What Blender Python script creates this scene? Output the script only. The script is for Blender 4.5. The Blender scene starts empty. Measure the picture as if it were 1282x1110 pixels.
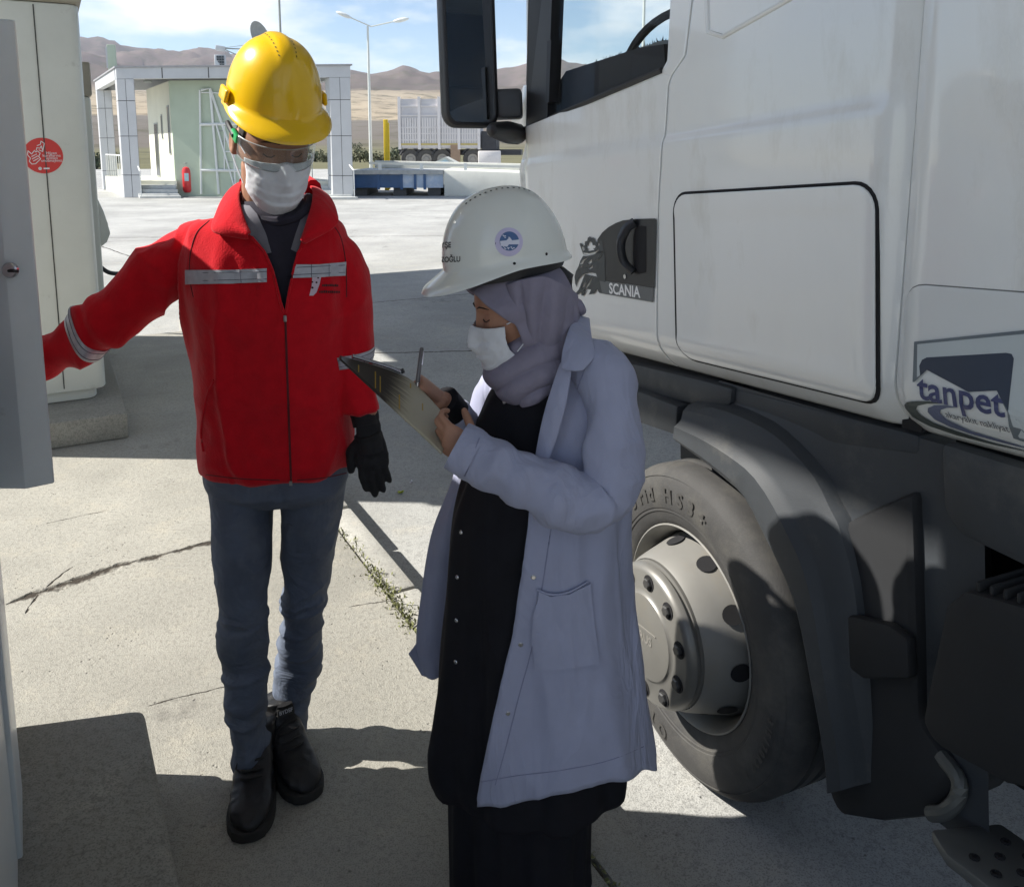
import bpy, bmesh, math, random
import numpy as np
from mathutils import Vector, Matrix, Euler
from mathutils.bvhtree import BVHTree
random.seed(7); RNG = np.random.default_rng(11)
SC = bpy.context.scene; COL = SC.collection
R = math.radians
# ------------------------------------------------------------------ camera
EYE = 1.65; FOC = 1050.0; PCX = 641.0; PCY = 342.0; PITCH = R(8.5)
cam = bpy.data.objects.new('camera', bpy.data.cameras.new('camera')); COL.objects.link(cam)
cam.location = (0, 0, EYE); cam.rotation_euler = (R(90) - PITCH, 0, 0)
cam.data.sensor_fit = 'HORIZONTAL'; cam.data.sensor_width = 36.0
cam.data.lens = 36.0 * FOC / 1282.0
cam.data.shift_y = -(555.0 - PCY) / 1282.0
cam.data.clip_start = 0.05; cam.data.clip_end = 30000.0
SC.camera = cam
# ------------------------------------------------------------------ light
SUN_EL = R(42); SUN_TO = Vector((-math.cos(SUN_EL), 0.035, math.sin(SUN_EL))).normalized()
sun = bpy.data.objects.new('sun', bpy.data.lights.new('sun', 'SUN')); COL.objects.link(sun)
sun.data.energy = 5.0; sun.data.angle = R(0.53); sun.data.color = (1.0, 0.955, 0.88)
sun.rotation_euler = (-SUN_TO).to_track_quat('-Z', 'Y').to_euler(); sun.location = (-20, 0, 25)
wd = bpy.data.worlds.new('World'); SC.world = wd; wd.use_nodes = True
wn, wl = wd.node_tree.nodes, wd.node_tree.links; wn.clear()
def wnode(t, **k):
    n = wn.new(t)
    for a, b in k.items(): setattr(n, a, b)
    return n
sky = wnode('ShaderNodeTexSky', sky_type='NISHITA', sun_disc=False, sun_elevation=SUN_EL, sun_rotation=R(-88), altitude=900, air_density=1.0, dust_density=0.25, ozone_density=2.2)
tc = wnode('ShaderNodeTexCoord'); mp = wnode('ShaderNodeMapping'); mp.inputs['Scale'].default_value = (1.0, 1.0, 3.2)
nz = wnode('ShaderNodeTexNoise'); nz.inputs['Scale'].default_value = 3.1; nz.inputs['Detail'].default_value = 9; nz.inputs['Roughness'].default_value = 0.56
mp.inputs['Location'].default_value = (0.35, 0.1, 0.0)
cr = wnode('ShaderNodeValToRGB'); cr.color_ramp.elements[0].position = 0.50; cr.color_ramp.elements[1].position = 0.64
mx = wnode('ShaderNodeMix', data_type='RGBA'); mx.inputs['B'].default_value = (7.6, 7.7, 7.8, 1)
mm = wnode('ShaderNodeMath', operation='MULTIPLY'); mm.inputs[1].default_value = 0.9
bg = wnode('ShaderNodeBackground'); bg.inputs['Strength'].default_value = 0.09
ow = wnode('ShaderNodeOutputWorld')
wl.new(tc.outputs['Generated'], mp.inputs['Vector']); wl.new(mp.outputs[0], nz.inputs['Vector']); wl.new(nz.outputs['Fac'], cr.inputs[0])
wl.new(cr.outputs[0], mm.inputs[0]); wl.new(mm.outputs[0], mx.inputs['Factor']); wl.new(sky.outputs[0], mx.inputs['A'])
wl.new(mx.outputs['Result'], bg.inputs['Color']); wl.new(bg.outputs[0], ow.inputs[0])
SC.view_settings.view_transform = 'Standard'; SC.view_settings.look = 'None'
SC.view_settings.exposure = 0.88; SC.view_settings.gamma = 1.0
SC.cycles.use_denoising = True; SC.cycles.max_bounces = 7; SC.cycles.diffuse_bounces = 3
SC.cycles.transparent_max_bounces = 12; SC.cycles.sample_clamp_indirect = 8.0
SC.cycles.caustics_reflective = False; SC.cycles.caustics_refractive = False
# ------------------------------------------------------------------ survey helpers: sight line of a picture point, met with a plane at a real distance
cP, sP = math.cos(PITCH), math.sin(PITCH)
def ray(px, py):
    u = (px - PCX) / FOC; v = (PCY - py) / FOC
    return Vector((u, cP + v * sP, -sP + v * cP))
def gp(px, py, z=0.0):
    d = ray(px, py); return d * ((z - EYE) / d.z) + Vector((0, 0, EYE))
def at(px, py, Y):
    d = ray(px, py); return d * (Y / d.y) + Vector((0, 0, EYE))
# ------------------------------------------------------------------ numpy noise
def _h(i, j, k):
    n = (i * 374761393 + j * 668265263 + k * 2147483647 + 1013904223) & 0xffffffff
    n = ((n ^ (n >> 13)) * 1274126177) & 0xffffffff
    return ((n ^ (n >> 16)) & 0xffff) / 65535.0
def vnoise(p):
    p = np.asarray(p, float); i = np.floor(p).astype(np.int64); f = p - i; f = f * f * (3 - 2 * f); o = 0
    for a in (0, 1):
        for b in (0, 1):
            for c in (0, 1):
                w = (f[..., 0] if a else 1 - f[..., 0]) * (f[..., 1] if b else 1 - f[..., 1]) * (f[..., 2] if c else 1 - f[..., 2])
                o = o + w * _h(i[..., 0] + a, i[..., 1] + b, i[..., 2] + c)
    return o * 2 - 1
def fbm(p, n=4):
    p = np.asarray(p, float); o = 0; a = 0.5
    for k in range(n):
        o = o + a * vnoise(p + 17.3 * k); p = p * 2.03; a *= 0.5
    return o
def sstep(a, b, x):
    t = np.clip((np.asarray(x, float) - a) / (b - a), 0, 1); return t * t * (3 - 2 * t)
# ------------------------------------------------------------------ materials
MATS = {}
def M(name, col, rough=0.6, metal=0.0, var=0.12, vscale=6.0, bump=0.0, bscale=120.0, spec=0.5, coat=0.0, dirt=None, dscale=3.0, dpos=(0.5, 0.7), sheen=0.0, aniso=None, rvar=0.0, trans=0.0, crumple=None):
    if name in MATS: return MATS[name]
    m = bpy.data.materials.new(name); m.use_nodes = True; MATS[name] = m
    n, l = m.node_tree.nodes, m.node_tree.links
    b = n['Principled BSDF']; b.inputs['Roughness'].default_value = rough; b.inputs['Metallic'].default_value = metal
    b.inputs['Specular IOR Level'].default_value = spec; b.inputs['Coat Weight'].default_value = coat; b.inputs['Coat Roughness'].default_value = 0.06
    b.inputs['Sheen Weight'].default_value = sheen
    if trans: b.inputs['Transmission Weight'].default_value = trans
    t = n.new('ShaderNodeTexCoord'); mp = n.new('ShaderNodeMapping'); l.new(t.outputs['Object'], mp.inputs[0])
    if aniso: mp.inputs['Scale'].default_value = aniso
    c = (*col, 1)
    out = None
    if var:
        nz = n.new('ShaderNodeTexNoise'); nz.inputs['Scale'].default_value = vscale; nz.inputs['Detail'].default_value = 6; nz.inputs['Roughness'].default_value = 0.62
        l.new(mp.outputs[0], nz.inputs['Vector'])
        mr = n.new('ShaderNodeMapRange'); mr.inputs['From Min'].default_value = 0.3; mr.inputs['From Max'].default_value = 0.7
        mr.inputs['To Min'].default_value = 1 - var; mr.inputs['To Max'].default_value = 1 + var
        l.new(nz.outputs['Fac'], mr.inputs['Value'])
        mu = n.new('ShaderNodeMix'); mu.data_type = 'RGBA'; mu.blend_type = 'MULTIPLY'; mu.inputs['Factor'].default_value = 1
        mu.inputs['A'].default_value = c; l.new(mr.outputs[0], mu.inputs['B']); out = mu.outputs['Result']
        if rvar:
            m2 = n.new('ShaderNodeMapRange'); m2.inputs['From Min'].default_value = 0.3; m2.inputs['From Max'].default_value = 0.7
            m2.inputs['To Min'].default_value = max(0.02, rough - rvar); m2.inputs['To Max'].default_value = rough + rvar
            l.new(nz.outputs['Fac'], m2.inputs['Value']); l.new(m2.outputs[0], b.inputs['Roughness'])
    if dirt:
        n2 = n.new('ShaderNodeTexNoise'); n2.inputs['Scale'].default_value = dscale; n2.inputs['Detail'].default_value = 10; n2.inputs['Roughness'].default_value = 0.68
        l.new(mp.outputs[0], n2.inputs['Vector'])
        r2 = n.new('ShaderNodeValToRGB'); r2.color_ramp.elements[0].position = dpos[0]; r2.color_ramp.elements[1].position = dpos[1]
        l.new(n2.outputs['Fac'], r2.inputs[0])
        md = n.new('ShaderNodeMix'); md.data_type = 'RGBA'; l.new(r2.outputs[0], md.inputs['Factor']); md.inputs['B'].default_value = (*dirt, 1)
        if out: l.new(out, md.inputs['A'])
        else: md.inputs['A'].default_value = c
        out = md.outputs['Result']
    if out: l.new(out, b.inputs['Base Color'])
    else: b.inputs['Base Color'].default_value = c
    if bump:
        nb = n.new('ShaderNodeTexNoise'); nb.inputs['Scale'].default_value = bscale; nb.inputs['Detail'].default_value = 4; l.new(mp.outputs[0], nb.inputs['Vector'])
        bp = n.new('ShaderNodeBump'); bp.inputs['Strength'].default_value = bump; bp.inputs['Distance'].default_value = 0.004
        l.new(nb.outputs['Fac'], bp.inputs['Height']); l.new(bp.outputs[0], b.inputs['Normal'])
        if crumple:
            nc = n.new('ShaderNodeTexNoise'); nc.inputs['Scale'].default_value = crumple[0]; nc.inputs['Detail'].default_value = 3; nc.inputs['Distortion'].default_value = 1.6; mp2 = n.new('ShaderNodeMapping'); mp2.inputs['Scale'].default_value = crumple[2]; l.new(t.outputs['Object'], mp2.inputs[0]); l.new(mp2.outputs[0], nc.inputs['Vector'])
            rg_ = n.new('ShaderNodeMath'); rg_.operation = 'SUBTRACT'; rg_.inputs[1].default_value = .5; l.new(nc.outputs['Fac'], rg_.inputs[0]); ab = n.new('ShaderNodeMath'); ab.operation = 'ABSOLUTE'; l.new(rg_.outputs[0], ab.inputs[0])
            b2 = n.new('ShaderNodeBump'); b2.invert = True; b2.inputs['Strength'].default_value = crumple[1]; b2.inputs['Distance'].default_value = 0.05; l.new(ab.outputs[0], b2.inputs['Height']); l.new(b2.outputs[0], bp.inputs['Normal'])
    return m
def glass_mat(name, tint=(1, 1, 1), k=0.04, rough=0.02, dirt=0.0):
    m = bpy.data.materials.new(name); m.use_nodes = True; n, l = m.node_tree.nodes, m.node_tree.links; n.clear()
    o = n.new('ShaderNodeOutputMaterial'); tr = n.new('ShaderNodeBsdfTransparent'); tr.inputs[0].default_value = (*tint, 1)
    g = n.new('ShaderNodeBsdfGlossy'); g.inputs['Roughness'].default_value = rough
    lw = n.new('ShaderNodeLayerWeight'); lw.inputs[0].default_value = 0.5; pw = n.new('ShaderNodeMath'); pw.operation = 'POWER'; pw.inputs[1].default_value = 5.0; l.new(lw.outputs['Facing'], pw.inputs[0])
    f = n.new('ShaderNodeMath'); f.operation = 'MULTIPLY_ADD'; f.inputs[1].default_value = 0.6; f.inputs[2].default_value = k; l.new(pw.outputs[0], f.inputs[0]); mx = n.new('ShaderNodeMixShader')
    l.new(f.outputs[0], mx.inputs[0]); l.new(tr.outputs[0], mx.inputs[1]); l.new(g.outputs[0], mx.inputs[2])
    last = mx
    if dirt:
        d = n.new('ShaderNodeBsdfDiffuse'); d.inputs[0].default_value = (.6, .6, .6, 1); m2 = n.new('ShaderNodeMixShader'); m2.inputs[0].default_value = dirt
        l.new(mx.outputs[0], m2.inputs[1]); l.new(d.outputs[0], m2.inputs[2]); last = m2
    l.new(last.outputs[0], o.inputs[0]); MATS[name] = m; return m
# ------------------------------------------------------------------ object helpers
INV = {}
def props(o, label=None, cat=None, group=None, kind=None):
    if label: o['label'] = label
    if cat: o['category'] = cat
    if group: o['group'] = group
    if kind: o['kind'] = kind
    return o
def thing(name, loc, label, cat, group=None, mat=None):
    o = bpy.data.objects.new(name, None); COL.objects.link(o); o.empty_display_size = 0.1
    m = mat if mat is not None else Matrix.Translation(Vector(loc))
    o.matrix_world = m; INV[o] = m.inverted()
    return props(o, label, cat, group)
def put(name, me, mat, parent=None, local=False, smooth=35, **kw):
    """link mesh data (in world coordinates, or in the parent's own when local) as one object"""
    if parent is not None and not local: me.transform(INV[parent])
    o = bpy.data.objects.new(name, me); COL.objects.link(o)
    if mat is not None:
        for q in (mat if isinstance(mat, (list, tuple)) else [mat]): me.materials.append(q)
    if parent is not None: o.parent = parent; INV[o] = INV[parent]
    else: INV[o] = Matrix.Identity(4)
    if smooth:
        me.polygons.foreach_set('use_smooth', [True] * len(me.polygons))
        if smooth < 180: me.set_sharp_from_angle(angle=R(smooth))
    me.update(); props(o, **kw); return o
def raw(verts, faces):
    me = bpy.data.meshes.new('m'); me.from_pydata([tuple(map(float, v)) for v in verts], [], [tuple(map(int, f)) for f in faces]); me.update(); return me
class MB:
    def __init__(s): s.v = []; s.f = []
    def add(s, vs, fs):
        b = len(s.v); s.v += [Vector(map(float, q)) for q in vs]; s.f += [tuple(b + int(i) for i in f) for f in fs]; return s
    def box(s, c, d, rz=0, m=None):
        vs = [Vector((x * d[0] / 2, y * d[1] / 2, z * d[2] / 2)) for x in (-1, 1) for y in (-1, 1) for z in (-1, 1)]
        q = Matrix.Rotation(rz, 3, 'Z') if m is None else m
        vs = [q @ v + Vector(c) for v in vs]
        return s.add(vs, [(0, 1, 3, 2), (4, 6, 7, 5), (0, 4, 5, 1), (2, 3, 7, 6), (0, 2, 6, 4), (1, 5, 7, 3)])
    def bar(s, a, b, w, h=None, upv=(0, 0, 1)):
        a, b = Vector(a), Vector(b); h = h or w; d = (b - a).normalized(); u = Vector(upv)
        if abs(d.dot(u)) > .98: u = Vector((1, 0, 0))
        x = d.cross(u).normalized(); z = x.cross(d)
        vs = [p + x * (i * w / 2) + z * (j * h / 2) for p in (a, b) for i, j in ((-1, -1), (1, -1), (1, 1), (-1, 1))]
        return s.add(vs, [(0, 3, 2, 1), (4, 5, 6, 7), (0, 1, 5, 4), (1, 2, 6, 5), (2, 3, 7, 6), (3, 0, 4, 7)])
    def prism(s, poly, ext, org=None, ax=None):
        """planar polygon (3-D points) extruded by vector ext"""
        n = len(poly); a = [Vector(p) for p in poly]; e = Vector(ext)
        return s.add(a + [p + e for p in a], [tuple(range(n))[::-1], tuple(range(n, 2 * n))] + [(i, (i + 1) % n, n + (i + 1) % n, n + i) for i in range(n)])
    def loft(s, rings, cap0=True, cap1=True, closed=True):
        n = len(rings[0]); vs = [q for r in rings for q in r]; fs = []
        for i in range(len(rings) - 1):
            for j in range(n if closed else n - 1):
                k = (j + 1) % n; fs.append((i * n + j, i * n + k, (i + 1) * n + k, (i + 1) * n + j))
        if closed and cap0: fs.append(tuple(range(n))[::-1])
        if closed and cap1: fs.append(tuple(range((len(rings) - 1) * n, len(rings) * n)))
        return s.add(vs, fs)
    def tube(s, pts, r, seg=8, flat=1.0, upv=(0, 0, 1), round_ends=False):
        pts = [Vector(p) for p in pts]; n = len(pts); rr = list(r) if hasattr(r, '__len__') else [r] * n
        if round_ends:
            d0 = (pts[0] - pts[1]).normalized(); d1 = (pts[-1] - pts[-2]).normalized(); p0, p1, r0, r1 = pts[0], pts[-1], rr[0], rr[-1]
            pts = [p0 + d0 * r0 * .98, p0 + d0 * r0 * .7] + pts + [p1 + d1 * r1 * .7, p1 + d1 * r1 * .98]; rr = [r0 * .2, r0 * .71] + rr + [r1 * .71, r1 * .2]; n = len(pts)
        rings = []; u = Vector(upv)
        for i in range(n):
            d = (pts[min(i + 1, n - 1)] - pts[max(i - 1, 0)]).normalized()
            if abs(d.dot(u)) > .97: u = Vector((0, 1, 0)) if abs(d.y) < .9 else Vector((1, 0, 0))
            x = d.cross(u).normalized(); z = x.cross(d).normalized()
            rings.append([pts[i] + x * (rr[i] * math.cos(2 * math.pi * k / seg)) + z * (rr[i] * flat * math.sin(2 * math.pi * k / seg)) for k in range(seg)])
        return s.loft(rings)
    def lathe(s, prof, seg=32, m=None, cap=True):
        """profile [(radius, height)] turned about local Z, placed by matrix m"""
        m = m or Matrix.Identity(4)
        rings = [[m @ Vector((r * math.cos(2 * math.pi * k / seg), r * math.sin(2 * math.pi * k / seg), h)) for k in range(seg)] for r, h in prof]
        return s.loft(rings, cap, cap)
    def mesh(s, bevel=0, bseg=2, ang=30):
        me = raw(s.v, s.f)
        bm = bmesh.new(); bm.from_mesh(me); bmesh.ops.recalc_face_normals(bm, faces=bm.faces)
        if bevel:
            es = [e for e in bm.edges if len(e.link_faces) == 2 and e.calc_face_angle(0) > R(ang)]
            bmesh.ops.bevel(bm, geom=es, offset=bevel, segments=bseg, profile=0.5, affect='EDGES', clamp_overlap=True)
        bm.to_mesh(me); bm.free(); return me
    def build(s, name, mat, parent=None, bevel=0, bseg=2, smooth=35, local=False, **kw):
        return put(name, s.mesh(bevel, bseg), mat, parent, local, smooth, **kw)
def apply_mods(me, mods):
    o = bpy.data.objects.new('tmp', me); COL.objects.link(o)
    for t, kw in mods:
        q = o.modifiers.new(t, t)
        for a, b in kw.items(): setattr(q, a, b)
    dg = bpy.context.evaluated_depsgraph_get(); r = bpy.data.meshes.new_from_object(o.evaluated_get(dg))
    bpy.data.objects.remove(o); return r
def fuse(mb, voxel, smooth=4, fac=.5):
    return apply_mods(mb.mesh(), [('REMESH', dict(mode='VOXEL', voxel_size=voxel, adaptivity=0)), ('SMOOTH', dict(iterations=smooth, factor=fac))])
def get_v(me):
    a = np.empty(len(me.vertices) * 3); me.vertices.foreach_get('co', a); return a.reshape(-1, 3)
def get_n(me):
    a = np.empty(len(me.vertices) * 3); me.vertices.foreach_get('normal', a); return a.reshape(-1, 3)
def set_v(me, a): me.vertices.foreach_set('co', np.ascontiguousarray(a).ravel()); me.update()
def bvh_of(me): return BVHTree.FromPolygons([v.co.copy() for v in me.vertices], [tuple(p.vertices) for p in me.polygons])
FONT = {}
def text_mesh(txt, size=1.0, bold=0.0, space=1.0, shear=0.0, res=3):
    c = bpy.data.curves.new('t', 'FONT'); c.body = txt; c.size = size; c.offset = bold; c.space_character = space; c.shear = shear; c.resolution_u = res
    c.align_x = 'CENTER'; c.align_y = 'CENTER'
    o = bpy.data.objects.new('t', c); COL.objects.link(o)
    dg = bpy.context.evaluated_depsgraph_get(); me = bpy.data.meshes.new_from_object(o.evaluated_get(dg)); bpy.data.objects.remove(o); bpy.data.curves.remove(c); return me
def poly_mesh(loops):
    """filled 2-D outline(s) in XY, later loops inside earlier ones are holes"""
    c = bpy.data.curves.new('p', 'CURVE'); c.dimensions = '2D'; c.fill_mode = 'BOTH'
    for L in loops:
        s = c.splines.new('POLY'); s.points.add(len(L) - 1); s.use_cyclic_u = True
        for i, q in enumerate(L): s.points[i].co = (q[0], q[1], 0, 1)
    o = bpy.data.objects.new('p', c); COL.objects.link(o)
    dg = bpy.context.evaluated_depsgraph_get(); me = bpy.data.meshes.new_from_object(o.evaluated_get(dg)); bpy.data.objects.remove(o); bpy.data.curves.remove(c); return me
def subdiv_to(me, edge):
    bm = bmesh.new(); bm.from_mesh(me); bmesh.ops.triangulate(bm, faces=bm.faces)
    for _ in range(6):
        es = [e for e in bm.edges if e.calc_length() > edge]
        if not es: break
        bmesh.ops.subdivide_edges(bm, edges=es, cuts=1); bmesh.ops.triangulate(bm, faces=[f for f in bm.faces if len(f.verts) > 3])
    bm.to_mesh(me); bm.free(); return me
def drape(me, m, bvh, off=0.0015, edge=None):
    """lay flat mesh (XY) placed by m (its -Z is the throw direction) onto a surface"""
    if edge: subdiv_to(me, edge)
    d = (m.to_3x3() @ Vector((0, 0, -1))).normalized()
    for v in me.vertices:
        p = m @ v.co; h, n, _, _ = bvh.ray_cast(p, d)
        if h is None:
            h, n, _, _ = bvh.find_nearest(p)
        v.co = h - d * off if n is None else h + (n if n.dot(d) < 0 else -n) * off
    me.update(); return me
def rrect(x0, y0, x1, y1, r, k=5):
    o = []
    for cx, cy, a in ((x1 - r, y1 - r, 0), (x0 + r, y1 - r, 90), (x0 + r, y0 + r, 180), (x1 - r, y0 + r, 270)):
        for i in range(k + 1): o.append((cx + r * math.cos(R(a + 90 * i / k)), cy + r * math.sin(R(a + 90 * i / k))))
    return o
def catmull(pts, n):
    pts = [np.asarray(p, float) for p in pts]; P = [2 * pts[0] - pts[1]] + pts + [2 * pts[-1] - pts[-2]]; o = []; m = len(pts) - 1
    for i in range(n):
        u = i / (n - 1) * m; k = min(int(u), m - 1); t = u - k; a, b, c, d = P[k:k + 4]
        o.append(0.5 * ((2 * b) + (c - a) * t + (2 * a - 5 * b + 4 * c - d) * t * t + (3 * b - a - 3 * c + d) * t ** 3))
    return np.array(o)
# ================================================================== SETTING
LANE = -0.22
AX = Vector((-0.4818, 0.8763, 0)); NX = Vector((0.8763, 0.4818, 0))      # along the pump islands / across towards the lane
def st(a, n, z=0.0): return AX * a + NX * n + Vector((0, 0, z))
def concrete(name, base, lines=(), wear=0.5, scale=1.0, dust=(0.5, 0.46, 0.38)):
    m = bpy.data.materials.new(name); m.use_nodes = True; n, l = m.node_tree.nodes, m.node_tree.links; b = n['Principled BSDF']
    b.inputs['Roughness'].default_value = 0.9; b.inputs['Specular IOR Level'].default_value = 0.25
    def nd(t, **k):
        q = n.new(t)
        for a, v in k.items():
            if a in q.inputs.keys() if hasattr(q.inputs, 'keys') else False: q.inputs[a].default_value = v
            else: setattr(q, a, v)
        return q
    def math_(op, a, c, d=None):
        q = n.new('ShaderNodeMath'); q.operation = op
        for i, v in enumerate((a, c, d)):
            if v is None: continue
            if isinstance(v, (int, float)): q.inputs[i].default_value = v
            else: l.new(v, q.inputs[i])
        return q.outputs[0]
    tcn = n.new('ShaderNodeTexCoord'); co = tcn.outputs['Object']
    def noise(s, d=8, r=0.6, vec=None):
        q = n.new('ShaderNodeTexNoise'); q.inputs['Scale'].default_value = s; q.inputs['Detail'].default_value = d; q.inputs['Roughness'].default_value = r; l.new(vec or co, q.inputs['Vector']); return q.outputs['Fac']
    def ramp(f, a, c, v0=0.0, v1=1.0):
        q = n.new('ShaderNodeMapRange'); q.inputs['From Min'].default_value = a; q.inputs['From Max'].default_value = c; q.inputs['To Min'].default_value = v0; q.inputs['To Max'].default_value = v1; l.new(f, q.inputs['Value']); return q.outputs[0]
    def mix(f, A, B, mode='MIX'):
        q = n.new('ShaderNodeMix'); q.data_type = 'RGBA'; q.blend_type = mode
        if isinstance(f, float): q.inputs['Factor'].default_value = f
        else: l.new(f, q.inputs['Factor'])
        for s_, v in (('A', A), ('B', B)):
            if isinstance(v, tuple): q.inputs[s_].default_value = (*v, 1)
            else: l.new(v, q.inputs[s_])
        return q.outputs['Result']
    big = noise(0.7 * scale, 5, 0.62); mid = noise(5 * scale, 6, 0.7); fine = noise(60 * scale, 3, 0.7); grit = noise(260 * scale, 1, 0.5)
    col = mix(ramp(big, 0.35, 0.68), tuple(c * 0.74 for c in base), tuple(min(1, c * 1.14) for c in base))
    col = mix(math_('MULTIPLY', ramp(mid, 0.52, 0.72), 0.55), col, tuple(c * 0.78 for c in base))
    col = mix(math_('MULTIPLY', ramp(mid, 0.46, 0.3), 0.5), col, dust)
    col = mix(math_('MULTIPLY', ramp(fine, 0.5, 0.66), 0.7), col, tuple(c * 0.62 for c in base))
    col = mix(math_('MULTIPLY', ramp(grit, 0.52, 0.64), 0.6), col, tuple(c * 0.45 for c in base))
    vo = n.new('ShaderNodeTexVoronoi'); vo.inputs['Scale'].default_value = 34 * scale; l.new(co, vo.inputs['Vector'])
    pit = math_('MULTIPLY', ramp(vo.outputs['Distance'], 0.16, 0.05), ramp(noise(3.2 * scale, 2), 0.5, 0.62))
    col = mix(math_('MULTIPLY', pit, 0.8), col, tuple(c * 0.42 for c in base))
    # oil and tyre stains with outlines of their own
    st_ = math_('MULTIPLY', ramp(noise(1.6 * scale, 7, 0.74), 0.60, 0.70), wear)
    col = mix(st_, col, (0.09, 0.085, 0.08))
    hgt = math_('ADD', math_('MULTIPLY', fine, 0.5), math_('MULTIPLY', mid, 0.8))
    hgt = math_('SUBTRACT', hgt, math_('MULTIPLY', pit, 0.7)); hgt = math_('ADD', hgt, math_('MULTIPLY', grit, 0.25))
    wv = n.new('ShaderNodeTexNoise'); wv.inputs['Scale'].default_value = 3.5; wv.inputs['Detail'].default_value = 6; wv.inputs['Roughness'].default_value = 0.72; l.new(co, wv.inputs['Vector'])
    masks = None; edge_n = noise(14, 2) if lines else None
    wobs = {}
    for (ax, ay, bx, by, w, wob) in lines:
        wk = round(wob, 2)
        vm = n.new('ShaderNodeVectorMath'); vm.operation = 'SUBTRACT'; l.new(wv.outputs['Color'], vm.inputs[0]); vm.inputs[1].default_value = (0.5, 0.5, 0.5)
        vs = n.new('ShaderNodeVectorMath'); vs.operation = 'SCALE'; l.new(vm.outputs[0], vs.inputs[0]); vs.inputs['Scale'].default_value = wob
        vv = n.new('ShaderNodeVectorMath'); vv.operation = 'ADD'; l.new(co, vv.inputs[0]); l.new(vs.outputs[0], vv.inputs[1])
        s3 = n.new('ShaderNodeSeparateXYZ'); l.new(vv.outputs[0], s3.inputs[0]); X, Y = s3.outputs[0], s3.outputs[1]
        L = math.hypot(bx - ax, by - ay); ux, uy = (bx - ax) / L, (by - ay) / L
        al = math_('ADD', math_('MULTIPLY', math_('SUBTRACT', X, ax), ux), math_('MULTIPLY', math_('SUBTRACT', Y, ay), uy))
        pe = math_('ABSOLUTE', math_('ADD', math_('MULTIPLY', math_('SUBTRACT', X, ax), -uy), math_('MULTIPLY', math_('SUBTRACT', Y, ay), ux)), 0)
        over = math_('MAXIMUM', math_('SUBTRACT', 0.0, al), math_('SUBTRACT', al, L)); over = math_('MAXIMUM', over, 0.0)
        dd = math_('ADD', pe, math_('MULTIPLY', over, 0.35))
        dd = math_('ADD', dd, ramp(edge_n, 0.3, 0.7, -w * 0.5, w * 0.5))
        mk = ramp(dd, w, w * 0.25)
        masks = mk if masks is None else math_('MAXIMUM', masks, mk)
    if masks is not None:
        col = mix(masks, col, (0.055, 0.045, 0.035)); hgt = math_('SUBTRACT', hgt, math_('MULTIPLY', masks, 3.0))
    l.new(col, b.inputs['Base Color'])
    bp = n.new('ShaderNodeBump'); bp.inputs['Strength'].default_value = 0.7; bp.inputs['Distance'].default_value = 0.007; l.new(hgt, bp.inputs['Height']); l.new(bp.outputs[0], b.inputs['Normal'])
    MATS[name] = m; return m
def seg(p, q, w, wob, z=0.0):
    a, b = gp(*p, z), gp(*q, z); return (a.x, a.y, b.x, b.y, w, wob)
PAVE = concrete('weathered concrete', (0.42, 0.405, 0.355), [seg((40, 745), (150, 708), .030, .07), seg((150, 708), (275, 676), .020, .07), seg((48, 742), (36, 765), .006, .05), seg((60, 733), (88, 712), .005, .06),
     seg((60, 655), (130, 640), .003, .05), seg((440, 760), (560, 742), .003, .06), seg((280, 860), (190, 880), .003, .06)], wear=0.5, dust=(0.52, 0.48, 0.39))
YARD = concrete('yard concrete', (0.44, 0.44, 0.42), [seg((100, 304), (300, 296), .012, .05, LANE), seg((120, 306), (175, 325), .02, .12, LANE), seg((380, 444), (640, 438), .018, .08, LANE), (-2.6, 9.6, 6, 14.2, .014, .06), (-30, 16.5, 30, 19.5, .03, .05), (-30, 24, 30, 26, .03, .05)], wear=0.55, scale=0.8, dust=(0.5, 0.47, 0.4))
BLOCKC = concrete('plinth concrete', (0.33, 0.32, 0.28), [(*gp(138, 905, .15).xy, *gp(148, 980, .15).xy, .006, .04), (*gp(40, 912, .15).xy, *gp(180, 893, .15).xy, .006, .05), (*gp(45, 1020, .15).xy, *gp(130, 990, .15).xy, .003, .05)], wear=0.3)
# yard sheet
yv = [(-70, -40, LANE), (70, -40, LANE), (70, 75, LANE), (-70, 75, LANE)]
put('ground', raw(yv, [(0, 1, 2, 3)]), YARD, kind='structure')
# raised pavement left of the lane
K = 1.0
pv = MB(); pv.prism([st(-5, -8, -0.5), st(-5, K, -0.5), st(8.0, K, -0.5), st(8.0, -8, -0.5)], (0, 0, 0.5)); pave = pv.build('pavement', PAVE, bevel=.008, kind='structure')
KERB = concrete('kerb stone', (0.46, 0.45, 0.41), wear=0.15, scale=1.6)
a = -4.9; i = 0
while a < 8.0:
    L = random.uniform(0.72, 0.95)
    if 2.45 < a < 2.6: L = 0.34
    z1 = random.uniform(-0.012, 0.006); gap = random.uniform(.008, .02)
    k = MB(); k.prism([st(a + gap, K + .014, -.4), st(a + gap, K + .125, -.4), st(a + L, K + .125 + random.uniform(-.006, .006), -.4), st(a + L, K + .014, -.4)], (0, 0, .4 + z1))
    k.build('kerb_stone', KERB, pave, bevel=.014, bseg=2); a += L
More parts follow.
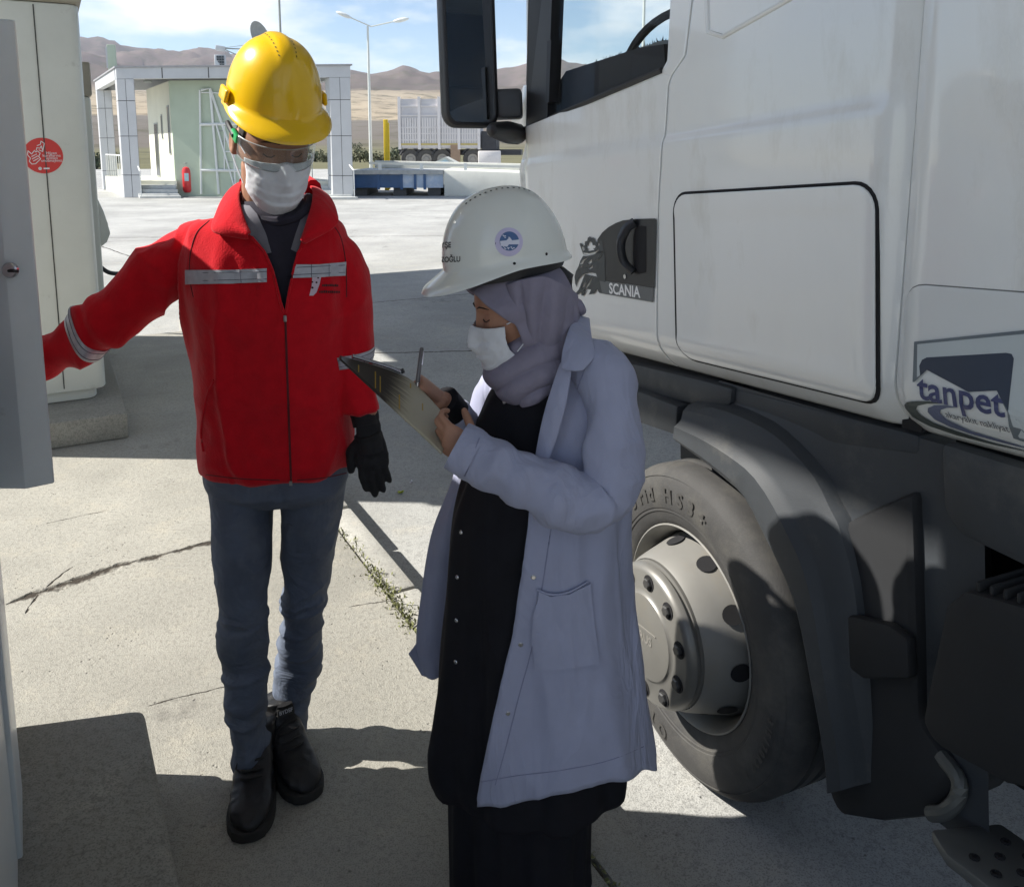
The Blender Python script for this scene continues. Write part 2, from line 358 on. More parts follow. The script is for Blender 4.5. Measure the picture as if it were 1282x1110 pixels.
# terrain
ridge_x = [-400, -200, 90, 130, 200, 260, 300, 440, 470, 490, 508, 530, 556, 640, 700, 760, 830, 1000, 1282, 1600]
ridge_y = [72, 75, 67, 68, 74, 78, 80, 92, 97, 92, 87, 94, 98, 92, 76, 79, 82, 86, 80, 80]
na, nr = 420, 200; az = np.radians(np.linspace(-62, 62, na)); rr = np.geomspace(70, 9000, nr)
A_, R_ = np.meshgrid(az, rr); PXa = 641 + 1050 * np.tan(np.clip(A_, -1.05, 1.05))
yb = np.interp(R_, [70, 110, 200, 350, 700, 1200, 1800, 2600], [208, 203, 197, 191, 163, 138, 120, 112])
far = np.interp(PXa, [330, 440], [5600, 3700])
ry = np.interp(PXa, ridge_x, ridge_y)
t = np.clip((R_ - 2400) / (far - 2400), 0, 1); yy = yb * (1 - sstep(0, 1, t)) + ry * sstep(0, 1, t)
Zt = EYE - (yy - 185) / 1050 * R_ / np.cos(A_) * np.cos(A_)
back = np.clip((R_ - far) / 3000, 0, 1); Zt = np.where(R_ > far, (EYE - (ry - 185) / 1050 * far) * (1 - back * .9), Zt)
Xt, Yt = R_ * np.sin(A_), R_ * np.cos(A_)
pn = np.stack([Xt / 330, Yt / 330, Xt * 0 + 3], -1); amp = np.interp(R_, [70, 200, 700, 2400, 3600, 9000], [0, .4, 6, 40, 110, 110])
Zt = Zt + amp * (fbm(pn, 5) - 0.35 * np.abs(fbm(pn * 2.3 + 9, 4)) * 1.6) * np.where(np.abs(R_ - far) < 350, .35, 1)
Zt = np.where(R_ < 85, -.6, Zt)
Vt = np.stack([Xt, Yt, Zt], -1).reshape(-1, 3)
Ft = [(i * na + j, i * na + j + 1, (i + 1) * na + j + 1, (i + 1) * na + j) for i in range(nr - 1) for j in range(na - 1)]
hm = bpy.data.materials.new('hill'); hm.use_nodes = True; n, l = hm.node_tree.nodes, hm.node_tree.links; b = n['Principled BSDF']; b.inputs['Roughness'].default_value = 1; b.inputs['Specular IOR Level'].default_value = 0
gm = n.new('ShaderNodeNewGeometry'); sp = n.new('ShaderNodeSeparateXYZ'); l.new(gm.outputs['Position'], sp.inputs[0])
n1 = n.new('ShaderNodeTexNoise'); n1.inputs['Scale'].default_value = 0.006; n1.inputs['Detail'].default_value = 8; l.new(gm.outputs['Position'], n1.inputs['Vector'])
ma = n.new('ShaderNodeMath'); ma.operation = 'MULTIPLY_ADD'; l.new(n1.outputs['Fac'], ma.inputs[0]); ma.inputs[1].default_value = 26.0; l.new(sp.outputs['Z'], ma.inputs[2])
mr = n.new('ShaderNodeMapRange'); mr.inputs['From Min'].default_value = 0; mr.inputs['From Max'].default_value = 400; l.new(ma.outputs[0], mr.inputs['Value'])
cr = n.new('ShaderNodeValToRGB'); e = cr.color_ramp.elements; e[0].position = 0.034; e[0].color = (.16,.155,.10,1); e[1].position = 0.046; e[1].color = (.15, .135, .12, 1)
for p_, c_ in ((.115, (.17, .155, .14, 1)), (.122, (.36, .30, .22, 1)), (.30, (.34, .29, .22, 1)), (.40, (.12, .10, .09, 1)), (1.0, (.16, .125, .115, 1))):
    q = e.new(p_); q.color = c_
l.new(mr.outputs[0], cr.inputs[0])
n2 = n.new('ShaderNodeTexNoise'); n2.inputs['Scale'].default_value = 0.022; n2.inputs['Detail'].default_value = 10; n2.inputs['Roughness'].default_value = .7; l.new(gm.outputs['Position'], n2.inputs['Vector'])
r2 = n.new('ShaderNodeValToRGB'); r2.color_ramp.elements[0].position = .50; r2.color_ramp.elements[1].position = .62; l.new(n2.outputs['Fac'], r2.inputs[0])
sc_ = n.new('ShaderNodeMath'); sc_.operation = 'MULTIPLY'; sc_.inputs[1].default_value = .75; l.new(r2.outputs[0], sc_.inputs[0])
mxx = n.new('ShaderNodeMix'); mxx.data_type = 'RGBA'; l.new(sc_.outputs[0], mxx.inputs['Factor']); l.new(cr.outputs[0], mxx.inputs['A']); mxx.inputs['B'].default_value = (.10, .095, .07, 1); l.new(mxx.outputs['Result'], b.inputs['Base Color'])
put('hills', raw(Vt, Ft), hm, kind='structure', smooth=180)

# ------------------------------------------------------------------ weeds along the kerb joint
wd_ = MB()
for k in range(1500):
    a_ = random.choice([random.uniform(1.9, 3.4), random.uniform(2.5, 3.0), random.uniform(0.4, 2.2)]) if k < 1400 else random.uniform(3.4, 6)
    nn = K + .006 + random.gauss(0, .022 if 2.3 < a_ < 3.3 else .010); p = st(a_, nn, -.01); h = random.uniform(.006, .022) * (1.0 if a_ > 2.2 else .6); an = random.uniform(0, 6.28)
    d_ = Vector((math.cos(an), math.sin(an), 0)); w = d_.cross(Vector((0, 0, 1))) * random.uniform(.0018, .0042); tip = p + d_ * random.uniform(.003, .016) + Vector((0, 0, h)); mid_ = p.lerp(tip, .55) + Vector((0, 0, h * .12))
    wd_.add([p, mid_ - w, tip, mid_ + w], [(0, 1, 2, 3)])
wd_.build('weeds', M('weed', (.20, .21, .085), .8, var=.5, vscale=30), label='small green weeds sprouting along the kerb joint', cat='weeds', kind='stuff')
# loose grit by the kerb, the crack and the plinth
gr = MB()
def pebble(p, r_):
    k0 = [Vector((random.gauss(0, 1), random.gauss(0, 1), random.gauss(0, 1))).normalized() * r_ * random.uniform(.6, 1.2) for _ in range(4)]
    gr.add([p + Vector((v.x, v.y, abs(v.z) * .7)) for v in k0], [(0, 1, 2), (0, 2, 3), (0, 3, 1), (1, 3, 2)])
for k in range(1500):
    if k < 500: p = st(random.uniform(.2, 6), K - abs(random.gauss(0, .07)), .001)
    elif k < 800:
        t_ = random.random(); c_ = gp(45, 742).lerp(gp(268, 680), t_); p = c_ + Vector((random.gauss(0, .03), random.gauss(0, .03), .001))
    elif k < 1150: p = Vector((random.uniform(-2.6, .2), random.uniform(1.8, 5), .001)); p = p if (p.dot(NX) < K) else st(2, .4, .001)
    else: p = st(random.uniform(.5, 7), K + .13 + abs(random.gauss(0, .35)), LANE + .001)
    pebble(p, random.uniform(.0012, .0042) * (1.5 if random.random() < .06 else 1))
gr.build('grit', M('grit stone', (.30, .27, .22), .9, var=.5, vscale=80), smooth=0, label='loose grit scattered over the concrete by the kerb', cat='grit', kind='stuff')
# litter
def leafy(p, r, mat, nm, lab, cat):
    q = MB()
    for k in range(9):
        an = random.uniform(0, 6.28); el = random.uniform(.1, 1.2); d_ = Vector((math.cos(an) * math.cos(el), math.sin(an) * math.cos(el), math.sin(el))); w = d_.cross(Vector((.3, .2, 1))).normalized() * r * .5
        q.add([p, p + d_ * r * .6 - w, p + d_ * r * 1.1, p + d_ * r * .6 + w], [(0, 1, 2, 3)])
    q.build(nm, mat, smooth=0, label=lab, cat=cat)
leafy(gp(502, 617, LANE + .003), .022, M('lime scrap', (.55, .62, .05), .6), 'litter_scrap', 'crumpled lime yellow scrap lying on the lane', 'litter')
leafy(gp(516, 604, LANE + .003), .016, M('white scrap', (.8, .76, .8), .6), 'paper_scrap', 'crumpled white paper scrap lying on the lane', 'litter')
# ------------------------------------------------------------------ canopy over the pumps (its edge bounds the sun)
can = thing('station_canopy', st(0, 0, 0), 'flat white steel canopy roof above the pumps', 'canopy')
q = MB(); q.prism([st(-3.5, -2.50, 5.2), st(-3.5, 8, 5.2), st(15, 8, 5.2), st(15, -2.50, 5.2)], (0, 0, .12)); q.build('soffit', M('canopy white', (.45, .45, .45), .5, var=.04), can)
for (a0, n0, a1, n1_) in ((-3.5, -2.50, 15, -2.50), (-3.5, 8, 15, 8), (-3.5, -2.50, -3.5, 8), (15, -2.50, 15, 8)):
    q = MB(); q.bar(st(a0, n0, 5.42), st(a1, n1_, 5.42), .08, .5); q.build('fascia', M('canopy red', (.55, .03, .03), .4, var=.04), can)
for a_, n_ in ((-3, -.2), (2, 7.4), (-3, 7.4)):
    q = MB(); q.bar(st(a_, n_, LANE), st(a_, n_, 5.2), .35); q.build('column', MATS['canopy white'], can, bevel=.02)
# ------------------------------------------------------------------ pump cabinet at the near plinth
GREYP = M('grey blue steel', (.70, .75, .78), .38, var=.05, vscale=4, coat=.2, rvar=.06, dirt=(.2, .2, .19), dscale=6, dpos=(.66, .85))
CREAM = M('cream painted steel', (.72, .73, .66), .42, var=.05, vscale=3, coat=.15, dirt=(.30, .28, .22), dscale=5, dpos=(.62, .9))
DARK = M('dark rubber', (.025, .025, .028), .6, var=.2)
pl = thing('concrete_plinth', st(1.0, -.6, 0), 'low cracked concrete plinth under the grey pump cabinet', 'plinth')
c1 = gp(180, 885, .19); c2 = gp(226, 1112, .19); e2 = (c2 - c1).normalized()
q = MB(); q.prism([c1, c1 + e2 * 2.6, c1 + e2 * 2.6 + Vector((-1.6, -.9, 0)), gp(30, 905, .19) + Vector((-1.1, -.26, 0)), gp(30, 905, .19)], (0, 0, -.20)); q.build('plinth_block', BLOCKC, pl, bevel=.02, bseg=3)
cb = thing('pump_cabinet', (-1.2, 1.75, .15), 'grey blue pump cabinet with its door swung open on plinth', 'pump cabinet')
P0 = Vector((-1.0, 1.5, .192)); ea = Vector((-.505, .863, 0)); en = Vector((-.863, -.505, 0))
def cabp(a_, n_, z_): return P0 + ea * a_ + en * n_ + Vector((0, 0, z_))
q = MB(); q.prism([cabp(-.95, 0, 0), cabp(.28, 0, 0), cabp(.28, .9, 0), cabp(-.95, .9, 0)], (0, 0, 2.6)); q.build('body', GREYP, cb, bevel=.012)
q = MB(); q.prism([cabp(.282, .02, 0), cabp(.62, .02, 0), cabp(.62, .88, 0), cabp(.282, .88, 0)], (0, 0, 1.72)); q.build('side_bay', CREAM, cb, bevel=.012)
q = MB(); q.prism([cabp(.02, -.01, .02), cabp(.24, -.01, .02), cabp(.24, .004, .02), cabp(.02, .004, .02)], (0, 0, .74)); q.build('side_panel', GREYP, cb, bevel=.004)
q = MB(); q.prism([cabp(.10, -.016, .82), cabp(.14, -.016, .82), cabp(.14, -.008, .82), cabp(.10, -.008, .82)], (0, 0, .2)); q.build('grip_slot', DARK, cb)
# open door: a shallow steel box
D0 = at(70, 605, 1.72); D1 = at(18, 25, 1.72); zb, zt = D0.z, D1.z; xr = (D0.x + D1.x) / 2
q = MB(); q.prism([(xr, 1.72, zb), (xr - .040, 1.775, zb), (xr - .55, 1.775, zb), (xr - .55, 1.70, zb), (xr - .045, 1.688, zb)], (0, 0, zt - zb)); door = q.build('door', GREYP, cb, bevel=.004, smooth=12)
lk = at(14, 338, 1.685)
q = MB(); q.lathe([(.016, 0), (.016, .006), (.013, .009), (.004, .009)], 20, Matrix.Translation(lk) @ Matrix.Rotation(R(90), 4, 'X')); q.build('lock', M('chrome', (.6, .6, .62), .25, 1.0, var=.05), door)
q = MB(); q.bar(lk + Vector((0, -.012, 0)), lk + Vector((.022, -.012, -.001)), .006, .006); q.build('key_handle', DARK, door, bevel=.002)
# ------------------------------------------------------------------ white dispenser with the red sticker
pl2 = thing('concrete_plinth', (-2.6, 5.2, 0), 'pale concrete plinth under the cream dispenser with the red sticker', 'plinth')
s0 = gp(162, 548, 0); sa = AX
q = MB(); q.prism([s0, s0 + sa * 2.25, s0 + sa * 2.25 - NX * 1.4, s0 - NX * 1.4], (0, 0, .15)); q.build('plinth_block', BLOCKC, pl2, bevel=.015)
fp = thing('fuel_dispenser', (-2.8, 5.1, .15), 'tall cream fuel dispenser with round red sticker', 'fuel dispenser')
Yp = 4.90; xrt = at(132, 470, Yp).x; ROT2 = math.atan2(NX.y, NX.x); PV2 = Vector((xrt, Yp, 0))
def onface(px, py):
    r_ = ray(px, py); nn_ = -AX; t_ = ((PV2 - Vector((0, 0, EYE))).dot(nn_)) / r_.dot(nn_); h = r_ * t_ + Vector((0, 0, EYE)); return Vector((PV2.x + (h - PV2).dot(NX), Yp, h.z))
q = MB(); x0, x1, y0, y1 = xrt - 1.1, xrt, Yp, Yp + 1.72
prof = [(x0, y0), (x1 - .05, y0), (x1 - .012, y0 + .02), (x1, y0 + .06), (x1, y1), (x0, y1)]
ztop = at(88, 6, Yp).z
q.prism([(a_, b_, .22) for a_, b_ in prof], (0, 0, ztop - .22))
q.prism([(a_ if a_ == x0 else a_ - .05, b_ + (.05 if b_ < Yp + .2 else -.05), .152) for a_, b_ in prof], (0, 0, .1)); q.build('body', CREAM, fp, bevel=.012)
q = MB(); sx_ = onface(62, 260).x; q.box((sx_, Yp + .002, (.23 + ztop) / 2), (.006, .012, ztop - .26)); q.build('panel_seam', M('seam', (.06, .06, .055), .8), fp)
q = MB(); q.prism([(x0 - .03, y0 - .03, ztop + .002), (x1 + .02, y0 - .03, ztop + .002), (x1 + .02, y1 + .03, ztop + .002), (x0 - .03, y1 + .03, ztop + .002)], (0, 0, .22)); q.build('cap', M('dispenser cap', (.36, .33, .27), .5, var=.08), fp, bevel=.03)
sc0 = onface(54, 195); RS = .1
def disc(name, c, r, y, mat, parent, seg=48):
    return put(name, raw([(c.x + r * math.cos(2 * math.pi * k / seg), y, c.z + r * math.sin(2 * math.pi * k / seg)) for k in range(seg)] + [(c.x + r * math.cos(2 * math.pi * k / seg), y + .0012, c.z + r * math.sin(2 * math.pi * k / seg)) for k in range(seg)], [tuple(range(seg))] + [(k, k + seg, (k + 1) % seg + seg, (k + 1) % seg) for k in range(seg)]), mat, parent, smooth=0)
RED = M('red sticker', (.62, .035, .03), .35, var=.05); WHITE = M('white print', (.8, .8, .8), .5, var=.03)
stk = disc('sticker', sc0, RS, Yp - .0026, RED, fp)
def strokes(lines, w, org, sx, y, name, mat, parent):
    q = MB()
    for L in lines:
        for a_, b_ in zip(L[:-1], L[1:]):
            A = Vector((org.x + a_[0] * sx, y, org.z + a_[1] * sx)); B = Vector((org.x + b_[0] * sx, y, org.z + b_[1] * sx)); d_ = (B - A)
            if d_.length < 1e-6: continue
            d_.normalize(); A -= d_ * w * .4; B += d_ * w * .4; nn = Vector((-d_.z, 0, d_.x)) * w / 2
            q.add([A + nn, B + nn, B - nn, A - nn], [(0, 1, 2, 3)])
    return q.build(name, mat, parent, smooth=0)
hand = [[(-.85, .05), (-.8, .3), (-.62, .1), (-.45, .32), (-.38, .22), (-.3, .3), (-.15, .15), (-.25, -.05), (-.15, -.2), (-.3, -.35), (-.45, -.5), (-.65, -.52), (-.78, -.35), (-.7, -.15), (-.85, .05)],
        [(-.62, -.05), (-.35, .1)], [(-.6, -.2), (-.3, -.02)], [(-.55, -.33), (-.28, -.17)], [(-.35, .35), (-.3, .5), (-.15, .45), (-.05, .6), (.0, .3), (.12, .75), (-.05, .9), (-.1, .7), (-.28, .62)], [(-.2, .35), (.0, .25)]]
strokes(hand, .004, sc0, RS * .9, Yp - .0045, 'sticker_print', WHITE, stk)
for i, (tx, dz, sz) in enumerate((('Hijyen', .14, .03), ('kurallarına', .0, .03), ('uymayı', -.14, .03), ('unutmayınız.', -.28, .03))):
    tm = text_mesh(tx, sz * .72); tm.transform(Matrix.Translation((sc0.x + RS * .42, Yp - .0045, sc0.z + RS * dz)) @ Matrix.Rotation(R(90), 4, 'X')); put('sticker_text', tm, WHITE, stk, smooth=0)
q = MB(); q.lathe([(.009, 0), (.009, .001), (.004, .001), (.004, 0)], 14, Matrix.Translation((sc0.x - RS * .2, Yp - .0035, sc0.z - RS * .72)) @ Matrix.Rotation(R(90), 4, 'X')); q.build('sticker_emblem', WHITE, stk)
q = MB(); q.box((sc0.x + RS * .12, Yp - .004, sc0.z - RS * .72), (.03, .001, .008)); q.build('sticker_print', WHITE, stk)
def spin(o, pv, an):
    o.matrix_world = Matrix.Translation(pv) @ Matrix.Rotation(an, 4, 'Z') @ Matrix.Translation(-pv) @ o.matrix_world
spin(fp, PV2, ROT2)
# second dispenser further along with its nozzle boot and hose
fd = thing('fuel_dispenser', (-3.6, 6.9, .0), 'cream fuel dispenser with nozzle boot and black hose behind', 'fuel dispenser')
Y3 = 6.6; xa = at(119, 200, Y3).x
q = MB(); q.box((xa - .45, Y3 + .4, 1.02), (.9, .8, 2.04)); q.build('body', CREAM, fd, bevel=.02)
q = MB(); z3 = at(110, 78, Y3).z; q.prism([(xa - .95, Y3 - .03, 2.043), (xa + .012, Y3 - .03, 2.043), (xa + .012, Y3 + .85, 2.043), (xa - .95, Y3 + .85, 2.043)], (0, 0, z3 - 2.043)); q.build('cap', M('dispenser cap', (.36, .33, .27)), fd, bevel=.015)
bz0, bz1 = at(125, 312, Y3).z, at(125, 250, Y3).z; xb = at(138, 300, Y3).x
q = MB(); q.prism([(xa - .02, Y3 + .03, bz0), (xb - .03, Y3 + .03, bz0 + .05), (xb, Y3 + .03, bz0 + .12), (xb - .01, Y3 + .03, bz0 + .17), (xa + .06, Y3 + .03, bz0 + .20), (xa + .035, Y3 + .03, bz0 + .30), (xa - .02, Y3 + .03, bz1 + .06)], (0, .18, 0)); q.build('nozzle_boot', CREAM, fd, bevel=.01)
pts = catmull([(xa - .05, Y3 + .1, .75), (xa + .04, Y3 + .06, .66), (xa + .16, Y3 + .15, .63), (xa + .24, Y3 + .4, .60), (xa + .22, Y3 + .7, .52), (xa + .05, Y3 + .9, .40), (xa - .3, Y3 + .95, .3)], 40)
q = MB(); q.tube(pts, .017, 8); q.build('hose', DARK, fd)

spin(fd, Vector((xa, Y3, 0)), ROT2)

skyb = thing('sky_block_building', (1, -26, LANE), 'unseen single storey block with dark glazing, added to cut sky light', 'building')  # building out of view, added to cut sky light from behind the camera
q = MB(); q.box((2, -28.5, 2.1 + LANE), (18, 5, 4.2)); q.build('wall', M('block wall', (.6, .58, .55), .8), skyb)
for k in range(7):
    q = MB(); q.box((-5.4 + k * 2.4, -25.98, 1.5 + LANE), (2.1, .06, 2.2)); q.build('window', M('block glass', (.03, .035, .04), .1), skyb)
# ------------------------------------------------------------------ weigh house
FL = gp(156, 247.5, LANE); FR = gp(443, 249, LANE); RL = gp(128.5, 237, LANE)
ex = (FR - FL).normalized(); BL = (FR - FL).length; es = (RL - FL).normalized(); BD = (RL - FL).length
def B(a, b_, z=0): return FL + ex * a + es * b_ + Vector((0, 0, z))
ZT = at(300, 83, FL.y).z - LANE
bld = thing('weigh_house', FL, 'single storey green weigh house with pale panel clad porch columns', 'building')
CLAD = M('grey cladding', (.50, .51, .52), .5, var=.06, vscale=1.5); JOINT = M('joint', (.10, .10, .10), .9)
GREEN = M('pale green render', (.46, .53, .42), .85, var=.06, vscale=1.2); CREAMW = M('cream render', (.70, .69, .58), .85, var=.05, vscale=1.0)
def clad_column(a, b_, w, d_, nm='column'):
    q = MB(); q.prism([B(a + .02, b_ + .02, 0), B(a + w - .02, b_ + .02, 0), B(a + w - .02, b_ + d_ - .02, 0), B(a + .02, b_ + d_ - .02, 0)], (0, 0, ZT - .46)); col = q.build(nm, JOINT, bld)
    zs = [0, .85, 2.3, 3.6, ZT - .46]
    for z0, z1 in zip(zs[:-1], zs[1:]):
        for k in range(2):
            for (p, e1, ln, o) in ((B(a + w * k / 2, b_), ex, w / 2, -1), ):
                q = MB(); q.prism([p + Vector((0, 0, z0 + .012)), p + e1 * (ln - .02) + Vector((0, 0, z0 + .012)), p + e1 * (ln - .02) + Vector((0, 0, z1 - .012)), p + Vector((0, 0, z1 - .012))], es * .03); q.build('panel', CLAD, col)
        for aa in (a, a + w - .03):
            q = MB(); p = B(aa, b_ + .035); q.prism([p + Vector((0, 0, z0 + .012)), p + es * (d_ - .04) + Vector((0, 0, z0 + .012)), p + es * (d_ - .04) + Vector((0, 0, z1 - .012)), p + Vector((0, 0, z1 - .012))], ex * .03); q.build('panel', CLAD, col)
clad_column(0, 0, .68, .5); clad_column(0, BD - .5, .68, .5); clad_column(BL - .78, 0, .78, .5); clad_column(BL - .78, BD - .5, .78, .5)
# roof beams
for (p0, e1, ln, o, nm) in ((B(0, 0, ZT - .46), ex, BL, es, 'roof_beam'), (B(0, .5, ZT - .46), es, BD - .5, ex, 'roof_beam'), (B(BL - .3, .5, ZT - .46), es, BD - .5, ex, 'roof_beam'), (B(.3, BD - .3, ZT - .46), ex, BL - .6, es, 'roof_beam')):
    q = MB(); q.prism([p0, p0 + e1 * ln, p0 + e1 * ln + o * .3, p0 + o * .3], (0, 0, .40)); bm_ = q.build(nm, JOINT if nm == 'x' else CLAD, bld)
    if e1 is ex and o is es and p0.y < FL.y + 1:
        for k in range(1, 5):
            q = MB(); q.prism([p0 + e1 * (ln * k / 5 - .02) - es * .004 + Vector((0, 0, .01)), p0 + e1 * (ln * k / 5 + .02) - es * .004 + Vector((0, 0, .01)), p0 + e1 * (ln * k / 5 + .02) - es * .004 + Vector((0, 0, .39)), p0 + e1 * (ln * k / 5 - .02) - es * .004 + Vector((0, 0, .39))], es * .01); q.build('joint', JOINT, bm_)
q = MB(); q.prism([B(-.06, -.06, ZT - .058), B(BL + .06, -.06, ZT - .058), B(BL + .06, BD + .06, ZT - .058), B(-.06, BD + .06, ZT - .058)], (0, 0, .06)); q.build('roof', M('roof sheet', (.30, .30, .31), .6), bld)
WA, WB = 2.25, 7.35
q = MB(); q.prism([B(WA, 1.1, 0), B(WB, 1.1, 0), B(WB, 1.35, 0), B(WA, 1.35, 0)], (0, 0, ZT - .465)); q.build('wall', GREEN, bld)
q = MB(); q.prism([B(WA, 1.352, 0), B(WA + .25, 1.352, 0), B(WA + .25, BD - .7, 0), B(WA, BD - .7, 0)], (0, 0, ZT - .465)); wl_ = q.build('wall', CREAMW, bld)
q = MB(); q.prism([B(WA + .252, BD - .72, 0), B(WB, BD - .72, 0), B(WB, BD - .95, 0), B(WA + .252, BD - .95, 0)], (0, 0, ZT - .465)); q.build('wall', CREAMW, bld)
q = MB(); q.prism([B(WB - .25, 1.352, 0), B(WB, 1.352, 0), B(WB, BD - .72, 0), B(WB - .25, BD - .72, 0)], (0, 0, ZT - .465)); q.build('wall', CREAMW, bld)
q = MB(); q.prism([B(.1, .8, 0), B(WA - .003, .8, 0), B(WA - .003, BD - .6, 0), B(.1, BD - .6, 0)], (0, 0, .62)); q.build('porch_floor', CREAMW, bld)
q = MB(); q.prism([B(WB + .003, .8, 0), B(BL - .05, .8, 0), B(BL - .05, BD - .6, 0), B(WB + .003, BD - .6, 0)], (0, 0, .62)); q.build('porch_floor', CREAMW, bld)
WG = M('window dark', (.05, .06, .07), .15, var=.1); FRM = M('frame grey', (.30, .32, .30), .5)
for b0, b1, z0, z1 in ((1.55, 1.95, 1.6, 3.5), (3.2, 3.5, 2.2, 3.2), (4.4, 5.3, .65, 2.9)):
    q = MB(); q.prism([B(WA - .03, b0, z0), B(WA - .03, b1, z0), B(WA - .03, b1, z1), B(WA - .03, b0, z1)], ex * .028); w_ = q.build('window', FRM, bld)
    q = MB(); q.prism([B(WA - .04, b0 + .06, z0 + .06), B(WA - .04, b1 - .06, z0 + .06), B(WA - .04, b1 - .06, z1 - .06), B(WA - .04, b0 + .06, z1 - .06)], ex * .009); q.build('pane', WG, w_)
for (a0, a1, kk) in ((.55, 2.15, 4), (WB + .15, BL - .1, 5)):
    for k in range(kk):
        d0 = .8 - .3 * (k + 1) + .0; z1 = .62 - .155 * (k + 1)
        if z1 < .02: z1 = .10
        q = MB(); q.prism([B(a0, d0, 0), B(a1, d0, 0), B(a1, d0 + .297, 0), B(a0, d0 + .297, 0)], (0, 0, z1)); q.build('step', M('step stone', (.50, .51, .49), .8), bld, bevel=.01)
RAIL = M('white rail', (.72, .74, .72), .4, var=.05)
def railing(pts, h=.95, nb=5):
    q = MB(); q.tube([p + Vector((0, 0, h)) for p in pts], .028, 6); q.build('handrail', RAIL, bld)
    for a_, b_ in zip(pts[:-1], pts[1:]):
        for k in range(nb):
            p = a_.lerp(b_, k / (nb - 1)); q = MB(); q.tube([p, p + Vector((0, 0, h))], .018, 6); q.build('baluster', RAIL, bld)
railing([B(.62, .85, .62), B(.62, -.35, .05)], .95, 4); railing([B(.2, BD - .62, .62), B(.2, 1.0, .62)], .95, 9)
railing([B(WB + .1, 3.8, .62), B(BL - .3, 3.8, .62)], 1.0, 7); railing([B(BL - .12, .85, .62), B(BL - .12, -.4, .05)], 1.0, 3)
q = MB(); p = B(1.3, .6, ZT - .55); q.lathe([(.16, 0), (.16, .05), (.10, .08)], 16, Matrix.Translation(p)); q.build('porch_lamp', FRM, bld)
# steel stair against the green wall
ss = thing('steel_staircase', B(3.3, .5), 'white tubular steel staircase frame against the green wall', 'staircase')
Ys = FL.y + .55
def S(px, py): return at(px, py, Ys)
for nm, pts, r in (('post', [(263, 111), (274, 243)], .05), ('rail', [(252, 113), (263, 111), (302, 226)], .05), ('post', [(250, 113), (252, 243)], .04), ('post', [(293, 190), (295, 243)], .045), ('crossbar', [(250, 156), (305, 155)], .06), ('crossbar', [(252, 213), (310, 214)], .06), ('post', [(281, 158), (281, 214)], .03), ('crossbar', [(252, 116), (296, 117)], .03), ('crossbar', [(281, 190), (310, 190)], .03)):
    q = MB(); q.tube([S(*p) for p in pts], r, 6); q.build(nm, RAIL, ss)
q = MB(); q.bar(S(271, 156), S(295, 238), .12, .05); q.build('stringer', RAIL, ss)
for k in range(6):
    p = S(273 + k * 4, 164 + k * 13); q = MB(); q.box(p + Vector((.1, .35, 0)), (.25, .7, .03)); q.build('tread', FRM, ss)
# wheeled extinguisher
fe = thing('fire_extinguisher', gp(236, 247, LANE), 'large red wheeled fire extinguisher beside the steps', 'fire extinguisher')
c0 = gp(236, 246, LANE); REDP = M('extinguisher red', (.62, .03, .035), .35, coat=.3, var=.08)
q = MB(); q.lathe([(.02, .14), (.15, .16), (.19, .24), (.19, .98), (.15, 1.10), (.06, 1.16)], 20, Matrix.Translation(c0)); q.build('cylinder', REDP, fe)
q = MB(); q.lathe([(.05, 1.165), (.05, 1.26), (.11, 1.27), (.11, 1.3), (.03, 1.31)], 12, Matrix.Translation(c0)); q.build('valve', FRM, fe)
q = MB(); q.box(c0 + Vector((.04, -.192, .75)), (.16, .012, .3)); q.build('label_plate', M('label cyan', (.45, .65, .68), .5), fe)
for sx_ in (-.17, .17):
    q = MB(); q.tube([c0 + Vector((sx_, .05, 0.004)), c0 + Vector((sx_, .12, .5)), c0 + Vector((sx_ * .9, .2, 1.25))], .02, 6); q.build('leg', REDP, fe)
# roof fittings
fl_ = thing('floodlight', at(277, 83, FL.y + 1), 'square floodlight standing on the weigh house roof', 'floodlight')
zr = ZT + LANE; p = at(276, 82, FL.y + 1.2); p.z = zr + .3
q = MB(); q.box(p, (.42, .16, .46), m=Euler((R(-12), 0, R(20))).to_matrix()); q.build('housing', M('pale housing', (.6, .62, .62), .4), fl_, bevel=.02)
for k in range(4):
    for j in range(3):
        q = MB(); q.box(p + Vector((-.06 + j * .1, -.10 + .0, -.15 + k * .1)), (.08, .03, .08)); q.build('lens', WG, fl_)
q = MB(); q.bar((p.x, p.y, zr + .002), (p.x, p.y, p.z - .2), .08); q.build('bracket', FRM, fl_)
dsh = thing('satellite_dish', at(325, 83, FL.y + 1.6), 'grey satellite dish with long arm on the weigh house roof', 'satellite dish')
dc = at(322, 48, FL.y + 1.6); dm = Matrix.Translation(dc) @ Euler((R(72), 0, R(62))).to_matrix().to_4x4() @ Matrix.Scale(.8, 4, (1, 0, 0))
q = MB(); q.lathe([(.03, .0), (.25, .02), (.45, .09), (.60, .18), (.615, .19), (.6, .165), (.45, .075), (.25, .005), (.03, -.015)], 28, dm); q.build('dish', M('dish grey', (.30, .31, .30), .55), dsh)
q = MB(); q.tube([at(318, 62, FL.y + 1.5), at(282, 61, FL.y + 1.2)], .025, 6); q.tube([at(312, 76, FL.y + 1.5), at(281, 62, FL.y + 1.2)], .02, 6); q.tube([at(319, 55, FL.y + 1.5), at(282, 60, FL.y + 1.2)], .01, 6); q.build('arm', FRM, dsh)
q = MB(); q.box(at(276, 61, FL.y + 1.2), (.36, .16, .2), m=Euler((0, R(10), R(10))).to_matrix()); q.build('receiver', MATS['pale housing'], dsh, bevel=.02)
q = MB(); q.tube([dc, (dc.x + .1, dc.y + .1, zr + .002)], .04, 6); q.build('mast', FRM, dsh)
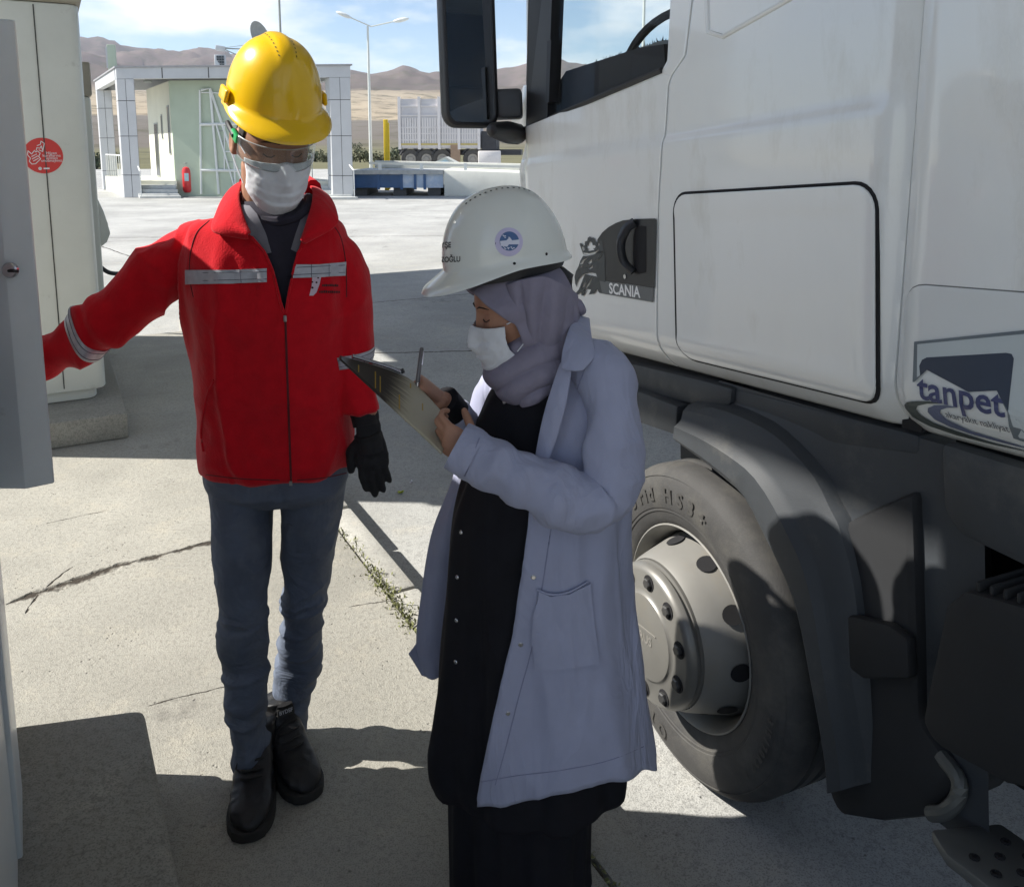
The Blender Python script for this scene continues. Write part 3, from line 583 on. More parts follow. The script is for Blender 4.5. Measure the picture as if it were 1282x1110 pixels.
ms = MB(); p = at(351, 40, FL.y + 2); ms.tube([(p.x, p.y, zr + .002), (p.x, p.y, zr + 4.5)], .045, 8); ms.build('antenna_mast', FRM, label='slender grey mast rising from the weigh house roof', cat='mast')
sg = thing('roof_cabinet', B(.5, 2.4, ZT), 'narrow green metal cabinet on the porch roof corner', 'cabinet')
p = at(141, 84, FL.y + 2); q = MB(); q.box((p.x, p.y, zr + .5), (.3, .35, .99), rz=R(20)); q.build('body', GREEN, sg, bevel=.02); q = MB(); q.box((p.x - .04, p.y - .185, zr + .5), (.2, .02, .8), rz=R(20)); q.build('panel', CLAD, sg)
# ------------------------------------------------------------------ weighbridge
WBY = 33.0; wx0 = at(444, 230, WBY).x; wx1 = 9.0
wb = thing('weighbridge', (0, WBY + 2, LANE), 'raised blue steel weighbridge deck with white barrier', 'weighbridge')
BLUE = M('weighbridge blue', (.045, .11, .24), .5, var=.25, vscale=1.2, dirt=(.3, .3, .3), dscale=1.5, dpos=(.62, .8)); PBLUE = M('pale blue', (.42, .52, .66), .6, var=.15, vscale=1.5, dirt=(.7, .7, .7), dscale=2.2, dpos=(.45, .7))
OFFW = M('off white barrier', (.66, .66, .60), .7, var=.08, vscale=1.4)
zd = EYE - (212 - 185) / 1050 * WBY
xs = [at(x_, 230, WBY).x for x_ in (444, 474, 503, 520, 532, 556)]
for k in range(5):
    q = MB(); q.box(((xs[k] + xs[k + 1]) / 2, WBY, (zd - .18 + .10) / 2), (xs[k + 1] - xs[k] - .05, .12, zd - .18 - .10)); q.build('girder_panel', PBLUE if k >= 2 else BLUE, wb)
    q = MB(); q.box((xs[k], WBY - .03, zd / 2), (.1, .14, zd - .06)); q.build('stiffener', BLUE, wb)
q = MB(); q.box(((xs[0] + xs[-1]) / 2, WBY + 1.6, zd - .09), (xs[-1] - xs[0], 3.6, .16)); q.build('deck', M('deck steel', (.40, .41, .40), .6, var=.15), wb)
for x_, d_ in ((xs[0] + .2, .3), (xs[-1] - .4, .3), ((xs[0] + xs[-1]) / 2, .3)):
    q = MB(); q.box((x_, WBY + 1.5, (LANE + .1) / 2 + .0), (.5, 2.8, .1 - LANE - .002)); q.build('footing', JOINT, wb)
q = MB(); q.prism([(xs[-1] + .02, WBY - .2, LANE), (wx1, WBY - .2, LANE), (wx1, WBY - .2, LANE + .62), (xs[-1] + .02, WBY - .2, zd)], (0, 4.2, 0)); q.build('ramp', OFFW, wb, bevel=.03)
q = MB(); q.bar((xs[0] + .3, WBY + 3.2, zd + .16), (wx1, WBY + 3.2, zd - .15), .16, .3); q.build('barrier', OFFW, wb, bevel=.02)
for x_ in (476, 528, 583):
    q = MB(); q.box((at(x_, 215, WBY).x, WBY - .08, zd + .1), (.12, .1, .3)); q.build('barrier_post', RAIL, wb)
q = MB(); q.bar((xs[0] + .6, WBY - .08, zd + .26), (wx1, WBY - .08, zd - .1), .07, .09); q.build('guard_rail', OFFW, wb)
# yellow post, lamp posts
yp = thing('marker_post', at(484, 206, 37.5), 'yellow square steel marker post behind the weighbridge', 'post')
p = at(484, 206, 37.5); q = MB(); q.box((p.x, p.y, LANE + 1.55), (.19, .19, 3.1)); q.build('post', M('marker yellow', (.75, .52, .02), .45, var=.06), yp, bevel=.02)
q = MB(); q.box((p.x + .12, p.y, LANE + 1.5), (.05, .15, 2.9)); q.build('back_rib', MATS['marker yellow'], yp)
GALV = M('galvanised pole', (.62, .64, .60), .45, .3, var=.05)
def lamp_post(px, Y, pytop, arms, lab, z0=LANE):
    b0 = at(px, 205, Y); b0.z = z0; t_ = at(px, pytop, Y)
    L = thing('street_lamp', b0, lab, 'street lamp', 'twin arm street lamps')
    q = MB(); q.tube([b0, (b0.x, b0.y, t_.z)], [.10, .055], 10); q.build('pole', GALV, L)
    for (ax_, ay_) in arms:
        e_ = at(ax_, ay_, Y); q = MB(); q.tube([(t_.x, t_.y, t_.z - .02), e_], .035, 6); q.build('arm', GALV, L)
        d_ = Vector((e_.x - t_.x, 0, e_.z - t_.z)).normalized(); h0 = e_ - d_ * .05; h1 = e_ + d_ * .78
        rg = [(0, .04, .05), (.1, .10, .08), (.3, .15, .11), (.6, .15, .10), (.76, .09, .06), (.83, .02, .02)]
        up_ = Vector((0, 1, 0)).cross(d_) * -1
        rings = [[h0 + d_ * s_ + Vector((0, w_ * math.cos(6.283 * k / 14), 0)) + up_ * (hh * math.sin(6.283 * k / 14)) for k in range(14)] for s_, w_, hh in rg]
        q = MB(); q.loft(rings); q.build('lamp_head', M('lamp head', (.70, .72, .70), .4), L)
lamp_post(464.5, 46, 33, [(438, 22), (494, 27)], 'twin arm street lamp standing beside the weighbridge')
lamp_post(802, 40, -60, [(770, -72), (834, -70)], 'twin arm street lamp seen through the cab window')
# parked trailer
TY = 45.0
tl = thing('tipper_trailer', at(556, 212, TY), 'white corrugated tipper trailer parked on the weighbridge', 'trailer')
TW = M('trailer white', (.80, .76, .74), .5, var=.06, vscale=.8, dirt=(.5, .44, .40), dscale=1.0, dpos=(.55, .8)); TD = M('trailer dark', (.05, .05, .055), .7); TYW = M('trailer stripe', (.62, .50, .20), .5)
zt0 = at(500, 186, TY).z; zt1 = at(500, 124, TY).z; xt0 = at(500, 150, TY).x; xt1 = at(600, 150, TY).x
ta = Vector((1, -.06, 0)).normalized(); LT = (xt1 - xt0) * 1.0
def T0(x, y, z): return Vector((xt0, TY, 0)) + ta * x + Vector((.06, 1, 0)).normalized() * y + Vector((0, 0, z))
q = MB(); q.prism([T0(0, .05, zt0), T0(LT, .05, zt0), T0(LT, 2.5, zt0), T0(0, 2.5, zt0)], (0, 0, zt1 - zt0)); body_ = q.build('tipper_body', M('trailer panel', (.62, .60, .61), .6, var=.12, vscale=.7), tl)
for k in range(5):
    x_ = LT * k / 4; q = MB(); q.prism([T0(x_ - .07, -.06, zt0 - .05), T0(x_ + .07, -.06, zt0 - .05), T0(x_ + .07, .06, zt0 - .05), T0(x_ - .07, .06, zt0 - .05)], (0, 0, zt1 - zt0 + .16)); q.build('stake', TW, body_)
for k in range(4):
    for j in range(7):
        x_ = LT * k / 4 + .14 + j * (LT / 4 - .2) / 6.5; q = MB(); q.prism([T0(x_, .0, zt0 + .1), T0(x_ + .09, .0, zt0 + .1), T0(x_ + .09, .06, zt0 + .1), T0(x_, .06, zt0 + .1)], (0, 0, (zt1 - zt0) * .58)); q.build('rib', TW, body_)
    for z_ in (.12, .45, .78, 1.1, 1.72, 2.2):
        q = MB(); q.bar(T0(LT * k / 4 + .08, .02, zt0 + z_), T0(LT * (k + 1) / 4 - .08, .02, zt0 + z_), .05, .06); q.build('rail', TW, body_)
q = MB(); q.bar(T0(.05, .0, zt0 + .22), T0(LT - .05, .0, zt0 + .22), .05, .10); q.build('stripe', TYW, body_)
q = MB(); q.prism([T0(-.1, .3, zt0 - .35), T0(LT + 2.2, .3, zt0 - .35), T0(LT + 2.2, 2.2, zt0 - .35), T0(-.1, 2.2, zt0 - .35)], (0, 0, .3)); q.build('chassis', TD, tl)
q = MB(); q.prism([T0(LT + .12, .05, zt0 - .1), T0(LT + .9, .05, zt0 - .1), T0(LT + .9, 2.4, zt0 - .1), T0(LT + .12, 2.4, zt0 - .1)], (0, 0, 1.0)); q.build('headboard', TD, tl)
zw = at(512, 211, TY).z + .5
for k, x_ in enumerate((.55, 1.4, 2.25, LT - .35)):
    m_ = Matrix.Translation(T0(x_, .1, zw)) @ Matrix.Rotation(R(90), 4, 'X')
    q = MB(); q.lathe([(.28, -.25), (.50, -.25), (.52, -.2), (.52, .0), (.49, .05), (.30, .05), (.28, .0)], 28, m_); wh_ = q.build('wheel', M('tyre dusty', (.09, .085, .08), .85), tl)
    q = MB(); q.lathe([(.29, -.05), (.27, .03), (.15, .0), (.12, .05), (.02, .05)], 24, m_); q.build('rim', M('rim dusty', (.34, .32, .29), .6), wh_)
for x_ in (.55, 1.4, 2.25, LT - .35):
    pts = [T0(x_ + .6 * math.cos(a_), .1, zw + .6 * math.sin(a_)) for a_ in np.linspace(R(20), R(160), 9)]
    q = MB(); q.tube(pts, .05, 6); q.build('mudguard', TD, tl)
q = MB(); q.box(T0(2.95, .1, zw + .3), (.5, .3, .9)); q.build('locker', M('locker wood', (.38, .26, .18), .7), tl)
q = MB(); q.box(T0(LT + .55, .0, zw + .05), (1.2, .3, .75)); q.build('side_tank', TW, tl, bevel=.05)
hut = thing('roof_hut', at(556, 214, 40), 'small hut roof with pale blue gable behind the barrier', 'hut')
p = at(556, 213, 40); q = MB(); q.prism([(p.x - 1.25, 39.5, p.z), (p.x + 1.25, 39.5, p.z), (p.x + .1, 39.5, p.z + .62)], (0, 2, 0)); q.build('roof', OFFW, hut)
q = MB(); q.prism([(p.x - 1.0, 39.46, p.z + .02), (p.x + 1.0, 39.46, p.z + .02), (p.x + .1, 39.46, p.z + .5)], (0, .03, 0)); q.build('gable', M('gable blue', (.45, .62, .70), .6), hut)
q = MB(); q.box((p.x, 40.5, (p.z + LANE) / 2), (2.2, 1.8, p.z - LANE - .004)); q.build('wall', OFFW, hut)
# ------------------------------------------------------------------ far trees and bushes
LEAF = [M('leaf dark', (.055, .075, .04), .8, var=.4, vscale=2), M('leaf olive', (.10, .105, .055), .8, var=.4, vscale=2)]; BARK = M('bark', (.10, .08, .06), .9)
def tree(px, py, Yd, h, w, kind, lab, nm='far_tree'):
    b0 = at(px, py, Yd); T = thing(nm, b0, lab, 'tree' if nm == 'far_tree' else 'bush', 'trees beyond the yard')
    q = MB(); q.tube([b0 - Vector((0, 0, .6)), b0 + Vector((0, 0, h * .35)), b0 + Vector((.05 * w, 0, h * .8))], [w * .06, w * .045, w * .015], 6)
    for k in range(4):
        an = random.uniform(0, 6.28); q.tube([b0 + Vector((0, 0, h * .3)), b0 + Vector((math.cos(an) * w * .3, math.sin(an) * w * .3, h * (.5 + .1 * k)))], [w * .03, w * .01], 5)
    q.build('trunk', BARK, T)
    q = MB(); lobes = [(Vector((random.uniform(-.3, .3) * w, random.uniform(-.3, .3) * w, h * random.uniform(.3, .85))), random.uniform(.2, .33) * w) for _ in range(8)]
    for k in range(420):
        c_, r_ = random.choice(lobes); d_ = Vector((random.gauss(0, 1), random.gauss(0, 1), random.gauss(0, 1.3))).normalized(); p_ = b0 + c_ + d_ * r_ * random.uniform(.55, 1.1)
        s_ = w * random.uniform(.035, .07); u_ = Vector((random.gauss(0, 1), random.gauss(0, 1), random.gauss(0, 1))).normalized(); v_ = u_.cross(d_ + Vector((.01, 0, 0))).normalized()
        q.add([p_ - u_ * s_, p_ + v_ * s_ * .7, p_ + u_ * s_, p_ - v_ * s_ * .7], [(0, 1, 2, 3)])
    q.build('crown', LEAF[kind], T, smooth=0)
for (px, py, Yd, h, w, kd, lab, nm) in [
    (447, 199, 170, 3.2, 2.2, 0, 'slim dark poplar standing in the field beyond the weigh house column', 'far_tree'), (453, 200, 165, 2.6, 2.0, 0, 'short dark poplar next to the slim one in the field', 'far_tree'),
    (451, 205, 110, 1.6, 2.6, 1, 'round olive bush at the foot of the poplars', 'far_bush'), (475, 206, 105, 1.4, 2.6, 1, 'low olive bush between lamp and yellow post', 'far_bush'),
    (497, 203, 120, 2.2, 2.8, 0, 'leafy dark bush beside the trailer tail', 'far_bush'), (438, 205, 120, 1.4, 2.4, 1, 'low olive bush against the weigh house column', 'far_bush'), (460, 204, 118, 1.3, 2.0, 1, 'low olive bush behind the lamp pole', 'far_bush'),
    (492, 207, 108, 1.2, 2.0, 1, 'low olive bush right behind the yellow post', 'far_bush'), (121, 212, 75, 1.3, 2.4, 0, 'dark green bush seen past the porch column', 'far_bush'), (148, 206, 110, 1.4, 2.5, 1, 'olive bush seen between the porch columns', 'far_bush'),
    (112, 205, 120, 1.3, 2.8, 1, 'olive bush seen beside the far dispenser', 'far_bush'), (410, 205, 115, 1.3, 2.6, 1, 'olive bush seen through the porch railing', 'far_bush'), (395, 204, 120, 1.8, 2.8, 0, 'dark bush seen through the porch railing', 'far_bush')]:
    tree(px, py, Yd, h, w, kd, lab, nm)
# ================================================================== LORRY
TS = 1.12
tdv = ray(175, 282).normalized(); tsd = Vector((0, 0, 1)).cross(tdv).normalized(); tup = tdv.cross(tsd)
WP = Vector((0, 0, EYE)) + ray(819, 797) * (2.375 * TS); TO = WP + (tdv * -.156 + tup * .105) * TS
TM = Matrix((( tdv.x, tsd.x, tup.x, TO.x), (tdv.y, tsd.y, tup.y, TO.y), (tdv.z, tsd.z, tup.z, TO.z), (0, 0, 0, 1)))
def T(px, py, off=0.0):
    r = ray(px, py); C = Vector((0, 0, EYE)); t_ = ((TO + tsd * off - C).dot(tsd)) / r.dot(tsd); P = C + r * t_ - TO
    return Vector((P.dot(tdv), P.dot(tsd), P.dot(tup)))
TR = thing('lorry', TO, 'white lorry cab with sticker plate at the door handle, parked in the lane', 'lorry', mat=TM)
WPAINT = M('white truck paint', (.82, .83, .81), .24, var=.03, vscale=1.2, coat=.6, dirt=(.50, .47, .39), dscale=2.4, dpos=(.54, .96), rvar=.06, aniso=(2.2, 2.2, .7))
BLK = M('black plastic', (.018, .019, .022), .45, var=.1); GRP = M('grey plastic', (.036, .041, .047), .62, var=.12, vscale=5, dirt=(.13, .125, .11), dscale=3.5, dpos=(.55, .88), bump=.15, bscale=500)
DGP = M('dark underbody', (.011, .012, .014), .75, var=.2); GAPM = M('gap', (.01, .01, .012), .9)
FH = [.70, .745, 1.0, 1.238, 1.45, 1.590, 1.612, 1.655, 1.80, 2.7]; FS = [.095, .112, .10, .084, .055, .034, .018, -.048, -.078, -.23]
def fb(h): return float(np.interp(h, FH, FS))
def sig(s, h):
    g = s
    for _ in range(30): g = s - fb(h) * math.exp(-(g / .25) ** 2) * 0.98
    return g
def relief(s, h):
    y = 0.0
    y -= .085 * float(np.clip((.865 - h) / .12, 0, 1.3)) ** 2
    y += .010 * float(sstep(1.455, 1.415, h)) * float(sstep(-.80, -.70, s))
    y -= .03 * max(0, h - 1.62)
    y -= .06 * float(np.clip((s - .98) / .14, 0, 1)) ** 2
    return y
def panel(name, poly, parent, mat, fy=relief, y0=0.0, res=.02, th=.03, bev=.004, inset=0.0, warp=True, extra=None, **kw):
    P = [(p[0], p[2]) if len(p) == 3 else tuple(p) for p in poly]
    ar = sum(P[i][0] * P[(i + 1) % len(P)][1] - P[(i + 1) % len(P)][0] * P[i][1] for i in range(len(P)))
    if ar < 0: P = P[::-1]
    xs_ = [p[0] for p in P]; hs = [p[1] for p in P]; x0, x1, h0, h1 = min(xs_) - .01, max(xs_) + .01, min(hs) - .01, max(hs) + .01
    nx, nh = max(2, int((x1 - x0) / res)), max(2, int((h1 - h0) / res))
    V = [(x0 + (x1 - x0) * i / nx, h0 + (h1 - h0) * j / nh, 0) for j in range(nh + 1) for i in range(nx + 1)]
    Fq = [(j * (nx + 1) + i, j * (nx + 1) + i + 1, (j + 1) * (nx + 1) + i + 1, (j + 1) * (nx + 1) + i) for j in range(nh) for i in range(nx)]
    me = raw(V, Fq); bm = bmesh.new(); bm.from_mesh(me)
    for i in range(len(P)):
        a_, b_ = Vector((*P[i], 0)), Vector((*P[(i + 1) % len(P)], 0)); d_ = (b_ - a_)
        if d_.length < 1e-7: continue
        no = Vector((d_.y, -d_.x, 0)).normalized()
        bmesh.ops.bisect_plane(bm, geom=bm.verts[:] + bm.edges[:] + bm.faces[:], plane_co=a_ - no * inset, plane_no=no, clear_outer=True)
    be = [e_ for e_ in bm.edges if len(e_.link_faces) == 1]
    r_ = bmesh.ops.extrude_edge_only(bm, edges=be)
    nv = {v for v in r_['geom'] if isinstance(v, bmesh.types.BMVert)}
    for v in bm.verts:
        s_, h_ = v.co.x, v.co.y
        if warp: s_ = s_ + fb(h_) * math.exp(-(s_ / .25) ** 2)
        y_ = fy(s_, h_) + y0 + (extra(s_, h_) if extra else 0)
        v.co = Vector((s_, y_ - (th if v in nv else 0), h_))
    bmesh.ops.recalc_face_normals(bm, faces=bm.faces)
    bm.normal_update()
    fs = max(bm.faces, key=lambda f: f.calc_area())
    if bev:
        es_ = [e_ for e_ in bm.edges if len(e_.link_faces) == 2 and e_.calc_face_angle(0) > R(50)]
        bmesh.ops.bevel(bm, geom=es_, offset=bev, segments=2, profile=.5, affect='EDGES', clamp_overlap=True)
    bm.to_mesh(me); bm.free()
    return put(name, me, mat, parent, local=True, smooth=40, **kw)
def lp(px, py):
    p = T(px, py); return (sig(p.x, p.z), p.z)
HB = .747
# inner shell that shows dark in the gaps
q = MB(); q.box((-.2, -.10, 1.18), (2.3, .06, .75)); q.build('inner_shell', GAPM, TR, local=True)
# door below the window
wa, wb_ = lp(650, 161), lp(829, 87)
door = panel('door', [(1.085, HB), (.0, HB), (.0, wb_[1] - .01), (wb_[0], wb_[1]), wa, (1.085, lp(622, 174)[1])], TR, WPAINT, inset=.004)
panel('door_pillar', [(.0, wb_[1] - .030), (.0, 2.5), (sig(-.11, 2.5), 2.5), lp(836, 0), (wb_[0] + .0, wb_[1] - .012)], door, WPAINT, inset=.003, res=.02, y0=.0009)
panel('corner_panel', [(1.20, .8), (1.093, .8), (1.093, 1.55), (1.13, 1.55), (1.20, 1.45)], TR, WPAINT, inset=.002)
# rear side panel
g0, g1 = T(1150, 0), T(1113, 510); gs = lambda h: g0.x + (g1.x - g0.x) * (h - g0.z) / (g1.z - g0.z)
def ridge_relief(s, h): return 0.012 * float(sstep(.05, .0, s - gs(h))) * 0
sp_ = panel('side_panel', [(.0, HB), (.0, 2.5), (gs(2.5), 2.5), (gs(HB), HB)], TR, WPAINT, inset=.004, res=.011, extra=lambda s, h: -.02 * float(sstep(.06, .0, s - gs(h))))
# upper storage recess on the side panel
up0 = [T(886, 40), T(905, 46), T(1000, -8), T(1100, -70)]
q = MB(); q.tube([Vector((p.x, relief(p.x, p.z) + .0, p.z)) for p in ([T(883, -60), T(884, 10)] + up0)], .007, 8); q.build('panel_ridge', WPAINT, sp_, local=True)
# locker hatch
hx0, hx1 = T(851, 340).x, T(1103, 340).x; hx1 = (T(1113, 240).x + T(1090, 500).x) / 2; hz0, hz1 = T(850, 447).z, T(868, 243).z
hat = rrect(hx1, hz0, hx0, hz1, .055, 6)
def hatch_rel(s, h): return -.0028 * float(sstep(hz1 - .045, hz1 - .065, h) * sstep(hx1 + .04, hx1 + .07, s) * sstep(hz0 + .045, hz0 + .075, h))
seal = panel('hatch_seal', rrect(hx1 - .0065, hz0 - .006, hx0 + .0095, hz1 + .0075, .06, 6), sp_, GAPM, y0=.003, warp=False, bev=0, th=.006)
hatch = panel('hatch', hat, sp_, WPAINT, y0=.0075, warp=False, extra=hatch_rel, bev=.004, th=.012, res=.015)
# side deflector behind the cab
def defl_rel(s, h): return -.085 * float(np.clip((.865 - h) / .12, 0, 1.3)) ** 2 - .018 * float(sstep(-.05, .0, s - gs(h)))
dfl = panel('side_deflector', [(gs(HB) - .0, HB), (gs(2.5), 2.5), (-2.1, 2.5), (-2.1, HB)], TR, WPAINT, fy=defl_rel, warp=False, inset=.004, y0=.006)
q = MB(); q.prism([(gs(HB) + .02, -.075, HB), (gs(2.5) + .02, -.075, 2.5), (gs(2.5) - .03, -.075, 2.5), (gs(HB) - .03, -.075, HB)], (0, .01, 0)); q.build('gap_strip', GAPM, TR, local=True)
tz1 = T(1150, 356).z; tpx = gs(.95) - .022
plate_ = panel('name_panel', rrect(-1.9, HB + .004, tpx, tz1, .06, 6), dfl, M('panel white', (.72, .74, .73), .3, var=.02, coat=.3, dirt=(.5, .48, .42), dscale=2, dpos=(.6, .95)), fy=defl_rel, y0=.0085, warp=False, bev=.0015, th=.004)
panel('panel_outline', rrect(-1.905, HB + .0035, tpx + .0025, tz1 + .0025, .0625, 6), dfl, M('outline grey', (.18, .18, .17), .7), fy=defl_rel, y0=.0066, warp=False, bev=0, th=.002)
# ---- flat print helpers on the lorry's side
PR = Matrix(((-1, 0, 0, 0), (0, 0, 1, 0), (0, 1, 0, 0), (0, 0, 0, 1)))
def side_poly(name, loops, off, mat, parent, base=relief, sub=.03):
    me = poly_mesh([[(-p.x, p.z) for p in L] for L in loops])
    subdiv_to(me, sub)
    for v in me.vertices:
        s_, h_ = -v.co.x, v.co.y; v.co = Vector((s_, base(s_, h_) + off, h_))
    return put(name, me, mat, parent, local=True, smooth=0)
def side_text(name, txt, c, width, off, mat, parent, base=relief, bold=0.0, hscale=1.0, shear=0):
    me = text_mesh(txt, 1.0, bold=bold, shear=shear); v_ = get_v(me); w0 = v_[:, 0].max() - v_[:, 0].min(); k_ = width / w0
    cx_, cy_ = (v_[:, 0].max() + v_[:, 0].min()) / 2, (v_[:, 1].max() + v_[:, 1].min()) / 2
    subdiv_to(me, .05 / k_)
    for v in me.vertices:
        s_, h_ = c.x - (v.co.x - cx_) * k_, c.z + (v.co.y - cy_) * k_ * hscale; v.co = Vector((s_, base(s_, h_) + off, h_))
    return put(name, me, mat, parent, local=True, smooth=0)
def cp(org, sc): return lambda x, y: T(org[0] + x / sc, org[1] + y / sc)
# tanpet print
C4 = cp((1080, 340), 4.267); NAVY = M('print navy', (.045, .06, .09), .4, var=.05); PALE = M('print pale blue', (.52, .57, .58), .4, var=.06); PDK = M('print slate', (.15, .18, .20), .4); PGN = M('print dark green', (.07, .085, .08), .4); PBL = M('print blue grey', (.12, .14, .22), .4)
side_poly('print_frame', [[C4(*p) for p in ((296, 372), (905, 308), (905, 935), (810, 910), (776, 897), (792, 748), (738, 628), (590, 638), (366, 520), (298, 586), (288, 586))]], .0112, PDK, plate_, defl_rel)
side_poly('print_block', [[C4(*p) for p in ((314, 385), (905, 328), (905, 915), (815, 892), (800, 745), (742, 626), (590, 636), (366, 518), (322, 556), (312, 560))]], .0116, PALE, plate_, defl_rel)
side_poly('print_window', [[C4(*p) for p in ((325, 500), (340, 468), (365, 455), (790, 430), (820, 436), (832, 460), (800, 742), (740, 631), (588, 639), (367, 522), (330, 552))]], .012, NAVY, plate_, defl_rel)
side_poly('print_swoosh', [[C4(*p) for p in ((190, 735), (200, 715), (235, 698), (300, 690), (400, 692), (450, 702), (350, 704), (295, 716), (274, 738), (285, 775), (330, 815), (430, 860), (600, 925), (900, 1000), (600, 940), (420, 892), (290, 840), (215, 785))]], .0112, PGN, plate_, defl_rel)
side_poly('print_swoosh', [[C4(*p) for p in ((337, 752), (350, 728), (390, 714), (450, 712), (530, 724), (460, 726), (420, 738), (408, 758), (430, 795), (540, 862), (700, 915), (900, 978), (690, 928), (540, 885), (420, 838), (355, 795))]], .0113, PBL, plate_, defl_rel)
q_ = C4(533, 688); w_ = C4(300, 640).x - C4(765, 720).x
side_text('name_lettering', 'tanpet', q_, w_, .0116, M('print indigo', (.06, .07, .16), .4), plate_, defl_rel, bold=.018, hscale=1.0)
q_ = C4(600, 806); side_text('name_lettering', 'akaryakıt nakliyat', q_, C4(432, 770).x - C4(770, 845).x, .0116, M('print grey', (.08, .09, .10), .4), plate_, defl_rel, hscale=1.05)
# handle plate, emblem
C1 = cp((715, 265), 9.25)
pb = side_poly('handle_plate', [[C1(*p) for p in ((350, 790), (330, 700), (300, 640), (420, 460), (395, 390), (340, 350), (345, 320), (400, 240), (470, 180), (560, 130), (640, 100), (800, 82), (1020, 78), (1035, 95), (1010, 875), (1000, 882), (700, 835))]], .0035, BLK, door)
q = MB(); q.add([C1(650, 170) + Vector((0, .004, 0)), C1(1025, 110) + Vector((0, .004, 0)), C1(1005, 860) + Vector((0, .004, 0)), C1(640, 800) + Vector((0, .004, 0))], [(0, 1, 2, 3)])
GR2 = M('handle grip', (.030, .032, .036), .38, var=.08)
hp_ = [C1(x_, y_) for x_, y_ in ((800, 120), (760, 190), (735, 330), (735, 480), (745, 600), (790, 690))]
q = MB(); q.tube(catmull([Vector((p.x, relief(p.x, p.z) + .010 + .030 * math.sin(math.pi * i / 5), p.z)) for i, p in enumerate(hp_)], 18), .0105, 10, flat=1.5); q.build('handle', GR2, pb, local=True)
side_poly('handle_shade', [[C1(*p) for p in ((790, 180), (860, 160), (915, 170), (915, 700), (830, 720), (770, 640), (760, 500), (765, 300))]], .0042, GAPM, pb)  # flat near-black patch paints the shade of the hollow behind the grip
lkp = C1(672, 748); q = MB(); q.lathe([(.0075, 0), (.0075, .003), (.002, .003)], 16, Matrix.Translation(Vector((lkp.x, relief(lkp.x, lkp.z) + .004, lkp.z))) @ Matrix.Rotation(R(-90), 4, 'X')); q.build('lock', M('chrome', (.6, .6, .62)), pb, local=True)
strip = side_poly('badge_strip', [[C1(*p) for p in ((350, 785), (420, 800), (700, 838), (1000, 884), (993, 1045), (370, 940), (335, 880))]], .0038, M('badge grey', (.115, .125, .13), .45, var=.05), door)
side_text('badge_lettering', 'SCANIA', C1(660, 905), C1(480, 880).x - C1(842, 930).x, .0046, WHITE, strip, bold=.028, hscale=.92)
EMB = M('emblem black', (.035, .042, .048), .4)
def emb(*loops): side_poly('emblem', [[C1(*p) for p in L] for L in loops], .0042, EMB, door, sub=.05)
emb([(138, 372), (150, 362), (172, 372), (182, 402), (200, 385), (200, 345), (228, 336), (235, 300), (258, 286), (280, 302), (302, 298), (318, 332), (330, 352), (352, 352), (400, 330), (425, 470), (330, 482), (250, 512), (182, 492)],
    [(215, 402), (235, 388), (242, 360), (265, 338), (285, 360), (292, 388), (318, 385), (328, 402), (316, 424), (298, 420), (312, 444), (240, 452), (222, 440), (240, 428), (218, 420)], [(164, 405), (188, 405), (198, 440), (180, 456)], [(184, 472), (250, 480), (330, 460), (364, 425), (360, 452), (310, 488), (250, 504), (188, 492)], [(346, 362), (374, 352), (366, 390), (346, 404)])
emb([(180, 510), (250, 514), (330, 484), (365, 455), (430, 460), (440, 815), (370, 795), (340, 745), (330, 712), (280, 704), (215, 712), (165, 735), (130, 775), (108, 820), (106, 872), (88, 830), (80, 750), (95, 690), (130, 620), (145, 570)],
    [(230, 590), (284, 546), (278, 588), (252, 606)], [(143, 604), (172, 560), (240, 528), (192, 566), (176, 602), (152, 610)], [(318, 572), (366, 540), (384, 508), (416, 472), (402, 522), (370, 556)], [(220, 640), (255, 652), (298, 612), (290, 646), (255, 670)], [(130, 666), (145, 630), (176, 624), (150, 646)])
emb([(205, 722), (300, 742), (342, 750), (372, 800), (400, 936), (362, 932), (345, 888), (310, 945), (245, 957), (272, 900), (228, 890), (205, 935), (185, 972), (160, 968), (158, 930), (110, 962), (80, 955), (130, 898), (170, 800), (192, 740)],
    [(190, 822), (212, 796), (194, 866), (160, 892)], [(222, 850), (288, 750), (300, 750), (246, 850), (194, 928), (188, 922)])
# ---- glass house
GLS = glass_mat('cab glass', (.90, .93, .92), k=.015, dirt=.008)
def tquad(name, pts, mat, parent, th=.02, off=0.0, bevel=0): 
    q = MB(); q.prism([Vector((p.x, relief(p.x, p.z) + off, p.z)) for p in pts], (0, -th, 0)); return q.build(name, mat, parent, local=True, bevel=bevel)
tquad('window_frame', [T(655, -160), T(688, -160), T(684, 148), T(652, 160)], BLK, door, .05, -.004)
tquad('door_pillar', [T(648, -160), T(655, -160), T(652, 160), T(643, 165)], WPAINT, TR, .05, -.002)
tquad('window_channel', [T(684, 52), T(689, 50), T(688, 128), T(684, 130)], BLK, door, .03, .004)
sill = [T(650, 161), T(740, 126), T(829, 88)]
q = MB(); q.tube([Vector((p.x, relief(p.x, p.z) + .002, p.z)) for p in sill], .009, 8); q.build('window_seal', BLK, door, local=True)
q = MB(); q.add([Vector((p.x, relief(p.x, p.z) - .022, p.z)) for p in (T(684, -160), T(842, -160), T(836, 0), T(829, 88), T(684, 148))], [(0, 1, 2, 3, 4)]); q.build('window_glass', GLS, door, local=True)
tquad('pillar_trim', [T(637, -160, .0), T(649, -160), T(641, 106), T(632, 106)], M('pillar trim', (.10, .115, .135), .45, var=.05), TR, .06, -.03, .004)
tquad('pillar_foot', [T(632, 106), T(649, 106), T(645, 166), T(624, 176), T(618, 150)], WPAINT, TR, .06, -.02, .004)
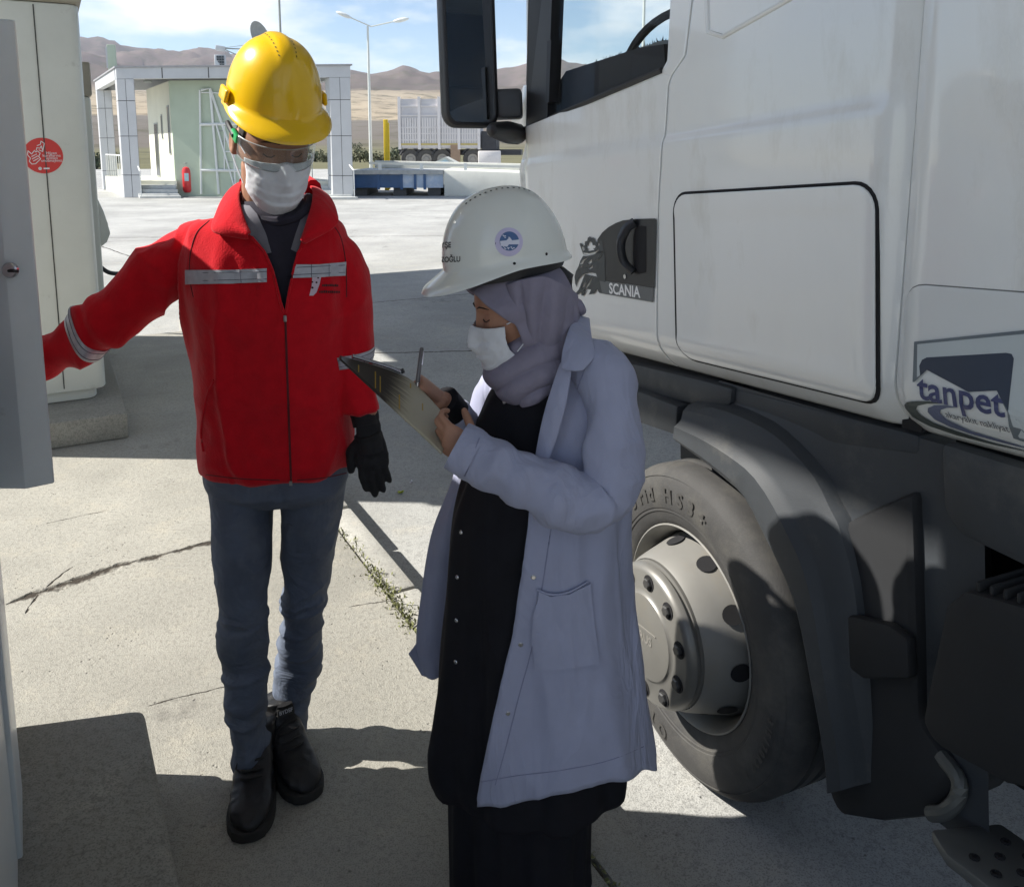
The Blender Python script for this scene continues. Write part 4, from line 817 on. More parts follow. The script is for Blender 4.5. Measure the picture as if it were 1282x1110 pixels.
# interior and far side
CW = -2.42; TRIM = M('cab trim', (.03, .03, .034), .8, var=.15); FUR = M('black fleece cover', (.008, .010, .02), .95, var=.3, vscale=40, sheen=.3)
q = MB(); q.box((.1, CW / 2, .80), (2.0, -CW - .26, .06)); q.build('cab_floor', TRIM, TR, local=True)
q = MB(); q.box((-.84, CW / 2, 1.65), (.06, -CW - .2, 1.7)); q.build('rear_wall', TRIM, TR, local=True)
q = MB(); q.box((.15, CW, 1.12), (2.2, .08, .66)); q.build('far_wall', WPAINT, TR, local=True)
q = MB(); q.box((-.42, CW, 1.98), (.9, .08, 1.05)); q.build('far_wall', WPAINT, TR, local=True)
q = MB(); q.bar((1.05, CW, 1.3), (.82, CW, 2.5), .1, .12); q.build('far_pillar', WPAINT, TR, local=True)
q = MB(); q.box((.05, CW / 2, 2.53), (1.9, -CW + .05, .06)); q.build('roof', WPAINT, TR, local=True)
q = MB(); q.box((1.16, CW / 2, 1.12), (.08, -CW - .1, .68)); q.build('front_panel', WPAINT, TR, local=True, bevel=.02)
q = MB(); q.add([(1.14, -.12, 1.46), (1.14, CW + .1, 1.46), (.86, CW + .1, 2.5), (.86, -.12, 2.5)], [(0, 1, 2, 3)]); q.build('windscreen', GLS, TR, local=True)
dh = T(770, 84, -.35).z
q = MB(); q.loft([[(.16, y_, 1.1), (.20, y_, dh - .06), (.34, y_, dh - .01 + k_), (.85, y_, dh - .0 + k_), (1.05, y_, dh - .14), (1.10, y_, 1.1)] for y_, k_ in ((-.10, -.035), (-.2, -.005), (-.5, .0), (-.8, .0), (-1.6, .0), (CW + .12, -.02))]); dash = q.build('dashboard', FUR, TR, local=True)
fz = MB()
for k in range(2600):
    y_ = -.2 - abs(random.gauss(0, .35)); s_ = random.uniform(.36, .9); p = Vector((s_, y_, dh - .014)); d_ = Vector((random.gauss(0, .5), random.gauss(0, .5), 1)).normalized() * random.uniform(.008, .022); w_ = Vector((random.gauss(0, 1), random.gauss(0, 1), 0)).normalized() * .004
    fz.add([p - w_, p + w_, p + d_], [(0, 1, 2)])
fz.build('dashboard_fringe', FUR, dash, local=True, smooth=0)
swc = T(846, 78, -.5); m_ = Matrix.Translation(swc) @ Matrix.Rotation(R(52), 4, 'Y')
ring = [m_ @ Vector((.215 * math.cos(6.2832 * k / 40), .215 * math.sin(6.2832 * k / 40), 0)) for k in range(41)]
q = MB(); q.tube(ring, .016, 10); q.bar(m_ @ Vector((-.2, 0, 0)), m_ @ Vector((.2, 0, 0)), .04, .02); q.lathe([(.07, -.02), (.08, 0), (.06, .03)], 16, m_); q.tube([swc, swc + Vector((.25, 0, -.35))], .03, 8); q.build('steering_wheel', BLK, TR, local=True)
for y_ in (-.62, -1.8):
    q = MB(); q.box((-.28, y_, 1.25), (.5, .52, .16)); q.prism([(-.50, y_ - .26, 1.3), (-.62, y_ - .24, 2.0), (-.50, y_ - .24, 2.0), (-.36, y_ - .26, 1.3)], (0, .5, 0)); q.box((-.28, y_, 1.0), (.4, .4, .34)); q.build('seat', TRIM, TR, local=True, bevel=.04)
# ---- mirror
mo = .20
mc = (T(553, 60, mo) + T(625, 60, mo)) / 2; mB = T(590, 160, mo); mT = T(590, -150, mo)
mw = .155; mz0, mz1 = mB.z, mT.z
mdir = Vector((-1, -.06, .0)).normalized(); mx_ = Vector((0, 1, 0)); mx_ = (mx_ - mdir * mx_.dot(mdir)).normalized(); MX = Matrix((mx_, mdir, Vector((0, 0, 1)))).transposed()
vis_l, vis_r = T(553, 80, mo), T(625, 80, mo)
cen = Vector((mc.x, mo, (mz0 + mz1) / 2)); hh = (mz1 - mz0) / 2
# housing width measured across the sight line
sp0 = TM @ cen; dist = (sp0 - Vector((0, 0, EYE))).length; hw = 36 / 1050 * dist * .97
view = TM.to_3x3().inverted() @ (Vector((0, 0, EYE)) - sp0).normalized(); view.z = 0; view.normalize()
fd_ = (view + Vector((-.30, -.42, 0.03))).normalized(); fx_ = Vector((0, 0, 1)).cross(fd_).normalized()
def MP(x, y, z): return cen + fx_ * x + fd_ * y + Vector((0, 0, z))
mir = thing  # (kept for readability)
rr_ = lambda ins, rad: rrect(-hw + ins, -hh + ins, hw - ins, hh - ins, rad, 6)
q = MB(); q.loft([[MP(x, y_, z) for x, z in rr_(i_, r_)] for y_, i_, r_ in ((-.085, .05, .02), (-.07, .018, .05), (-.02, .0, .055), (.018, .0, .055), (.026, .006, .05), (.026, .016, .042), (.014, .02, .04))]); mh = q.build('mirror_housing', BLK, TR, local=True, smooth=60)
MIR = M('mirror glass', (.62, .64, .65), .02, 1.0, var=0); q = MB(); q.loft([[MP(x, y_, z) for x, z in rr_(.0195, .04)] for y_ in (.012, .0165)]); q.build('mirror_glass', MIR, mh, local=True)
a0 = MP(hw * .8, -.05, T(632, 122, mo).z - cen.z); a1 = Vector((T(648, 122).x, relief(.9, 1.6) - .02, T(648, 122).z))
a0.z = a1.z = (a0.z + a1.z) / 2; q = MB(); q.bar(a0, a1, .10, T(640, 104, .1).z - T(640, 143, .1).z); q.build('mirror_arm', M('mirror arm', (.05, .056, .064), .45), TR, local=True, bevel=.015)
b0, b1 = T(640, 165, .06), T(618, 160, mo - .04)
q = MB(); q.tube([T(648, 168, .0), T(636, 166, .06), T(618, 163, mo - .03)], [.042, .045, .03], 12, round_ends=True); q.build('mirror_foot', BLK, TR, local=True)
# ---- lower plastics
GY = -.06
def lower(name, pts, off, mat, th=.05, bev=.008, parent=TR):
    q = MB(); q.prism([T(x_, y_, off) for x_, y_ in pts], (0, -th, 0)); return q.build(name, mat, parent, local=True, bevel=bev)
lower('sill_panel', [(720, 438), (880, 476), (916, 486), (914, 505), (905, 514), (880, 510), (720, 472)], -.055, GRP, .12, .012)
lower('fender_top', [(912, 484), (1150, 545), (1150, 570), (1060, 560), (985, 548), (916, 512)], -.07, GRP, .12, .01)
lower('step_cover', [(715, 470), (800, 490), (847, 508), (846, 546), (800, 530), (715, 512)], -.02, GRP, .12, .012)
# wheel arch
ain = [(849, 512, 549), (880, 519, 573), (912, 530, 600), (940, 552, 626), (965, 590, 676), (985, 640, 715)]
inner = [T(x_, y_, 0) for x_, y_ in ((850, 551), (882, 574), (912, 598), (937, 622), (963, 672), (982, 710), (998, 750), (1012, 810), (1020, 870), (1026, 940), (1028, 995))]
outer = [T(x_, y_, 0) for x_, y_ in ((852, 508), (890, 514), (930, 530), (965, 552), (1006, 597), (1028, 640), (1041, 668), (1058, 740), (1066, 820), (1072, 890), (1076, 940), (1078, 985))]
nI = 28; I_ = catmull(inner, nI); O_ = catmull(outer, nI)
rings = []
for i_, (a_, b_) in enumerate(zip(I_, O_)):
    tk_ = -.03 * float(sstep(nI - 9, nI - 1, i_)); a_, b_ = Vector(a_), Vector(b_); f_ = lambda u, y: a_.lerp(b_, u) + Vector((0, y + tk_, 0))
    rings.append([f_(-.05, -.34), f_(-.03, -.03), f_(.0, .012), f_(.10, .022), f_(.42, .020), f_(.52, .004), f_(.60, -.004), f_(.85, -.010), f_(1.0, -.028), f_(1.12, -.08), f_(1.2, -.34)])
q = MB(); q.loft(rings, True, True); q.build('wheel_arch', GRP, TR, local=True, smooth=30)
O2 = [Vector(p) + Vector((0, -.055, 0)) for p in O_]
far_ = [Vector((float(np.interp(i, [0, 9, nI - 1], [-.08, -.9, -.92])), -.075, float(np.interp(i, [0, 9, nI - 1], [.74, .73, -.1])))) for i in range(nI)]
q = MB(); q.loft([[a_, a_.lerp(b_, .3) + Vector((0, -.01, 0)), b_] for a_, b_ in zip(O2, far_)], closed=False); q.build('fender_panel', GRP, TR, local=True, smooth=40)
q = MB(); q.box((-.25, -.75, .30), (1.7, .5, .9)); 
lower('mudguard', [(1040, 660), (1142, 615), (1148, 800), (1150, 905), (1190, 962), (1192, 990), (1160, 1024), (1100, 1030), (1050, 1022), (1034, 992), (1040, 900)], -.045, DGP, .25, .02)
lower('mudguard_lip', [(1060, 770), (1110, 782), (1135, 800), (1138, 850), (1080, 850), (1060, 835)], -.012, DGP, .03, .008)
lower('side_skirt', [(1174, 552), (1330, 600), (1330, 730), (1282, 712), (1200, 672), (1178, 640)], -.04, GRP, .05, .02)
lower('recess_shade', [(1135, 545), (1300, 600), (1300, 1000), (1140, 900)], -.32, GAPM, .1, 0)  # near-black sheet puts the shade behind the skirt into colour
# battery box with ribbed lid
bx = lower('battery_box', [(1150, 905), (1180, 760), (1205, 738), (1400, 790), (1400, 1010), (1260, 985), (1170, 935)], .0, DGP, .5, .02)
for k in range(8):
    x_ = 1215 + k * 17; p0, p1 = T(x_, 738 + k * 5, .0), T(x_ + 8, 740 + k * 5, .0)
    q = MB(); q.box(Vector(((p0.x + p1.x) / 2, -.2, p0.z + .006)), (abs(p1.x - p0.x) * .8, .38, .02)); q.build('lid_rib', DGP, bx, local=True, bevel=.005)
q = MB(); q.tube(catmull([T(1178, 945, -.06), T(1200, 975, -.05), T(1198, 1000, -.04), T(1182, 1016, -.03), T(1165, 1018, -.03)], 16), .016, 10); q.build('step_bracket', M('bracket steel', (.11, .115, .11), .5, .4), TR, local=True)
# perforated step
A_s, B_s, C_s, D_s = T(1152, 1024, .05), T(1180, 1012, -.05), T(1420, 1150, -.10), T(1400, 1230, .05)
zs_ = min(A_s.z, B_s.z)
STEPM = M('step aluminium', (.16, .17, .17), .5, .5, var=.15)
q = MB(); ss_ = [Vector((A_s.x, .02, zs_)), Vector((A_s.x - .05, -.12, zs_)), Vector((A_s.x - .75, -.12, zs_)), Vector((A_s.x - .75, .05, zs_)), Vector((A_s.x - .06, .05, zs_))]; q.prism(ss_, (0, 0, -.025)); stp = q.build('step', STEPM, TR, local=True, bevel=.006)
for i in range(14):
    for j in range(3):
        q = MB(); q.lathe([(.010, 0), (.010, .002), (.006, .004), (.005, .0005)], 10, Matrix.Translation((A_s.x - .09 - i * .045 - (j % 2) * .02, -.08 + j * .045, zs_ + .0005))); q.build('tread_hole', GAPM, stp, local=True)
# chassis
q = MB(); q.box((-.6, -.75, .28), (3.2, .12, .28)); q.build('chassis_rail', DGP, TR, local=True)
q = MB(); q.box((-.6, -1.65, .28), (3.2, .12, .28)); q.build('chassis_rail', DGP, TR, local=True)
q = MB(); q.box((0, -1.2, .05), (.16, 2.0, .16)); q.build('axle', DGP, TR, local=True)
# ---- front wheels
TYR = M('tyre rubber', (.045, .044, .043), .75, var=.15, vscale=9, dirt=(.10, .095, .082), dscale=6, dpos=(.48, .82), bump=.2, bscale=240); RIM = M('dusty rim', (.22, .215, .20), .5, .15, var=.08, vscale=5, dirt=(.24, .215, .17), dscale=7, dpos=(.5, .8)); HUBM = M('hub metal', (.21, .205, .19), .40, .4, var=.06, dirt=(.25, .225, .18), dscale=8, dpos=(.55, .85))
RT = .472
def wheel(y0, flip):
    m_ = Matrix.Translation((0, y0, 0)) @ Matrix.Rotation(R(-90 if not flip else 90), 4, 'X')
    prof = [(.283, -.25), (.30, -.27), (.40, -.29), (.45, -.275), (.466, -.25)]
    for g in (-.19, -.135, -.08): prof += [(RT, g - .012), (.460, g - .008), (.460, g + .008), (RT, g + .012)]
    prof += [(RT, -.035), (.465, -.012), (.452, .006), (.440, .014), (.4385, .0115), (.43, .016), (.40, .024), (.37, .026), (.345, .022), (.343, .0195), (.335, .0195), (.333, .0165), (.312, .012), (.298, .004), (.288, -.006), (.283, -.03)]
    q = MB(); q.lathe(prof, 112, m_, cap=False); w_ = q.build('wheel', None, TR, local=True, smooth=28); w_.data.materials.append(TYR)
    q = MB(); q.lathe([(.284, -.24), (.262, -.2), (.262, -.11), (.268, -.035), (.280, -.012), (.285, .000), (.291, .0065), (.2955, .004), (.293, -.004)], 72, m_, cap=False); q.lathe([(.263, -.13), (.262, -.07), (.252, -.035), (.243, -.005), (.232, .035), (.220, .072), (.209, .090)], 72, m_, cap=False); rm = q.build('rim', RIM, w_, local=True, smooth=40)
    q = MB(); q.lathe([(.206, .07), (.207, .085), (.207, .098), (.199, .101), (.199, .108), (.206, .111), (.2035, .122), (.196, .134), (.187, .137), (.135, .138), (.126, .141), (.122, .146), (.112, .148), (.03, .150), (.0, .150)], 72, m_, cap=False); hb = q.build('hub_cover', HUBM, rm, local=True, smooth=40)
    for k in range(10):
        an = R(36 * k + 12); c_ = Vector((.165 * math.cos(an), .165 * math.sin(an), .1372)); mm_ = m_ @ Matrix.Translation(c_)
        q = MB(); q.lathe([(.0235, .0005), (.0235, .0025), (.0205, .0022), (.0, .0012)], 20, mm_, cap=False); q.build('nut_recess', GAPM, hb, local=True)
        q = MB(); q.lathe([(.0165, .001), (.0165, .010), (.013, .013), (.0, .013)], 6, mm_); q.build('wheel_nut', M('nut steel', (.10, .10, .10), .35, .6), hb, local=True)
        an2 = R(36 * k + 30); e1 = Vector((math.cos(an2), math.sin(an2), 0)); sl = (Vector((.232, 0, .035)) - Vector((.252, 0, -.035))).normalized(); e_sl = e1 * sl.x + Vector((0, 0, sl.z)); e_t = Vector((-e1.y, e1.x, 0)); c2 = e1 * .2435 + Vector((0, 0, -.004)); nn_ = e_t.cross(e_sl).normalized()
        if nn_.dot(e1) < 0: nn_ = -nn_
        pts = [m_ @ (c2 + nn_ * .003 + e_sl * (.030 * math.cos(6.283 * j / 18)) + e_t * (.027 * math.sin(6.283 * j / 18))) for j in range(18)]
        put('vent_hole', raw(pts, [tuple(range(18))]), GAPM, rm, local=True, smooth=0)
    if not flip:
        hm_ = m_ @ Matrix.Translation((0, 0, .1506))
        PL = Matrix(((-1, 0, 0, 0), (0, 1, 0, 0), (0, 0, 1, 0), (0, 0, 0, 1)))
        t_ = text_mesh('ARUS', .036, bold=.001); t_.transform(Matrix.Translation((0, y0 + .1512, .0)) @ PR); put('hub_lettering', t_, M('hub letters', (.22, .21, .19), .5), hb, local=True, smooth=0)
        q = MB(); q.box((.0, y0 + .1508, .028), (.13, .0015, .003)); q.build('hub_bar', M('hub letters', (.22, .21, .19)), hb, local=True)
        # raised sidewall lettering
        def arc_text(txt, r_, th0, size, track):
            th = th0
            for ch in txt:
                if ch == ' ': th += track * .7; continue
                c_ = text_mesh(ch, size, bold=.0016); an = R(th)      # angle from lorry's forward axis
                c_.transform(Matrix.Translation((r_ * math.cos(an), y0 + .0285 - .03 * abs(r_ - .385), r_ * math.sin(an))) @ Matrix.Rotation(R(90 - th), 4, 'Y') @ PR)
                put('tyre_lettering', c_, M('tyre letters', (.05, .048, .045), .7), w_, local=True, smooth=0); th += track * (.6 if ch in 'irt1' else 1.15 if ch in 'HmW' else 1)
        a_w = T(795, 636, .03); a0_ = math.degrees(math.atan2(a_w.z, a_w.x))
        arc_text('Hybrid HS3+', .385, 35, .060, 8.0)
        arc_text('315/70R22.5', .400, 190, .028, 3.4); arc_text('OIT', .388, 285, .055, 8)
    return w_
wheel(0.0, False); wheel(-2.36, True)

# ---- tank trailer behind the lorry, out of view, added to block sky light; stands level
hd = Vector((tdv.x, tdv.y, 0)).normalized(); sdv = Vector((-hd.y, hd.x, 0)); t0 = Vector((TO.x, TO.y, LANE))
tk = thing('tank_trailer', t0 - hd * 7 - sdv * 1.2, 'unseen pale tank trailer behind the white lorry cab, added to block sky light', 'trailer')
def K3(s_, y_, z_): return t0 + hd * s_ + sdv * y_ + Vector((0, 0, z_))
q = MB(); q.loft([[K3(s_, -1.2 + 1.2 * r_ * math.cos(6.2832 * k / 32), 2.35 + 1.0 * r_ * math.sin(6.2832 * k / 32)) for k in range(32)] for s_, r_ in ((-2.6, .55), (-2.7, .85), (-2.9, .98), (-3.2, 1), (-11.2, 1), (-11.5, .98), (-11.7, .8))]); q.build('tank', M('tank paint', (.5, .5, .5), .35, var=.05), tk)
q = MB(); q.prism([K3(-2.8, -.6, 1.0), K3(-11.5, -.6, 1.0), K3(-11.5, -1.8, 1.0), K3(-2.8, -1.8, 1.0)], (0, 0, .4)); q.build('chassis', DGP, tk)
q = MB(); q.prism([K3(-3.0, -.05, .5), K3(-8, -.05, .5), K3(-8, -.12, .5), K3(-3.0, -.12, .5)], (0, 0, .7)); q.build('side_skirt', DGP, tk)
for s_ in (-3.8, -8.6, -9.9, -11.0):
    for y_ in (-.2, -2.2):
        m_ = Matrix(((hd.x, 0, sdv.x, 0), (hd.y, 0, sdv.y, 0), (0, 1, 0, 0), (0, 0, 0, 1))); m_.translation = K3(s_, y_, .475)
        q = MB(); q.lathe([(.28, -.15), (.46, -.15), (.472, -.1), (.472, .1), (.46, .15), (.30, .15), (.25, .05), (.05, .08)], 32, m_); q.build('wheel', TYR, tk)
# ================================================================== PEOPLE: shared builders
SKIN_M = M('skin', (.36, .19, .12), .55, var=.08, vscale=25, spec=.35, bump=.05, bscale=900)
CAMP = Vector((0, 0, EYE)); SZ = 1.0
def pxp(name, loops, bvhs, off, mat, parent, sub=4.0, th=0.0, nrm=True, **kw):
    """a thin piece cut to an outline and laid on the surface it belongs to"""
    me = poly_mesh([[(x_, -y_) for x_, y_ in L] for L in loops]); subdiv_to(me, sub); last = None
    for v in me.vertices:
        d_ = ray(v.co.x, -v.co.y).normalized(); best = None
        for b_ in bvhs:
            h, n_, _, dd = b_.ray_cast(CAMP, d_)
            if h is not None and (best is None or dd < best[2]): best = (h, n_ if n_.dot(d_) < 0 else -n_, dd)
        if best: v.co = best[0] + (best[1] * off if nrm else -d_ * off); last = best[2]
        else: v.co = CAMP + d_ * ((last or 1.9))
    me.update()
    if th: me = apply_mods(me, [('SOLIDIFY', dict(thickness=th, offset=1))])
    return put(name, me, mat, parent, smooth=60, **kw)
def ring(c, a, b_, yaw=0.0, n=48, ex=2.3, z=None, tilt=0.0):
    o = []
    for k in range(n):
        t_ = 2 * math.pi * k / n; cs, sn = math.cos(t_), math.sin(t_)
        x_ = a * math.copysign(abs(cs) ** (2 / ex), cs); y_ = b_ * math.copysign(abs(sn) ** (2 / ex), sn)
        o.append(Vector((c[0] + x_ * math.cos(yaw) - y_ * math.sin(yaw), c[1] + x_ * math.sin(yaw) + y_ * math.cos(yaw), c[2] + tilt * y_)))
    return o
def rows_rings(rows, yaw=0.0, n=56, ex=2.3, per=6, bulge=None):
    """rows: (py, x_left, x_right, Y, half_depth) -> smooth stack of rings"""
    P = []
    for (py, xl, xr, Y, dp) in rows:
        L, R__ = at(xl, py, Y), at(xr, py, Y); c = (L + R__) / 2; P.append([c.x, c.y, c.z, abs(R__.x - L.x) / 2, dp * SZ])
    Q = catmull(P, (len(rows) - 1) * per + 1)
    return [ring(q[:3], q[3], q[4], yaw, n, ex) for q in Q]
def path_tube(pts, n, seg=36, up=(0, 0, 1), fold=None):
    """pts: (px, py, Y, radius[, flat]) ; fold(i_frac, angle) -> radius offset"""
    P = [[*at(p[0], p[1], p[2]), p[3] * SZ, p[4] if len(p) > 4 else 1.0] for p in pts]; Q = catmull(P, n); rings = []; u = Vector(up)
    for i in range(n):
        a_ = Vector(Q[min(i + 1, n - 1)][:3]) - Vector(Q[max(i - 1, 0)][:3]); a_.normalize()
        if i == 0:
            x_ = a_.cross(u)
            if x_.length < .2: x_ = a_.cross(Vector((0, 1, 0)))
        else: x_ = x_ - a_ * x_.dot(a_)
        x_.normalize(); z_ = x_.cross(a_); r_ = []
        for k in range(seg):
            t_ = 2 * math.pi * k / seg; rad = Q[i][3] + (fold(i / (n - 1), t_) if fold else 0)
            r_.append(Vector(Q[i][:3]) + x_ * (rad * math.cos(t_)) + z_ * (rad * Q[i][4] * math.sin(t_)))
        rings.append(r_)
    return rings, Q
def wrinkle(me, amp, freq, seed=0.0, mask=None, aniso=(1, 1, 1), soft=1.0):
    v = get_v(me); n_ = get_n(me); p = v * np.array(aniso) * freq + seed
    w1 = vnoise(p + .9 * np.stack([vnoise(p * .6 + 5), vnoise(p * .6 + 9), vnoise(p * .6 + 13)], -1)); f_ = (1 - np.abs(w1)) ** 2.2 - .45
    f_ = f_ + .35 * vnoise(p * 2.3 + 3)
    if mask is not None: f_ = f_ * mask(v)
    set_v(me, v + n_ * (amp * f_)[:, None]); return me
def head_mesh(female=False):
    nu, nv = 88, 72; V = []
    for j in range(nv + 1):
        t_ = math.pi * j / nv
        for i in range(nu):
            p_ = 2 * math.pi * i / nu; V.append((math.sin(t_) * math.sin(p_), math.sin(t_) * math.cos(p_), math.cos(t_)))
    D = np.array(V); x, y, z = D[:, 0], D[:, 1], D[:, 2]
    k = .94 if female else 1.0
    X = x * .076; Yv = y * np.where(y > 0, .094, .102); Z = z * np.where(z > 0, .122, .118)
    jaw = sstep(-.01, -.10, Z); X = X * (1 - .30 * jaw); Yv = np.where(Yv > 0, Yv * (1 - .02 * jaw), Yv * (1 - .35 * jaw))
    fr = np.clip(Yv / .09, 0, 1)
    Yv = np.where(Yv > .078, .078 + (Yv - .078) * .55, Yv)
    g = lambda cx, cz, sx, sz: np.exp(-((X - cx) / sx) ** 2 - ((Z - cz) / sz) ** 2) * (y > 0)
    for s_ in (-1, 1):
        Yv = Yv - .011 * g(.031 * s_, .016, .017, .012) + .0035 * g(.030 * s_, .038, .024, .008) + .004 * g(.045 * s_, -.014, .022, .018) + .0065 * g(.031 * s_, .012, .012, .0085)
        X = X + s_ * .003 * np.exp(-((Z + .012) / .02) ** 2) * sstep(.02, .06, Yv) * (np.sign(X) == s_)
    nose = np.exp(-(X / (.0085 + .006 * sstep(.0, -.03, Z))) ** 2) * (y > 0); Yv = Yv + nose * np.interp(Z, [-.05, -.036, -.028, .012, .03, .05], [0, .012, .026, .011, .004, 0])
    Yv = Yv + .007 * g(0, -.066, .022, .010) - .003 * g(0, -.0665, .024, .002) + .008 * g(0, -.104, .022, .016) - .004 * g(0, -.085, .02, .006)
    V = np.stack([X, Yv, Z], -1) * k; F = []
    for j in range(nv):
        for i in range(nu):
            a_, b_ = j * nu + i, j * nu + (i + 1) % nu; F.append((a_, a_ + nu, b_ + nu, b_))
    q = MB(); q.add(V, F)
    for s_ in (-1, 1):                                             # ears
        rings = []
        for t_, w_ in ((-.002, .6), (.004, .9), (.010, 1.0), (.0145, .95), (.016, .7), (.013, .5)):
            rings.append([Vector((s_ * (.071 + t_ * 1.05), -.012 + .018 * w_ * math.cos(6.283 * a / 20) - t_ * .9 - .004 * math.sin(6.283 * a / 20), -.004 + .032 * w_ * math.sin(6.283 * a / 20) * (1 if math.sin(6.283 * a / 20) > 0 else .95))) * k for a in range(20)])
        q.loft(rings if s_ > 0 else [r_[::-1] for r_ in rings])
    return q
def hand_tubes(q, W, f, n, s, curls, scale=1.0, thumb=(.5, .5), grow=0.0, spread=.06):
    f, n, s = Vector(f).normalized(), Vector(n).normalized(), Vector(s).normalized(); k = scale
    rings = []
    for u, w_, h_ in ((-.05, .027, .021), (-.02, .027, .020), (.0, .029, .0195), (.03, .037, .019), (.06, .041, .017), (.085, .041, .0145), (.097, .037, .010)):
        c = Vector(W) + f * (u * k); rings.append([c + s * ((w_ + grow) * k * math.cos(6.283 * a / 20)) + n * ((h_ + grow) * k * math.sin(6.283 * a / 20)) for a in range(20)])
    q.loft(rings)
    for i, (o, L, r_, st_) in enumerate(((.030, .074, .0092, .086), (.0105, .082, .0095, .092), (-.0095, .076, .009, .090), (-.0285, .060, .008, .083))):
        p = Vector(W) + f * (st_ * k) + s * (o * k); d_ = (f + s * (spread * (1.5 - i))).normalized(); pts = [p - d_ * .025 * k]; rr_ = [(r_ + grow) * k * 1.05]; c = curls[i]
        pts.append(p); rr_.append((r_ + grow) * k * 1.06); ang = 0
        for m_, (fr_, ck) in enumerate(((.46, c[0]), (.30, c[1]), (.24, c[2]))):
            ang += ck; dd = (d_ * math.cos(ang) + n * math.sin(ang)).normalized(); p = p + dd * (L * fr_ * k); pts += [p - dd * (L * fr_ * k * .5), p]; rr_ += [(r_ * (1 - .06 * (m_ + 1)) + grow) * k, (r_ * (1.02 - .10 * (m_ + 1)) + grow) * k]
        q.tube(pts, rr_, 12, upv=tuple(s), round_ends=True)
    p = Vector(W) + f * (.022 * k) + s * (.026 * k) + n * (.006 * k); d_ = (f * .72 + s * .72 * thumb[0] * 1.6 + n * thumb[1]).normalized()
    d2 = (f * .95 + s * .25 * thumb[0] + n * thumb[1] * 1.1).normalized()
    q.tube([p - d_ * .01 * k, p + d_ * .025 * k, p + d_ * .042 * k, p + d_ * .042 * k + d2 * .028 * k, p + d_ * .042 * k + d2 * .048 * k], [.015 * k, .0135 * k + grow, .011 * k + grow, .0105 * k + grow, .0085 * k + grow], 12, upv=tuple(n), round_ends=True)
def limb(q, pts, rad, seg=16): q.tube([Vector(p) for p in catmull([tuple(p) for p in pts], len(pts) * 4)], list(np.interp(np.linspace(0, 1, len(pts) * 4), np.linspace(0, 1, len(pts)), np.array(rad) * SZ)), seg, round_ends=True)
# ---- hard hat in the head's own frame
def helmet_mesh(rx=.112, yf=.137, yb=.128, h=.150, z0=.045, brim=.045, ridge=.006, rim_back=.0):
    n, m_ = 96, 30; V = []; rim = lambda p: z0 + .004 * math.cos(p) - .010 * max(0, -math.cos(p)) + rim_back * max(0, -math.cos(p)) + .012 * abs(math.sin(p)) ** 3
    rings = []
    def pt(p, v):
        t_ = v * math.pi / 2; rr_ = math.cos(t_) ** .82; zz = math.sin(t_)
        x_ = math.sin(p) * rx * rr_; y_ = math.cos(p) * (yf if math.cos(p) > 0 else yb) * rr_; z_ = rim(p) + (h + z0 - rim(p)) * zz
        k = math.exp(-(x_ / .021) ** 4) * float(sstep(.38, .62, v)); z_ += ridge * k
        k2 = (math.exp(-((abs(x_) - .058) / .010) ** 4)) * float(sstep(.35, .6, v) * sstep(.98, .8, v)); z_ += ridge * .0 * k2
        return Vector((x_, y_, z_))
    for j in range(m_): rings.append([pt(2 * math.pi * i / n, j / (m_ - 1) * .985) for i in range(n)])
    rings = rings[::-1]
    def low(fx, dz, bf, bd):
        o = []
        for i in range(n):
            p = 2 * math.pi * i / n; a_ = pt(p, 0); c = max(0, math.cos(p)); b_ = c ** 1.3 * brim * bf; dirv = Vector((math.sin(p), math.cos(p), 0)); o.append(a_ + dirv * (fx + b_) + Vector((0, 0, dz - bd * c ** 1.6)))
        return o
    rings += [low(.004, -.006, .12, .001), low(.006, -.011, .5, .008), low(.008, -.014, .92, .018), low(.008, -.017, 1.0, .022), low(.004, -.0165, .95, .022), low(.0, -.012, .5, .012), low(-.004, -.004, .0, .0)]
    for j in range(0, m_, 3): rings.append([p * .965 + Vector((0, 0, .0)) for p in [pt(2 * math.pi * i / n, j / (m_ - 1) * .97) for i in range(n)]])
    q = MB(); q.loft(rings, True, True); return q
def mask_mesh(k=1.0, pleat=.0045, puff=0.0):
    nu, nv = 60, 44; G = []
    for j in range(nv + 1):
        v = j / nv; row = []
        for i in range(nu + 1):
            u = i / nu * 2 - 1; th = u * 1.13
            zt_ = -.003 - .006 * abs(u) ** 1.5 + .006 * math.exp(-(u / .12) ** 2); zb = -.130 + .050 * abs(u) ** 2.2; z_ = zt_ + (zb - zt_) * v
            ry_ = .099 + .012 * math.sin(math.pi * min(1, v * 1.05)) - .018 * max(0, v - .75) * 4 * (1 - abs(u) * .6) + puff * math.sin(math.pi * v) * (1 - u * u)
            rx_ = .080 - .010 * v
            nose = .020 * math.exp(-(u / .16) ** 2) * math.exp(-((v - .24) / .22) ** 2)
            pl = sum(pleat * (.5 + .5 * math.tanh((v - c_) * 60)) * (1 - .6 * abs(u)) for c_ in (.30, .52, .72)) - 1.5 * pleat * v * (1 - .6 * abs(u))
            r_ = 1 + .0
            y_ = (ry_ + nose + pl) * math.cos(th) ** .75 if abs(th) < 1.5 else 0
            row.append(Vector((rx_ * math.sin(th) * 1.03, y_, z_)) * k)
        G.append(row)
    q = MB(); q.loft(G, closed=False); me = q.mesh()
    v_ = get_v(me); nn = get_n(me); set_v(me, v_ + nn * (.0016 * vnoise(v_ * np.array([40, 40, 60])) + .0008 * vnoise(v_ * 130))[:, None])
    return apply_mods(me, [('SOLIDIFY', dict(thickness=.0025, offset=0))])
